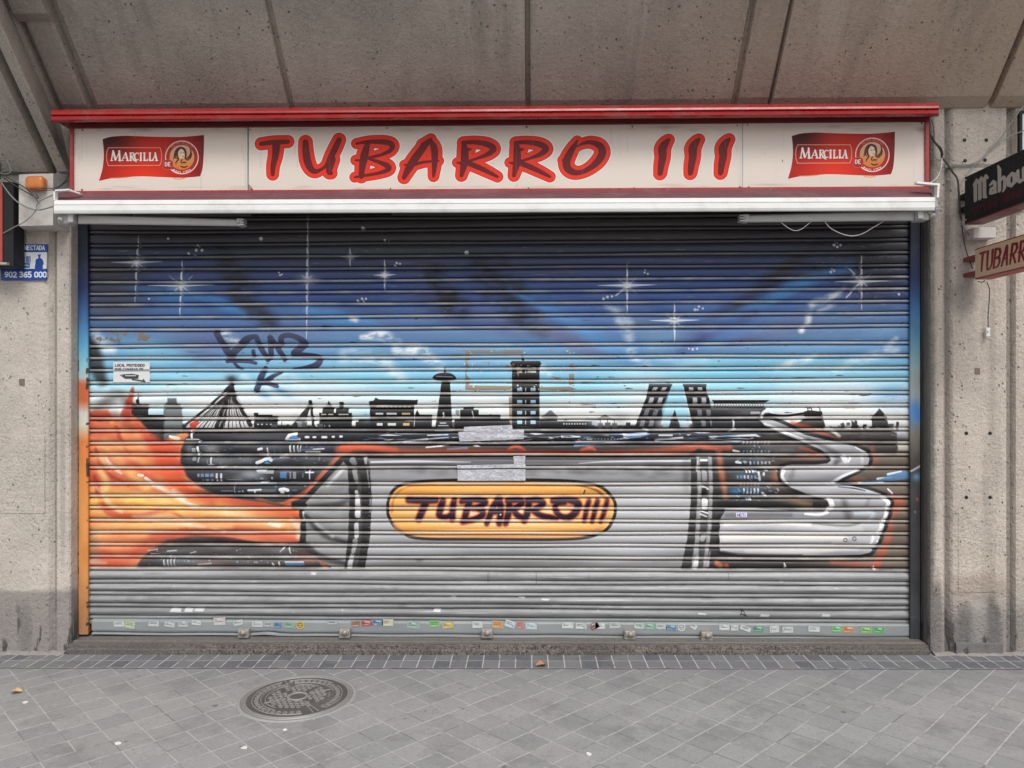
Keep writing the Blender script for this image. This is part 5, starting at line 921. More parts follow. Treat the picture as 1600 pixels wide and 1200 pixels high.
def paving():
    t = NT('paving_tiles'); x, y, z = t.xyz()
    R2 = 1 / math.sqrt(2)
    a = t.math('DIVIDE', t.math('ADD', t.math('MULTIPLY', t.math('SUBTRACT', y, x), R2), 1.545), .1395)
    b = t.math('DIVIDE', t.math('ADD', t.math('MULTIPLY', t.math('ADD', x, y), R2), 1.85), .1405)
    w = t.math('MULTIPLY', t.math('SUBTRACT', t.noise(3, 3), .5), .10); a = t.math('ADD', a, w); b = t.math('ADD', b, t.math('MULTIPLY', w, -.8))
    fa = t.math('FLOOR', a); row = t.white(t.comb(fa, 3.3))
    fb = t.math('FLOOR', b); cell = t.white(t.comb(fa, fb)); cell2 = t.white(t.comb(fa, fb, 7.7))
    da = t.math('SUBTRACT', .5, t.math('ABSOLUTE', t.math('SUBTRACT', t.math('FRACT', a), .5))); db = t.math('SUBTRACT', .5, t.math('ABSOLUTE', t.math('SUBTRACT', t.math('FRACT', b), .5)))
    ja = t.ramp(da, .014, .036, 1, 0); jb = t.ramp(db, .013, .032, 1, 0)
    sa = t.white(t.comb(t.math('ROUND', a), fb, 1.5)); sb = t.white(t.comb(fa, t.math('ROUND', b), 2.5))
    rough_n = t.noise(60, 4, .7); big = t.noise(.9, 4, .6); mid = t.noise(7, 5, .65)
    base = t.mix(t.ramp(cell, .0, 1.0), (.216, .214, .213), (.262, .259, .256))
    base = t.mix(t.math('MULTIPLY', t.math('GREATER_THAN', cell2, .93), .35), base, (.175, .175, .18)); base = t.mix(t.math('MULTIPLY', t.math('MULTIPLY', t.math('LESS_THAN', cell2, .22), t.ramp(t.noise(1.1, 2), .48, .6)), .4), base, (.32, .316, .31))
    base = t.mix(t.math('MULTIPLY', t.ramp(big, .38, .64), .35), base, (.22, .22, .222)); base = t.mix(t.math('MULTIPLY', t.ramp(mid, .45, .75), .35), base, (.36, .355, .35))
    base = t.mix(t.math('MULTIPLY', t.ramp(rough_n, .48, .7), .5), base, (.17, .168, .168)); sp_ = t.noise(190, 3, .7); base = t.mix(t.math('MULTIPLY', t.ramp(sp_, .52, .7), .5), base, (.15, .148, .148)); base = t.mix(t.math('MULTIPLY', t.ramp(sp_, .47, .3), .35), base, (.42, .415, .41)); bl = t.noise(2.6, 6, .75); base = t.mix(t.math('MULTIPLY', t.ramp(bl, .50, .64), .5), base, (.145, .143, .143)); b2 = t.noise(14, 5, .8); base = t.mix(t.math('MULTIPLY', t.ramp(b2, .55, .68), .45), base, (.14, .138, .136)); base = t.mix(t.math('MULTIPLY', t.ramp(b2, .42, .32), .35), base, (.36, .355, .345))
    # canopy shade painted in: tiles darken towards the wall
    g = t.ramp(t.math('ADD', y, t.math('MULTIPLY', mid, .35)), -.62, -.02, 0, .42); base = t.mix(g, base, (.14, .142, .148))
    # gum and drip stains
    gum = t.voro(3.1, t.scale(t.pos, 1, 1, 0, (2.2, 1.1, 0))); gs = t.ramp(gum, .034, .06, 1, 0); base = t.mix(t.math('MULTIPLY', gs, .7), base, (.07, .067, .065))
    gum = t.voro(9.0, t.scale(t.pos, 1, 1, 0, (6.2, 3.1, 0))); gs = t.math('MULTIPLY', t.ramp(gum, .05, .085, 1, 0), t.ramp(t.noise(2.0, 2), .42, .55)); base = t.mix(t.math('MULTIPLY', gs, .75), base, (.09, .087, .085))
    wsp = t.voro(7.0, t.scale(t.pos, 1, 1, 0, (1.2, 8.1, 0))); base = t.mix(t.math('MULTIPLY', t.ramp(wsp, .02, .032, 1, 0), .7), base, (.6, .6, .58))
    jn = t.noise(25, 3); dark = (.13, .128, .125); lite = (.36, .355, .345)
    ca = t.mix(t.ramp(t.math('ADD', sa, t.math('MULTIPLY', jn, .6)), .30, .6), dark, lite); cb = t.mix(t.ramp(t.math('ADD', t.math('ADD', sb, t.math('MULTIPLY', jn, .5)), t.ramp(x, -1.2, 1.6, .25, -.3)), .5, .95), dark, lite)
    wear = t.ramp(jn, .3, .55, .25, .95)
    c = t.mix(t.math('MULTIPLY', jb, t.math('MULTIPLY', wear, .8)), base, cb); c = t.mix(t.math('MULTIPLY', ja, t.math('MULTIPLY', wear, .95)), c, ca)
    h = t.math('SUBTRACT', t.math('ADD', t.math('MULTIPLY', cell, .35), t.math('MULTIPLY', rough_n, .18)), t.math('MULTIPLY', t.math('MAXIMUM', ja, jb), .5))
    return t.out(c, t.ramp(mid, .3, .7, .62, .8), t.bump(h, .5, .003), 0, .35)
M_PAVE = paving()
def setts():
    t = NT('border_setts'); x, y, z = t.xyz()
    y = t.math('ADD', y, t.math('MULTIPLY', t.math('SUBTRACT', t.noise(5, 2), .5), .012))
    b = t.math('DIVIDE', y, .115); fb = t.math('FLOOR', b); a = t.math('DIVIDE', t.math('ADD', x, t.math('MULTIPLY', t.white(t.comb(fb, 1.0)), .004)), .0926); fa = t.math('FLOOR', a)
    cell = t.white(t.comb(fa, fb)); da = t.math('SUBTRACT', .5, t.math('ABSOLUTE', t.math('SUBTRACT', t.math('FRACT', a), .5))); db = t.math('SUBTRACT', .5, t.math('ABSOLUTE', t.math('SUBTRACT', t.math('FRACT', b), .5)))
    j = t.math('MAXIMUM', t.ramp(da, .02, .05, 1, 0), t.math('MULTIPLY', t.ramp(db, .015, .04, 1, 0), .7)); n = t.noise(70, 4, .7); jn = t.noise(14, 3)
    base = t.mix(cell, (.085, .09, .102), (.15, .152, .16)); base = t.mix(t.math('MULTIPLY', t.ramp(n, .5, .7), .5), base, (.2, .2, .2)); base = t.mix(t.math('MULTIPLY', t.ramp(t.noise(6, 4), .5, .7), .5), base, (.17, .165, .16))
    c = t.mix(t.math('MULTIPLY', j, t.ramp(jn, .32, .5, .15, .95)), base, (.38, .37, .355))
    return t.out(c, .75, t.bump(t.math('SUBTRACT', t.math('MULTIPLY', n, .3), t.math('MULTIPLY', j, .6)), .6, .003), 0, .35)
M_SETT = setts()
MURAL = paint_mural(); SIGN = paint_sign(); PLAQ = paint_plaque(); NOTI = paint_notice(); STRIP = paint_strip(); HANGA, HANGB = paint_hanging()
M_MUR = printed('shutter_paint', MURAL, .93, .45, .03, .14, .35, .35)
M_SIGN = printed('sign_print', SIGN, .84, .4, .0, .03, .22)
M_PLAQ = printed('plaque_print', PLAQ, .8, .4); M_NOTI = printed('notice_print', NOTI, .85, .5, .1); M_STRIP = printed('bottom_bar_metal', STRIP, .70, .45, .25, .2, .5, .5)
M_STK = printed('sticker_print', STRIP, .9, .4, .05)
M_HA = printed('black_sign_print', HANGA, .9, .5, 0, .01, .15); M_HB = printed('cream_sign_print', HANGB, .85, .4, .05)
M_RED = simple('red_enamel', (.30, .016, .016), .28, .12, 9, .012, dirt=((.26, .10, .09), .55)); M_DRED = simple('dark_or_shaded_red_enamel', (.11, .012, .014), .45, .15, 12, .02)
M_FAB = simple('maroon_fabric', (.115, .038, .048), .8, .2, 40, .3, dirt=((.2, .12, .12), .4)); M_WHT = simple('white_lacquer', (.68, .68, .66), .35, .04, 14, .05, dirt=((.42, .40, .37), .45))
M_GRY = simple('grey_cast_metal', (.33, .32, .31), .45, .15, 30, .15, dirt=((.16, .15, .14), .5)); M_TUBE = simple('grey_lacquered_tube', (.40, .385, .37), .4, .08, 20, .06, dirt=((.24, .22, .2), .5))
M_BLK = simple('black_plastic', (.012, .012, .013), .55, .2, 20, .08, spec=.3); M_STEEL = simple('dull_steel', (.30, .275, .25), .5, .25, 40, .3, .3, dirt=((.14, .1, .08), .6))
M_TAPE = None
def tape():
    t = NT('silver_tape'); n = t.noise(30, 6, .7, t.scale(t.pos, 1, 1, 2), 1.2); c = t.mix(t.ramp(n, .35, .65), (.34, .34, .37), (.62, .62, .66)); return t.out(c, .32, t.bump(n, .6, .004), .35)
M_TAPE = tape()
M_AMB = simple('amber_plastic', (.55, .17, .035), .25, .35, 9, .3, dirt=((.25, .1, .04), .7)); M_BOXW = simple('weathered_white_paint', (.50, .47, .44), .75, .14, 12, .4, dirt=((.24, .21, .19), .7))
M_CABD = simple('black_cable', (.04, .037, .035), .6, .2, 40, .1); M_CABG = simple('grey_cable', (.22, .22, .20), .6, .2, 40, .1); M_CABW = simple('white_cable', (.6, .58, .55), .5, .1, 40, .05); M_CABGR = simple('green_grey_cable', (.17, .2, .17), .6, .2, 40, .1)
M_IRON = simple('worn_cast_iron', (.095, .088, .085), .48, .3, 60, .6, .3, dirt=((.2, .19, .18), .5), spec=.5); M_IRONR = simple('worn_iron_relief', (.255, .245, .238), .5, .2, 60, .5, .3); M_CEM = simple('cement_collar', (.25, .247, .243), .85, .15, 30, .5)
M_LEAF = simple('dry_leaf', (.34, .17, .09), .7, .3, 30, .4); M_LEAFY = simple('yellow_leaf', (.5, .34, .13), .7, .2, 30, .4); M_RUST = simple('old_brown_metal', (.15, .11, .085), .7, .3, 60, .3)
M_TRACK = simple('sill_metal', (.13, .12, .11), .6, .5, 60, .5, .1, dirt=((.1, .09, .08), .6)); M_SHADE = simple('facade_concrete', (.3, .28, .26), .9)
M_PALE = simple('pale_glass_sign', (.62, .66, .68), .3); M_LITT = simple('paper_scrap', (.62, .61, .58), .8); M_MORT = simple('crumbled_mortar', (.21, .195, .18), .9, .3, 30, .9)
M_DRED2 = simple('faded_red_bracket', (.20, .035, .03), .6, .3, 20, .1)
M_CREAMEDGE = simple('red_sign_edge', (.33, .045, .035), .5, .2, 20, .1)

# ---------------------------------------------------------------- the ground
g = MB(); X0, X1 = -90, 90
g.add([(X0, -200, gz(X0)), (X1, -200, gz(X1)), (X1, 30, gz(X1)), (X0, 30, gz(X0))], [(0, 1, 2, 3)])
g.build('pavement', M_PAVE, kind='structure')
g = MB(); yb = -.235
for (a, b) in ((-9, 9),): g.add([(a, yb, gz(a) + .004), (b, yb, gz(b) + .004), (b, .02, gz(b) + .004), (a, .02, gz(a) + .004)], [(0, 1, 2, 3)])
g.build('pavement_border', M_SETT, kind='structure')

# ---------------------------------------------------------------- pillars: plan outline swept upward
def pillar(name, plan, ztop, mat, label):
    A = [(x, y, -.06) for x, y in plan]; B = [(x, y, ztop) for x, y in plan]
    return MB().loft(A, B, True, True, 1).build(name, mat, None, label, 'pillar', 'pillars beside the shop front')
wx = lambda px, y=0.0: W(px, 600, y).x
zs = W(800, 157, -.08).z
planL = [(-9.5, .5), (-9.5, 0)] + [(wx(-60), 0), (wx(-54), .03), (wx(-46), .03), (wx(-40), 0)] + [(wx(p), d) for p, d in ((68, 0), (71, .006), (74, .012), (79, .034), (84, .036), (88, .004), (90, 0), (104, 0), (107, .004), (109, .014))] + [(wx(112, .05), .3), (wx(112, .05), .5)]
pl = pillar('concrete_pillar', planL, zs, M_PILL, 'smooth pale concrete pillar with a grey foot, left of the painted shutter')
planR = [(wx(1446, .12), .5), (wx(1446, .12), .3), (wx(1451, .02), .03), (wx(1455), .008), (wx(1459), 0), (wx(1472), 0), (wx(1476), .004), (wx(1478), .03), (wx(1481), .034), (wx(1486), .012), (wx(1490), .002), (wx(1494), 0), (wx(1569), 0), (wx(1573), .004), (wx(1577), .034), (wx(1584), .036), (wx(1588), .004), (wx(1592), 0), (wx(1680), 0), (9.5, 0), (9.5, .5)]
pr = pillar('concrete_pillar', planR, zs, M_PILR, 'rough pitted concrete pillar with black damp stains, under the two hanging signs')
for (px0, py0, px1, py1, par) in ((0, 680, 70, 802, pl), (1497, 792, 1560, 925, pr)):       # mortar patches, a few mm proud
    a, b = W(px0, py1), W(px1, py0)
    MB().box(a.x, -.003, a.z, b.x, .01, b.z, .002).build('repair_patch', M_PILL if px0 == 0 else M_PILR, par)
for (px, py, s_, par) in ((34.5, 597, 4.2, pl), (1527, 580, 4, pr)):
    a, b = W(px - s_, py + s_ * 1.2), W(px + s_, py - s_ * 1.2)
    MB().box(a.x, -.004, a.z, b.x, .01, b.z, .001).build('cover_plate', M_RUST, par)
hm = MB()
for px, py in ((1510, 677), (1547, 677), (1510, 777), (1547, 777), (1507, 219), (1541, 219), (1508, 251), (1539, 250)):
    p = W(px, py, -.001); hm.lathe([(.0001, 0), (.0085, 0), (.011, .002)], (p.x, p.y - .002, p.z), 10, 'y')
hm.build('drill_hole', M_BLK, pr)
a, b = W(1476, 262), W(1570, 256); MB().box(a.x, -.002, a.z, b.x, .01, b.z).build('joint_strip', M_MORT, pr)
a, b = W(1492, 1006), W(1566, 1003); MB().box(a.x, -.012, gz(2.5) - .02, b.x, .01, a.z + .01, .004).build('foot_band', concrete('foot_concrete', (.1, .093, .088), None, (.3, .1, .1), .8), pr)
# wall core behind the shutter so that no light leaks in
MB().box(-9.5, .5, -.1, 9.5, .7, zs + .3).build('light_block_wall', M_SHADE, None, 'added light-blocking wall closing the dark space behind the shutter', 'wall')

# ---------------------------------------------------------------- canopy: sloping concrete soffit above, running outward and up
AL = math.radians(46.5); tdir = Vector((0, -math.cos(AL), math.sin(AL))); nin = Vector((0, math.sin(AL), math.cos(AL)))     # nin points into the concrete
ys = -.08
def sx(px, row=157, y=ys): return W(px, row, y).x
zb = W(60, 268, -.05).z
prof = []
def add(X, off): prof.append(Vector((X, ys, zs)) + nin * off)
beam = Vector((0, -.05, zb))
for X, off in ((-9.5, 0), (sx(-420, 268, -.05), 0), (sx(-412, 268, -.05), .05), (sx(-402, 268, -.05), .05), (sx(-396, 268, -.05), 0), (sx(71, 268, -.05), 0), (sx(73.5, 268, -.05), .006), (sx(76, 268, -.05), .09), (sx(85, 268, -.05), .09), (sx(88, 268, -.05), .008), (sx(92, 268, -.05), 0), (sx(102, 268, -.05), 0), (sx(104.5, 267, -.05), .006)):
    prof.append(Vector((X, -.05, zb)) + nin * off)
add(sx(79), .0); add(sx(83), .018)
for X, off in ((85, .055), (90, .055), (93, .012), (97, .004), (101, .004), (131, .004), (134.5, .008), (138, .055), (145, .058), (149, .012), (153, 0), (446, 0), (448, .004), (450, .032), (455, .032), (458, .004), (461, 0), (818, 0), (820.5, .006), (822, .045), (828, .045), (829, .006), (832, 0), (1138, 0), (1141, -.004), (1143, .0), (1145, .04), (1151, .036), (1155, .012), (1198, .012), (1202, .012), (1203, .045), (1206.5, .045), (1208, -.004), (1212, -.003), (1216, 0), (1546, 0), (1549, -.002), (1550, .05), (1558, .052), (1560, .004), (1563, 0), (2000, 0)): add(sx(X), off)
prof.append(Vector((9.5, ys, zs)))
LEN = 1.28
A = prof; B = [p + tdir * (LEN if p.y < -.06 or True else LEN) for p in prof]
m = MB(); n = len(A)
NS = 6
m.loft(A, B, False, False, NS)
# lower lip back to the wall plane, and the face above the slope's outer edge
def lipz(p): return p.z - .045 if p.z > zb + .15 else p.z - .012
low = [Vector((p.x, min(.0, p.y + .07) if p.z > zb + .15 else .0, p.z - .04 if p.z > zb + .15 else p.z - .008)) for p in A]
bk = [Vector((p.x, .45, q.z)) for p, q in zip(A, low)]
m.add(A + low + bk, [(i, i + 1, n + i + 1, n + i) for i in range(n - 1)] + [(n + i, n + i + 1, 2 * n + i + 1, 2 * n + i) for i in range(n - 1)])
top = [Vector((p.x, p.y, p.z + 2.4)) for p in B]; tb = [Vector((p.x, p.y + 2.0, p.z + 2.4)) for p in B]
m.add(B + top + tb, [(i, i + 1, n + i + 1, n + i) for i in range(n - 1)] + [(n + i, n + i + 1, 2 * n + i + 1, 2 * n + i) for i in range(n - 1)])
canopy = empty('concrete_canopy', (0, 0, zs), 'overhanging grey brown concrete canopy sloping out above the red sign', 'canopy')
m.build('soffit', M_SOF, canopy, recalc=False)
# end stop of the narrow panel at upper left: raised sill where the recess ends
p0 = Vector((sx(88), ys, zs)); p1 = Vector((sx(136), ys, zs))
tt = .468
q = [p0 + tdir * tt, p1 + tdir * tt]; e = MB()
Aq = [q[0] + nin * .02, q[0] - nin * .0 + tdir * .0, q[0] - nin * .03 + tdir * .05, q[0] - nin * .03 + tdir * .75, q[0] + nin * .02 + tdir * .75]
Bq = [v + (q[1] - q[0]) for v in Aq]
e.loft(Aq, Bq).build('panel_step', M_SOF, canopy)

# ---------------------------------------------------------------- doorstep
ds = empty('doorstep', (W(780, 1022).x, 0, gz(0)), 'long speckled granite doorstep under the painted shutter', 'doorstep')
for (a, b, i) in ((104, 960, 0), (960.8, 1212, 1), (1213, 1453, 2)):
    m = MB(); L_, R_ = [], []
    for px, lst in ((a, L_), (b, R_)):
        X = W(px, 1022, -.02).x; zt = W(px, 1006.5 if px < 800 else 1009, 0).z
        for y, z in ((.3, -.05), (-.02, -.05), (-.02, zt - .026), (-.016, zt - .021), (-.006, zt - .020), (-.004, zt - .002), (.0, zt), (.022, zt + .001), (.024, zt + .004), (.028, zt + .005), (.3, zt + .005)): lst.append((X, y, z))
    m.loft(L_, R_).build('stone_slab', M_GRAN, ds)
m = MB(); L_, R_ = [], []
for px, lst, r0 in ((119, L_, 992), (1440, R_, 999)):
    X = W(px, 1000, .05).x; z0 = W(px, 1002.5 if px < 800 else 1006, .03).z; 
    for y, z in ((.28, z0 - .02), (.02, z0 - .02), (.02, z0 + .006), (.024, z0 + .009), (.028, z0 + .009), (.031, z0 - .004), (.048, z0 - .004), (.050, z0 + .008), (.056, z0 + .008), (.058, z0 - .002), (.078, z0 - .002), (.08, z0 + .008), (.28, z0 + .009)): lst.append((X, y, z))
m.loft(L_, R_).build('floor_track', M_TRACK, ds)

# ---------------------------------------------------------------- roller shutter
YS = .12
sh = empty('roller_shutter', (W(780, 995, YS).x, YS, W(780, 995, YS).z), 'closed metal roller shutter painted with a night skyline and a silver rocket engine', 'roller shutter')
def uvm(p, cv, y):
    a, b = PX(p.x, p.z, y); return ((a - cv.x0) / (cv.x1 - cv.x0), 1 - (b - cv.y0) / (cv.y1 - cv.y0))
xl, xr = W(134, 600, YS).x, W(1424, 600, YS).x
NX = 110
zl = [W(140, r, YS).z for r in JL]; zr = [W(1419, r, YS).z for r in JR]; XA, XB = W(140, 600, YS).x, W(1419, 600, YS).x
def jz(j, X, wob=True):
    t = (X - XA) / (XB - XA); z = zl[j] + (zr[j] - zl[j]) * t
    if wob: z += .0016 * math.sin(X * 2.1 + j * 1.7) + .0010 * math.sin(X * 5.3 + j * 3.1)
    return z
rows = []      # (function of X -> z, depth)
Sx = [xl + (xr - xl) * i / NX for i in range(NX + 1)]
PRO = []
def prow(fz, fy): PRO.append(([fz(X) for X in Sx], [fy(X) for X in Sx]))
def dent(j, X): return .0022 * math.sin(X * 1.3 + j * 2.2) * math.sin(X * 3.7 + j) + (.004 * math.exp(-((X + .1) / .5) ** 2) if j in (24, 25, 20) else 0)
nJ = len(JL)
prow(lambda X: jz(0, X) + .35, lambda X: YS)
prow(lambda X: jz(0, X) + .016, lambda X: YS)
for j in range(nJ):
    last = j == nJ - 1
    bare = JL[j] > 880
    bh = .0084 if not bare else .0098; gd = .0300; gw = .0088
    o = (lambda d: (lambda X: jz(j, X) + d))
    # slat above ends; gap; bead; gap; slat below begins
    prow((lambda X, j=j, d=bh + gw: jz(j, X) + d), lambda X, j=j: YS + dent(j, X))
    prow((lambda X, j=j, d=bh + gw * .75: jz(j, X) + d), lambda X, j=j: YS + .003)
    prow((lambda X, j=j, d=bh + gw * .55: jz(j, X) + d), lambda X: YS + gd)
    prow((lambda X, j=j, d=bh: jz(j, X) + d), lambda X: YS + gd)
    for k in range(5):
        an = math.radians(70 - 35 * k)
        prow((lambda X, j=j, d=bh * math.sin(an): jz(j, X) + d), lambda X, c=math.cos(an): YS + .006 - .0075 * c)
    prow((lambda X, j=j, d=-bh: jz(j, X) + d), lambda X: YS + gd)
    prow((lambda X, j=j, d=-bh - gw * .5: jz(j, X) + d), lambda X: YS + gd)
    prow((lambda X, j=j, d=-bh - gw * .9: jz(j, X) + d), lambda X: YS + .004)
    prow((lambda X, j=j, d=-bh - gw * 1.25: jz(j, X) + d), lambda X, j=j: YS + dent(j, X))
    if last:
        prow((lambda X: jz(nJ - 1, X) - .04), lambda X: YS + .004)
    else:
        for t in (.28, .5, .72):        # slat face, slightly bowed outward
            bow = (.0105 if bare else .0040) * (1 - ((t - .5) / .5) ** 2)
            prow((lambda X, j=j, t=t: (jz(j, X) - bh - gw) * (1 - t) + (jz(j + 1, X) + bh + gw) * t), (lambda X, j=j, b=bow, t=t: YS - b + dent(j, X) * (1 - t) + dent(j + 1, X) * t))
vs = []; uvs = []; fs = []; nR = len(PRO)
for zl_, yl_ in PRO:
    for i, X in enumerate(Sx):
        v = Vector((X, yl_[i], zl_[i])); vs.append(v); uvs.append(uvm(v, MURAL, YS))
for r in range(nR - 1):
    for i in range(NX):
        fs.append((r * (NX + 1) + i, r * (NX + 1) + i + 1, (r + 1) * (NX + 1) + i + 1, (r + 1) * (NX + 1) + i))
m = MB(); m.add(vs, fs, uvs, True); m.build('slat_curtain', M_MUR, sh, recalc=False)

def guide(pxa, pxb, lipdir):
    m = MB(); a, b = wx(pxa, YS - .03), wx(pxb, YS - .03); z0, z1 = W(800, 992, YS).z + (-.01 if pxa < 800 else -.02), 2.75
    if lipdir > 0: pts = [(a, YS + .06), (a, YS - .028), (a + .003, YS - .031), (b - .003, YS - .031), (b, YS - .028), (b, YS - .014), (b - .012, YS - .012), (b - .012, YS + .06)]
    else: pts = [(b, YS + .06), (b, YS - .028), (b - .003, YS - .031), (a + .003, YS - .031), (a, YS - .028), (a, YS - .014), (a + .012, YS - .012), (a + .012, YS + .06)]
    N = 12; vs = []; uvs = []; fs = []
    for i in range(N + 1):
        z = z0 + (z1 - z0) * i / N
        for x, y in pts: vs.append((x, y, z)); uvs.append(uvm(Vector((x, YS, z)), MURAL, YS - .03))
    k = len(pts)
    for i in range(N):
        for q in range(k - 1): fs.append((i * k + q, i * k + q + 1, (i + 1) * k + q + 1, (i + 1) * k + q))
    m.add(vs, fs, uvs)
    return m.build('guide_rail', M_MUR, sh, 'guide rail painted blue above and orange below' if lipdir > 0 else 'guide rail painted blue above and black below')
guide(117, 137, 1); guide(1422.5, 1438, -1)
# filler between rail and jamb on the right
a = wx(1438, YS); b = wx(1452, YS)
MB().box(a - .001, YS - .012, -.02 + .2, b + .05, YS + .05, 2.75).build('rail_cover', simple('dark_weathered_steel', (.045, .044, .046), .6, .35, 14, .3, dirt=((.13, .12, .11), .6)), sh)
# bottom bar: tall flat rail plus a lower lip
YB = YS - .012
def uvs_strip(p): a, b = PX(p.x, p.z, YB); return ((a - STRIP.x0) / (STRIP.x1 - STRIP.x0), 1 - (b - STRIP.y0) / (STRIP.y1 - STRIP.y0))
m = MB(); N = 60; prof_b = [(967.5, 975.0, .012), (969, 976, .0), (971, 978, -.004), (983, 991.5, -.004), (985.5, 994, -.002), (986.5, 995, .01), (988, 996.5, .012), (988.6, 997, -.004), (990.8, 999.5, -.006), (991.8, 1000.6, .006)]
vs = []; uvs = []; fs = []
for ra, rb, d in prof_b:
    A_, B_ = W(144, ra, YB), W(1423, rb, YB)
    for i in range(N + 1):
        t = i / N; p = A_.lerp(B_, t); z = p.z
        if ra > 984: z += .018 * math.exp(-((p.x + 1.62) / .07) ** 2) * (1 if ra < 988.3 else .4) + .0015 * math.sin(p.x * 9)
        v = Vector((p.x, YB + d, z)); vs.append(v); uvs.append(uvs_strip(Vector((v.x, YB, min(v.z, p.z)))))
k = N + 1
for r in range(len(prof_b) - 1):
    for i in range(N): fs.append((r * k + i, r * k + i + 1, (r + 1) * k + i + 1, (r + 1) * k + i))
# plain metal below the stickers: bar carries no sticker artwork of its own
m.add(vs, fs, [(u, .92) for u, v in uvs]); bar = m.build('bottom_bar', M_STRIP, sh, recalc=False)
for (x, y, w_, h_, an, i) in STICK:
    co, si = math.cos(math.radians(an)), math.sin(math.radians(an)); w_ *= 1.12; h_ *= 1.12
    qs = [(x + u * w_ / 2 * co - v * h_ / 2 * si, y + u * w_ / 2 * si + v * h_ / 2 * co) for u, v in ((-1, -1), (1, -1), (1, 1), (-1, 1))]
    if i in (12, 35): qs = [(x + 6.4 * math.cos(k * math.pi / 6), y + 6.4 * math.sin(k * math.pi / 6)) for k in range(12)]
    n_ = len(qs); f_ = [W(a, b, YB - .0062) for a, b in qs]; bk_ = [v + Vector((0, .0012, 0)) for v in f_]
    u_ = [((a - STRIP.x0) / (STRIP.x1 - STRIP.x0), 1 - (b - STRIP.y0) / (STRIP.y1 - STRIP.y0)) for a, b in qs]
    MB().add(f_ + bk_, [tuple(range(n_))[::-1]] + [(k, (k + 1) % n_, n_ + (k + 1) % n_, n_ + k) for k in range(n_)], u_ + u_, False).build('sticker', M_STK, bar)
# lock clamps
def clamp(px, py):
    p = W(px, py, YB - .03); m = MB(); w_ = .034
    m.box(p.x - w_, YB - .045, p.z - .030, p.x + w_, YB - .004, p.z + .026, .006); m.box(p.x - w_ * .8, YB - .052, p.z - .004, p.x + w_ * .8, YB - .042, p.z + .018, .004)
    m.lathe([(.0001, -.012), (.011, -.011), (.016, -.004), (.017, .004)], (p.x + .003, YB - .052, p.z + .008), 14, 'y'); m.box(p.x - w_ * 1.2, YB + .0, p.z - .05, p.x + w_ * 1.2, YB + .03, p.z - .02)
    o = m.build('lock_clamp', M_STEEL, sh); return o
for px, py in ((381, 989), (539, 989), (761, 989), (984, 991.5), (1104, 993.5)): clamp(px, py)
# small plaques and tape stuck to the slats
def patch(name, q, y, mat, cv=None, parent=sh, sub=1, th=.0015, ripple=0.0, label=None):
    """q: photo corners tl,tr,br,bl"""
    N, K = 10 * sub, 5 * sub; vs = []; uvs = []; fs = []
    for j in range(K + 1):
        for i in range(N + 1):
            s_, t_ = i / N, j / K
            a = (q[0][0] * (1 - s_) + q[1][0] * s_) * (1 - t_) + (q[3][0] * (1 - s_) + q[2][0] * s_) * t_; b = (q[0][1] * (1 - s_) + q[1][1] * s_) * (1 - t_) + (q[3][1] * (1 - s_) + q[2][1] * s_) * t_
            yy = y + (ripple * math.sin(a * .9 + b * .7) * math.sin(b * 1.3 - a * .35) if ripple else 0)
            v = W(a, b, yy); vs.append(v); uvs.append(((a - cv.x0) / (cv.x1 - cv.x0), 1 - (b - cv.y0) / (cv.y1 - cv.y0)) if cv else (s_, t_))
    for j in range(K):
        for i in range(N): fs.append((j * (N + 1) + i, j * (N + 1) + i + 1, (j + 1) * (N + 1) + i + 1, (j + 1) * (N + 1) + i))
    nv = len(vs); m = MB(); m.add(vs, fs, uvs, bool(ripple))
    edge = [i for i in range(N + 1)] + [j * (N + 1) + N for j in range(1, K + 1)] + [K * (N + 1) + i for i in range(N - 1, -1, -1)] + [j * (N + 1) for j in range(K - 1, 0, -1)]
    ev = [vs[i] for i in edge]; bv = [v + Vector((0, th, 0)) for v in ev]; ne = len(ev)
    m.add(ev + bv, [(k, (k + 1) % ne, ne + (k + 1) % ne, ne + k) for k in range(ne)], [uvs[i] for i in edge] * 2)
    return m.build(name, mat, parent, label, recalc=False)
for (r0, r1) in ((566, 577.6), (580.5, 597.5)):
    patch('notice_sticker', [(177, r0), (234, r0 - .3), (234, r1 - .3), (177, r1)], YS - .0055, M_NOTI, NOTI)
patch('silver_tape', [(725, 667), (800, 664), (801, 672), (724, 674)], YS - .0065, M_TAPE, None, sh, 2, .002, .0012)
patch('silver_tape', [(716, 675), (819, 671), (818, 686), (718, 690)], YS - .0085, M_TAPE, None, sh, 2, .003, .0016)
patch('silver_tape', [(802, 713), (821, 712), (820, 725), (803, 726)], YS - .0065, M_TAPE, None, sh, 2, .002, .0012)
patch('silver_tape', [(714, 727), (821, 725), (821, 731), (715, 732)], YS - .0078, M_TAPE, None, sh, 2, .002, .0014)
patch('silver_tape', [(715, 734), (821, 733), (821, 751), (715, 751)], YS - .0075, M_TAPE, None, sh, 2, .002, .0006)

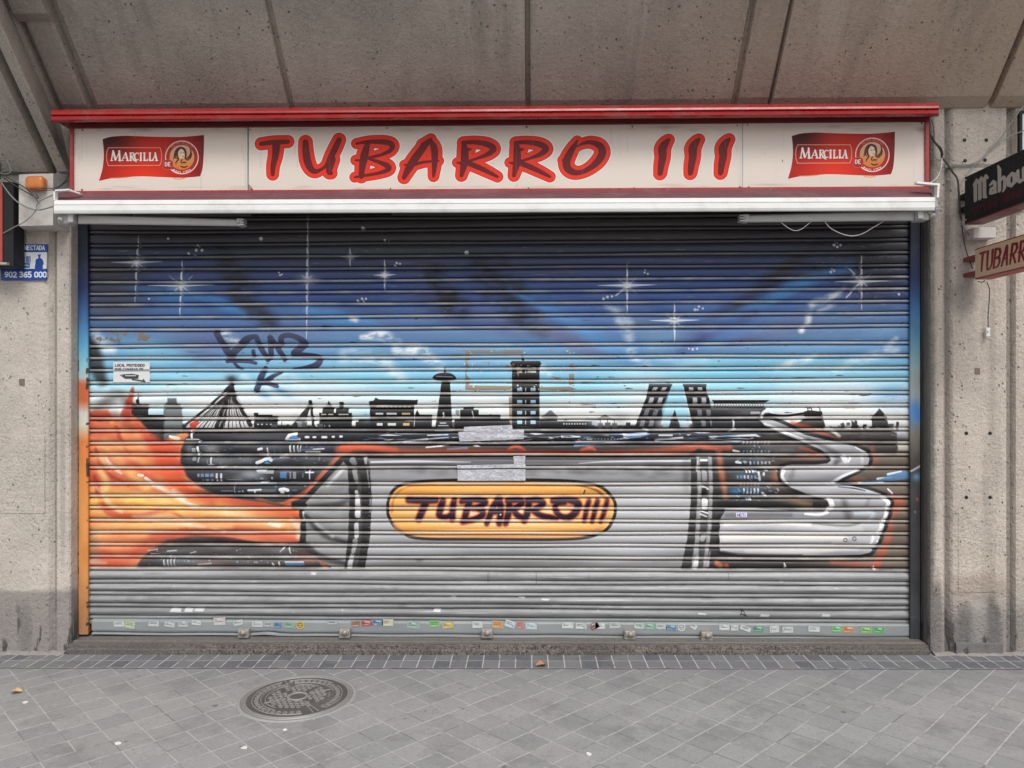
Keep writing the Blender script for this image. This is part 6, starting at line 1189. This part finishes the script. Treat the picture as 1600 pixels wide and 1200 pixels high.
# ---------------------------------------------------------------- sign box
YG = -.185
sg = empty('shop_sign', (W(780, 300, YG).x, YG, W(780, 300, YG).z), 'long cream shop sign in a red frame with brushed red lettering above the shutter', 'shop sign')
def panel(a, b, ra0, rb0, ra1, rb1, label):
    """a,b left/right pixel; ra0/rb0 top row left/right; ra1/rb1 bottom row"""
    N = 16; vs = []; uvs = []; fs = []
    P = [W(a, ra0, YG), W(b, rb0, YG), W(b, rb1, YG), W(a, ra1, YG)]
    K = 3
    for j in range(K + 1):
        for i in range(N + 1):
            p = P[0].lerp(P[1], i / N).lerp(P[3].lerp(P[2], i / N), j / K)
            q_, r_ = PX(p.x, p.z, YG); uvs.append(((q_ - SIGN.x0) / (SIGN.x1 - SIGN.x0), 1 - (r_ - SIGN.y0) / (SIGN.y1 - SIGN.y0)))
            vs.append(Vector((p.x, YG + .0012 * math.sin(p.x * 3.1 + j), p.z)))
    for j in range(K):
        for i in range(N): fs.append((j * (N + 1) + i, j * (N + 1) + i + 1, (j + 1) * (N + 1) + i + 1, (j + 1) * (N + 1) + i))
    m = MB(); m.add(vs, fs, uvs); return m.build('sign_panel', M_SIGN, sg, label, recalc=False)
def rw(px, l, r): return l + (r - l) * (px - 113) / (1448 - 113)
panel(114, 383, 199.5, rw(383, 199.5, 189), 298.5, rw(383, 298.5, 291.5), 'left panel with a dark red coffee logo')
panel(388.5, 1157, rw(388, 199.5, 189), rw(1157, 199.5, 189), rw(388, 298.5, 291.5), rw(1157, 298.5, 291.5), 'middle panel lettered TUBARRO III')
panel(1160.5, 1446, rw(1160, 199.5, 189), 189, rw(1160, 298.5, 291.5), 291.5, 'right panel with a red coffee logo')
def bar4(l, r, y0, y1, n=1):
    """l, r: (px, row top, row bottom) at both ends; box from depth y0 (front) to y1"""
    A_ = [W(l[0], l[1], y0), W(l[0], l[2], y0)]; B_ = [W(r[0], r[1], y0), W(r[0], r[2], y0)]
    bk = lambda v: Vector((v.x, y1, v.z))
    return [A_[0], A_[1], bk(A_[1]), bk(A_[0])], [B_[0], B_[1], bk(B_[1]), bk(B_[0])]
m = MB()
m.loft(*bar4((109, 193, 200), (1452, 182, 189.5), YG - .016, .02)); m.build('red_frame', M_DRED, sg)  # top rail gets a darker red to paint in the hood's shade
MB().loft(*bar4((109, 298.5, 303.5), (1452, 291, 296.5), YG - .012, .02)).build('red_frame', M_RED, sg)
for a, b, t0, b0 in ((109, 113.8, 200, 298.4), (1446.3, 1452, 189.6, 290.9)):
    MB().loft([W(a, t0, YG - .014), W(b, t0, YG - .014), Vector((W(b, t0, YG - .014).x, .0, W(b, t0, YG).z)), Vector((W(a, t0, YG - .014).x, 0, W(a, t0, YG).z))], [W(a, b0, YG - .014), W(b, b0, YG - .014), Vector((W(b, b0, YG - .014).x, .0, W(b, b0, YG).z)), Vector((W(a, b0, YG - .014).x, 0, W(a, b0, YG).z))]).build('side_frame', M_RED, sg)

for px in (385.6, 1158.8):
    MB().loft(*[[W(px - 2.4, r, YG - .002), W(px + 1.2, r, YG - .002), W(px + 1.2, r, YG + .02), W(px - 2.4, r, YG + .02)] for r in ((199.5, 297) if px < 800 else (191, 292))]).build('cover_strip', simple('cream_strip_%d' % px, (.55, .51, .48), .4), sg)
m = MB()                     # closed box behind the panels
A_, B_ = W(112, 198, YG), W(1449, 188, YG)
m.loft([W(112, 199, YG + .03), W(112, 299, YG + .03), Vector((A_.x, .1, W(112, 299, YG).z)), Vector((A_.x, .1, W(112, 199, YG).z))], [W(1449, 189, YG + .03), W(1449, 292, YG + .03), Vector((B_.x, .1, W(1449, 292, YG).z)), Vector((B_.x, .1, W(1449, 189, YG).z))])
m.build('sign_case', M_WHT, sg)
for x, y in [(129, 203), (128, 296), (605, 200), (610, 294.5), (823, 198), (826, 293.8), (988, 197), (991, 293.5), (1440, 193), (393, 295.5), (1156, 292), (1170, 291.8)]:
    p = W(x, y, YG - .002); MB().lathe([(.0001, -.003), (.0035, -.0025), (.0045, .001)], tuple(p), 10, 'y').build('screw', M_RUST, sg)

# red rounded hood over the sign
def hoodprof(px, r0, r1):
    pts = []; h = (r1 - r0)
    for t, y in ((0, -.02), (0, -.25), (.03, -.285), (.10, -.312), (.22, -.328), (.36, -.332), (.44, -.326), (.475, -.316), (.51, -.326), (.60, -.336), (.74, -.334), (.86, -.320), (.93, -.296), (.965, -.27), (.90, -.235), (.60, -.2), (.5, -.02)):
        pts.append(W(px, r0 + h * t, y) if y < -.1 else Vector((W(px, r0 + h * t, -.2).x, y, W(px, r0 + h * t, -.25).z)))
    return pts
m = MB(); L_, R_ = hoodprof(80, 171, 192.5), hoodprof(1467, 160.5, 183)
m.loft(L_, R_, True, True, 12, False); hood = m.build('awning_hood', M_RED, None, 'long glossy red rounded metal hood running above the cream sign', 'hood')

# ---------------------------------------------------------------- folded awning
YA = -.33
aw = empty('retractable_awning', (W(770, 330, YA).x, YA, W(770, 330, YA).z), 'rolled up maroon awning with a white front bar under the sign', 'awning')
m = MB(); L_, R_ = [], []
for px, lst, dr in ((84, L_, 0), (1461, R_, -5)):
    for r, y in ((313.5, -.29), (313.0, -.325), (314.5, -.335), (319.5, -.337), (320.0, -.333), (321.0, -.333), (321.5, -.338), (329, -.338), (333, -.333), (334.5, -.325), (334.5, -.29)): lst.append(W(px, r + dr, y))
m.loft(L_, R_, True, True, 8).build('front_bar', M_WHT, aw)
m = MB(); L_, R_ = [], []
for px, lst, dr in ((90, L_, 0), (1455, R_, -6.5)):
    for r, y in ((302.0, YG - .014), (303.5, -.235), (306, -.262), (309, -.285), (312, -.305), (315, -.318), (317, -.3), (310, -.22)): lst.append(W(px, r + dr, y))
m.loft(L_, R_, True, True, 40).build('awning_fabric', M_FAB, aw)
# rolled cloth and tube behind the bar
A_ = [W(100, 318, -.25) + Vector((0, .05 * math.cos(k * math.pi / 6), .035 * math.sin(k * math.pi / 6))) for k in range(12)]; B_ = [W(1450, 311, -.25) + Vector((0, .05 * math.cos(k * math.pi / 6), .035 * math.sin(k * math.pi / 6))) for k in range(12)]
MB().loft(A_, B_, True, True, 1, True).build('awning_roller', M_FAB, aw)
def arm(l, r, y0, y1):
    m = MB(); A_ = [W(l[0], l[1], y0), W(l[0], l[1] + 2, y0 - .01), W(l[0], l[2] - 2, y0 - .01), W(l[0], l[2], y0), W(l[0], l[2], y0 + .035), W(l[0], l[1], y0 + .035)]
    B_ = [W(r[0], r[1], y1), W(r[0], r[1] + 2, y1 - .01), W(r[0], r[2] - 2, y1 - .01), W(r[0], r[2], y1), W(r[0], r[2], y1 + .035), W(r[0], r[1], y1 + .035)]
    m.loft(A_, B_); return m
a1 = arm((122, 334.5, 350), (371, 342.5, 353.5), -.27, -.25).build('folding_arm', M_TUBE, aw)
a2 = arm((1168, 335.5, 347.5), (1436, 328, 345), -.25, -.27).build('folding_arm', M_TUBE, aw)
m = arm((152, 334.0, 349.0), (158, 334.2, 349.4), -.276, -.276)
def joint(px, py, s_, par):
    m = MB(); p = W(px, py, -.262)
    m.box(p.x - .012, p.y - .022, p.z - .020, p.x + .022, p.y + .03, p.z + .022, .004)
    for dz in (-.014, .0, .014): m.box(p.x + s_ * .018 - .014, p.y - .026, p.z + dz - .004, p.x + s_ * .018 + .014, p.y + .02, p.z + dz + .004, .002)
    m.lathe([(.0001, -.03), (.006, -.03), (.007, -.024), (.007, .02)], tuple(p), 12, 'y'); m.build('elbow_joint', M_GRY, par)
joint(375, 348.5, 1, aw); joint(1163, 342, -1, aw)
def bracket(px, py, s_):
    m = MB(); p = W(px, py, -.28)
    m.box(p.x - .055, p.y - .02, p.z - .028, p.x + .02, p.y + .05, p.z + .032, .008); m.box(p.x - .02 + s_ * .03, p.y - .035, p.z - .024, p.x + .012 + s_ * .03, p.y + .02, p.z + .03, .005)
    m.lathe([(.0001, -.016), (.011, -.014), (.015, -.004), (.015, .01)], (p.x - s_ * .032, p.y - .024, p.z - .006), 16, 'y')
    m.lathe([(.0001, -.012), (.006, -.011), (.007, .0)], (p.x - s_ * .032, p.y - .034, p.z - .006), 12, 'y')
    m.build('arm_bracket', M_GRY, aw)
bracket(108, 343, 1); bracket(1444, 337, -1)
# bent flat end hooks on the bar
def strap(pts, w_, name, par, mat=M_WHT):
    m = MB(); P = [Vector(p) for p in pts]
    for a, b in zip(P[:-1], P[1:]):
        d = (b - a).normalized(); n_ = d.cross(Vector((0, 1, 0))).normalized() * w_ / 2; o = Vector((0, .03, 0)); e_ = d * (w_ / 2)
        m.loft([a - e_ - n_, a - e_ + n_, a - e_ + n_ + o, a - e_ - n_ + o], [b + e_ - n_, b + e_ + n_, b + e_ + n_ + o, b + e_ - n_ + o])
    m.build(name, mat, par)
strap(wq([(84.5, 312, -.335), (84.5, 297.5, -.335), (107, 296, -.335), (124, 302, -.3)]), .008, 'end_hook', aw)
strap(wq([(1434, 285, -.32), (1467, 288, -.335), (1465.5, 307, -.335)]), .011, 'end_hook', aw)
m = MB(); m.box(W(1449, 335, -.30).x, -.31, W(1449, 335, -.30).z, W(1462, 326, -.3).x, -.26, W(1449, 318, -.3).z, .006); m.build('end_plate', M_GRY, aw)
strap(wq([(1461, 309, -.33), (1464.5, 325, -.33), (1463, 338, -.31)]), .016, 'end_plate', aw, M_GRY)

# ---------------------------------------------------------------- cables
def cable(pts, r, mat, label, n=8, name='cable', cat='cable', group=None):
    group = 'loose cables beside the white wall box' if pts[0].x < 0 else ('thin wires under the right folding arm' if 'folding arm' in label else 'loose cables on the right pillar')
    return MB().tube(curve(pts, n), r, 8).build(name, mat, None, label, cat, group)
cable(wq([(1216, 342, -.24), (1226, 352, -.235), (1240, 360, -.235), (1252, 358, -.235), (1264, 349, -.24), (1272, 344, -.24)]), .0022, M_CABW, 'short thin white wire looping below the right folding arm')
cable(wq([(1287, 344, -.24), (1300, 358, -.235), (1325, 368, -.235), (1345, 366, -.235), (1365, 355, -.24), (1388, 341, -.245)]), .0022, M_CABW, 'longer thin white wire sagging below the right folding arm')
GC = 'cables bundled by the white wall box'
cable(wq([(-14, 350, -.12), (0, 365, -.12), (20, 356, -.16), (40, 345, -.2), (55, 330, -.2), (60, 316, -.2), (82, 305, -.22)]), .0032, M_CABG, 'grey cable rising in a long curve from left edge to the awning end')
cable(wq([(-14, 262, -.14), (0, 282, -.15), (14, 302, -.17), (28, 316, -.19), (45, 325, -.2), (62, 328, -.22), (84, 322, -.26)]), .0038, M_CABGR, 'thick pale green cable drooping across the white wall box')
cable(wq([(-12, 268, -.13), (0, 274, -.14), (15, 284, -.15), (32, 295, -.17), (50, 305, -.18), (60, 310, -.18), (56, 303, -.18)]), .003, M_CABD, 'dark cable ending in a kink below the amber lamp')
cable(wq([(-12, 262, -.13), (4, 272, -.14), (18, 281, -.15), (34, 290, -.17), (48, 301, -.18), (58, 313, -.18), (61, 318, -.18)]), .003, M_CABD, 'brown black cable running under the amber lamp to the box front')
cable(wq([(66, 294, -.19), (82, 294, -.19), (94, 290, -.18), (104, 280, -.12), (108, 272, -.06)]), .0028, M_CABD, 'black cable curving up from the amber lamp to the canopy corner')
cable(wq([(40, 292, -.19), (62, 297, -.2), (84, 296, -.2), (98, 288, -.16), (106, 282, -.1)]), .0026, M_CABD, 'flat black cable crossing the white box front just below the amber lamp')
cable(wq([(-8, 262, -.1), (0, 252, -.12), (8, 250, -.14), (15, 258, -.15), (17, 268, -.15), (9, 272, -.15), (0, 270, -.15)]), .003, M_CABGR, 'coil of pale green cable at the left edge under the canopy')
cable(wq([(3, 150, -.3), (3, 190, -.2), (1.5, 240, -.1), (0, 290, -.08)]), .0025, M_CABD, 'thin black cable hanging down the left edge from the canopy')
cable(wq([(1455, 186, -.02), (1459, 200, -.02), (1460, 215, -.03)]), .0025, M_CABD, 'thin black wire dropping beside the right end of the hood')
cable(wq([(1453, 208, -.03), (1459, 220, -.04), (1466, 228, -.05), (1471, 238, -.05), (1472, 246, -.04), (1480, 256, -.03), (1488, 268, -.03), (1496, 280, -.03), (1498, 300, -.03), (1500, 330, -.03), (1502, 345, -.03)]), .0055, M_CABD, 'thick black cable knotted beside the sign and running down the right pillar')
cable(wq([(1456, 212, -.03), (1462, 224, -.06), (1470, 232, -.06), (1473, 243, -.05)]), .006, M_CABD, 'short black taped cable splice beside the right end of the sign')
cable(wq([(1472, 246, -.04), (1471, 258, -.05), (1468, 270, -.05), (1462, 280, -.06), (1452, 286, -.1), (1444, 288, -.2)]), .0028, M_CABW, 'thin pale wire bending from the black splice to the awning hook')
cable(wq([(1458, 215, -.03), (1459, 238, -.03), (1466, 252, -.03), (1470, 248, -.04)]), .0024, M_CABG, 'thin grey wire looped against the concrete beside the sign')
cable(wq([(1488, 258, -.015), (1510, 258, -.015), (1532, 250, -.02), (1548, 232, -.02), (1562, 218, -.02), (1578, 195, -.04), (1594, 172, -.06), (1606, 160, -.06)]), .0034, M_CABG, 'grey cable climbing diagonally above the black hanging sign')
cable(wq([(1500, 290, -.03), (1514, 268, -.02), (1535, 246, -.02), (1556, 226, -.02), (1576, 214, -.02), (1600, 204, -.03), (1612, 200, -.03)]), .0028, M_CABG, 'thinner grey cable crossing behind the top of the black hanging sign')
cable(wq([(1500, 342, -.03), (1508, 360, -.03), (1516, 368, -.04), (1518, 376, -.05)]), .0045, M_CABG, 'grey cable end curling at the bracket of the cream hanging sign')
cable(wq([(1502, 344, -.03), (1504, 362, -.02), (1508, 385, -.02), (1514, 405, -.02), (1520, 420, -.03)]), .003, M_CABD, 'thin black cable falling behind the cream hanging sign')
cable(wq([(1528, 440, -.05), (1535, 441, -.05), (1539, 438, -.05)]), .0028, M_CABD, 'tiny black wire loop under the cream hanging sign')

# ---------------------------------------------------------------- left box with amber lamp, dark cabinet, security plaque
bx = empty('wall_box', (W(70, 360, -.1).x, 0, W(70, 355, -.14).z), 'weathered white box on the left pillar behind the loose cables', 'box')
f0, f1 = -.15, -.0
A_ = [W(29.5, 273, f0), W(29.5, 353, f0), Vector((W(40, 360, 0).x, .02, W(38, 362, 0).z)), Vector((W(40, 270, 0).x, .02, W(38, 270, 0).z))]
B_ = [W(83, 271, f0), W(83, 352, f0), Vector((W(108, 360, 0).x, .02, W(100, 361, 0).z)), Vector((W(108, 270, 0).x, .02, W(100, 270, 0).z))]
MB().loft(A_, B_).build('case', M_BOXW, bx)
lp = empty('amber_lamp', tuple(W(55, 286, f0)), 'dusty amber signal lamp on the face of the white wall box', 'lamp')
bm = bmesh.new(); bmesh.ops.create_cube(bm, size=1); a, b = W(40.5, 297.5, f0 - .03), W(70, 275, f0 - .03)
for v in bm.verts: v.co = Vector(((a.x + b.x) / 2 + v.co.x * (b.x - a.x), f0 - .022 + v.co.y * .06, (a.z + b.z) / 2 + v.co.z * (b.z - a.z)))
bmesh.ops.bevel(bm, geom=bm.edges[:], offset=.024, segments=5, profile=.5, affect='EDGES')
m = MB(); m.add([v.co.copy() for v in bm.verts], [tuple(v.index for v in f.verts) for f in bm.faces], None, True); bm.free(); m.build('lens', M_AMB, lp)
a, b = W(44, 296, f0), W(67, 277, f0); MB().box(a.x, f0 - .002, a.z, b.x, f0 + .004, b.z, .001).build('base_plate', M_GRY, lp)
cb = empty('dark_sign_cabinet', tuple(W(10, 417, -.2)), 'black metal cabinet cut off by the left edge beside the white box', 'cabinet')
A_ = W(38, 417, -.16); B_ = W(30, 283, -.16)
XC = W(38.5, 417, -.03).x
MB().box(XC - .75, -.13, W(38, 417, -.13).z, XC, -.03, W(30, 284, -.13).z, .004).build('case', M_BLK, cb)
MB().box(W(-7, 417, -.136).x, -.136, W(38, 412, -.13).z, W(3.5, 417, -.136).x, -.13, W(30, 286, -.13).z, .002).build('edge_trim', M_CREAMEDGE, cb)
a = W(0, 414, -.15); MB().box(a.x - .05, -.16, a.z, W(12, 414, -.15).x, -.13, a.z + .014, .003).build('clip', M_GRY, cb)
a, b = W(0, 437.5, -.012), W(73.5, 382, -.012)
qs = [(1.5, 382), (73.5, 381.5), (72, 437.5), (1.5, 438)]
patch('security_plaque', qs, -.012, M_PLAQ, PLAQ, None, 1, .008).select_set(False)
o = bpy.data.objects['security_plaque']; tag(o, 'blue and white alarm company plaque with a guard silhouette and 902 365 000', 'plaque')

# ---------------------------------------------------------------- hanging signs at right, square to the wall
def hang(name, label, cat, px, rt, rb, rt2, ynear, th, length, mat, cv, ucm, vcm, edge, scale_u):
    """px: pixel of the wall-side edge at depth ynear; rt, rb its top and bottom rows"""
    t_ = W(px, rt, ynear); b_ = W(px, rb, ynear); X = t_.x
    e = empty(name, (X, ynear, b_.z), label, cat, 'signs projecting from the right pillar')
    m = MB(); y0, y1 = ynear, ynear - length
    N = 10; vs = []; uvs = []; fs = []
    for i in range(N + 1):
        for z in (b_.z + .008, t_.z - .008):
            y = y0 - .008 - (length - .016) * i / N; vs.append(Vector((X - .002, y, z)))
            uvs.append((((y0 - y) * 100 * scale_u) / ucm, 0 if z < (t_.z + b_.z) / 2 else 1))
    for i in range(N): fs.append((2 * i, 2 * i + 2, 2 * i + 3, 2 * i + 1))
    m.add(vs, fs, uvs); m.build('sign_face', mat, e, recalc=False)
    MB().box(X, y1, b_.z, X + th, y0, t_.z, .004).build('case', edge, e)
    return e, X, y0, y1, b_.z, t_.z
e, X, y0, y1, z0, z1 = hang('hanging_sign', 'black projecting beer sign with pale blackletter lettering, above the cream one', 'hanging sign', 1507, 277, 350, 0, -.10, .10, .66, M_HA, HANGA, 90, 34, M_BLK, 1.0)
MB().box(X - .003, y1, z0 - .005, X + .103, y0, z0 + .002, .002).build('red_edge', M_DRED, e)
MB().box(X + .02, y0 - .01, z0 + .08, X + .08, 0, z0 + .11, .003).build('wall_bracket', M_BLK, e); MB().box(X + .02, y0 - .01, z1 - .11, X + .08, 0, z1 - .08, .003).build('wall_bracket', M_BLK, e)
for z in (z0 + .02, z1 - .02): MB().box(X - .004, y0 - .022, z - .003, X, y0 - .016, z + .003, .001).build('screw', M_WHT, e)
e, X, y0, y1, z0, z1 = hang('hanging_sign', 'cream projecting sign with red edges lettered TUBARRO, below the black one', 'hanging sign', 1523, 389, 437, 0, -.12, .09, .62, M_HB, HANGB, 90, 30, M_CREAMEDGE, 1.0)
for zz_ in (z0 + .028, z1 - .055): MB().box(X - .0, y0 - .004, zz_, X + .07, -.0, zz_ + .024, .004).build('wall_bracket', M_DRED2, e)
a = W(1518, 373, -.06); b = W(1553, 356, -.06)
wp = MB().box(a.x, -.08, a.z, b.x, .0, b.z, .004).build('junction_box', M_BOXW, None, 'small pale conduit box on the pillar between the two hanging signs', 'box')
m = MB().tube(curve(wq([(1542, 441, -.06), (1546, 452, -.05), (1545.5, 470, -.04), (1544, 492, -.03), (1544, 513, -.025)]), 8), .0026, 8)
sw = empty('cord_switch', tuple(W(1543.5, 526, -.025)), 'small white switch hanging on a thin dark cord below the cream sign', 'switch')
m.build('cord', M_CABD, sw)
a, b = W(1540.5, 526, -.03), W(1546.5, 512, -.03); MB().box(a.x, -.035, a.z, b.x, -.014, b.z, .003).build('switch_body', M_WHT, sw)
p = W(1543.5, 518, -.036); MB().box(p.x - .004, -.038, p.z - .006, p.x + .004, -.034, p.z + .004, .001).build('rocker', M_GRY, sw)
# neighbour's pale window panel at the right edge
nb = empty('neighbour_window', tuple(W(1640, 330, -.0)), 'strip of pale neighbouring window at the upper right edge', 'window')
a, b = W(1595, 330, -.004), W(1800, 176, -.004)
MB().box(a.x, -.01, a.z, b.x, .02, b.z, .002).build('pane', M_PALE, nb)
m = MB(); m.add([(a.x - .016, -.02, a.z), (a.x, -.02, a.z), (a.x, -.02, b.z), (b.x, -.02, b.z), (b.x, -.02, b.z + .014), (a.x - .016, -.02, b.z + .014)] + [(a.x - .016, .01, a.z), (a.x, .01, a.z), (a.x, .01, b.z), (b.x, .01, b.z), (b.x, .01, b.z + .014), (a.x - .016, .01, b.z + .014)], [(0, 1, 2, 3, 4, 5), (11, 10, 9, 8, 7, 6)] + [(k, (k + 1) % 6, 6 + (k + 1) % 6, 6 + k) for k in range(6)]); m.build('frame', M_BLK, nb)
a, b = W(1590, 372, -.004), W(1800, 330, -.004)

# ---------------------------------------------------------------- manhole cover
C0 = Vector((-1.197, -.632, gz(-1.197))); R = .262
mh = empty('manhole_cover', tuple(C0), 'round cast iron manhole cover with small ring studs in the pavement', 'manhole cover')
MB().lathe([(R + .034, -.01), (R + .032, .0055), (R + .016, .0065), (R + .015, -.01)], tuple(C0), 72).build('cement_collar', M_CEM, mh)
MB().lathe([(R + .0115, -.01), (R + .0105, .009), (R + .004, .0095), (R + .002, .004), (R - .001, .003), (R - .002, .009), (R - .010, .010), (R - .012, .0065)], tuple(C0), 72).build('rim', M_IRONR, mh)
MB().lathe([(.0001, .0062), (R - .011, .0062)], tuple(C0), 72, 'z', False).build('plate', M_IRON, mh)
m = MB(); zc = .0062
def toruslet(x, y, r, w_, m, n=14):
    prof_ = [(r - w_, 0), (r - w_ * .7, .0034), (r + w_ * .7, .0034), (r + w_, 0)]
    m.lathe(prof_, (C0.x + x, C0.y + y, C0.z + zc), n, 'z', False)
def arcr(r, a0, a1, w_, m, n=60):
    vs = []; fs = []
    for i in range(n + 1):
        a = math.radians(a0 + (a1 - a0) * i / n)
        for rr, h in ((r - w_, 0), (r - w_ * .6, .0034), (r + w_ * .6, .0034), (r + w_, 0)): vs.append((C0.x + rr * math.cos(a), C0.y + rr * math.sin(a), C0.z + zc + h))
    for i in range(n):
        for k in range(3): fs.append((i * 4 + k, i * 4 + k + 1, (i + 1) * 4 + k + 1, (i + 1) * 4 + k))
    m.add(vs, fs)
m2 = MB()
for a0, a1 in ((128, 292), (-38, 40), (52, 118)): arcr(.222, a0, a1, .0028, m2)
for a0, a1 in ((122, 250), (20, 112)): arcr(.180, a0, a1, .0028, m2)
arcr(.158, 126, 246, .0028, m2); arcr(.158, -4, 18, .0028, m2); arcr(.150, 60, 108, .0028, m2)
m2.build('raised_ring', M_IRONR, mh)
for k in range(40):
    a = math.radians(k * 360 / 40)
    if 118 < math.degrees(a) < 128 or 292 < math.degrees(a) < 322: continue
    toruslet(.201 * math.cos(a), .201 * math.sin(a), .0102, .0021, m, 14)
random.seed(5)
for i in range(-7, 8):
    for j in range(-7, 8):
        x = i * .0292 + (j % 2) * .0146; y = j * .0262; r = math.hypot(x, y)
        if r > .142 or r < .058: continue
        if abs(y * .5 - x * .87 + .0) < .013 and y > -.02: continue
        if abs(x * .6 + y * .8) < .012: continue
        toruslet(x, y, .0098, .0021, m, 14)
m.build('stud', M_IRONR, mh)
m = MB(); m.lathe([(.054, 0), (.052, .004), (.044, .0046), (.040, .001), (.034, -.0035), (.0001, -.004)], (C0.x, C0.y, C0.z + zc), 32); m.build('keyhole_cup', M_IRONR, mh)
for ang, r0, r1 in ((33, .06, .17), (123, .06, .235), (213 - 0, .06, .17), (-55, .06, .235), (-48, .08, .235)):
    a = math.radians(ang); d = Vector((math.cos(a), math.sin(a), 0)); n_ = Vector((-d.y, d.x, 0)) * .0028; up = Vector((0, 0, .0034)); b0 = C0 + Vector((0, 0, zc))
    MB().loft([b0 + d * r0 - n_, b0 + d * r0 - n_ * .6 + up, b0 + d * r0 + n_ * .6 + up, b0 + d * r0 + n_], [b0 + d * r1 - n_, b0 + d * r1 - n_ * .6 + up, b0 + d * r1 + n_ * .6 + up, b0 + d * r1 + n_]).build('rib', M_IRONR, mh)

# ---------------------------------------------------------------- leaves and scraps
def leaf(x, y, s_, rot, mat, label, seed):
    r = random.Random(seed); m = MB(); vs = []; n_ = 9
    for i in range(n_ + 1):
        t = i / n_; w_ = math.sin(math.pi * t) ** .8 * .42 * (1 + .25 * math.sin(9 * t + seed)); c = .25 * math.sin(3 * t)
        for q_, k in ((-1, 0), (0, 1), (1, 2)):
            u, v = (t - .5), q_ * w_
            X = x + s_ * (u * math.cos(rot) - v * math.sin(rot)); Y = y + s_ * (u * math.sin(rot) + v * math.cos(rot))
            vs.append((X, Y, gz(x) + .007 + s_ * (.12 * abs(q_) * (1 + r.random()) * w_ * 2 + c * .3 + r.random() * .03)))
    fs = [(3 * i + k, 3 * i + k + 1, 3 * i + k + 4, 3 * i + k + 3) for i in range(n_) for k in (0, 1)]
    m.add(vs, fs, None, True); st = len(vs)
    m.tube([(x + s_ * .5 * math.cos(rot), y + s_ * .5 * math.sin(rot), gz(x) + .012), (x + s_ * .8 * math.cos(rot + .2), y + s_ * .8 * math.sin(rot + .2), gz(x) + .014)], .001, 5)
    return m.build('fallen_leaf', mat, None, label, 'leaf', 'fallen leaves', recalc=False)
leaf(.048, -.195, .062, .4, M_LEAF, 'curled reddish brown leaf on the dark setts by the doorstep', 2)
leaf(-2.69, -.585, .055, .1, M_LEAFY, 'small yellow leaf on the pavement at the far left', 5)
def pav(px, py):
    a = (px - 800) / F; b = (600 - py) / F; dx = -math.sin(TH) + a * math.cos(TH); dy = math.cos(TH) + a * math.sin(TH)
    t = (gz(0) - HC) / (b - .0084 * dx); return dx * t, -DC + dy * t
for i, (px, py, s_, lab) in enumerate([(184, 1162, .016, 'white paper scrap on the paving left of the manhole cover'), (382, 1169, .018, 'white paper scrap on the paving below the manhole'), (445, 1141, .011, 'tiny white scrap just under the manhole rim'), (40, 1098, .016, 'pale crumpled scrap on the paving below the yellow leaf'), (920, 1179, .016, 'pale chewed scrap on the paving in front of the doorstep middle')]):
    x, y = pav(px, py); r = random.Random(i); m = MB(); n_ = 7
    top_ = [(x + s_ * (.6 + .5 * r.random()) * math.cos(2 * math.pi * k / n_), y + s_ * (.5 + .4 * r.random()) * math.sin(2 * math.pi * k / n_), gz(x) + .003 + .003 * r.random()) for k in range(n_)]
    bot = [(p[0] * 1.0, p[1], gz(x) + .0005) for p in top_]; m.loft(bot, top_).build('paper_scrap', M_LITT, None, lab, 'litter', 'paper scraps on the paving')
# crumbling mortar along the foot of both pillars
for (xa, xb, lab) in ((-3.6, wx(104), 'crumbled mortar strip at the foot of the left pillar'), (wx(1456), 3.6, 'crumbled mortar strip at the foot of the right pillar')):
    m = MB(); n_ = 60; vs = []; fs = []; r = random.Random(int(xa * 10))
    for i in range(n_ + 1):
        X = xa + (xb - xa) * i / n_; d = .012 + .022 * r.random(); h = .010 + .014 * r.random()
        vs += [(X, -d - .012, gz(X) + .002), (X, -d, gz(X) + h * .6), (X, -.001, gz(X) + h), (X, .01, gz(X) + h)]
    for i in range(n_):
        for k in range(3): fs.append((4 * i + k, 4 * i + k + 1, 4 * (i + 1) + k + 1, 4 * (i + 1) + k))
    m.add(vs, fs, None, True); m.build('mortar_fillet', M_MORT, None, lab, 'mortar', 'mortar strips at the pillar feet', recalc=False)
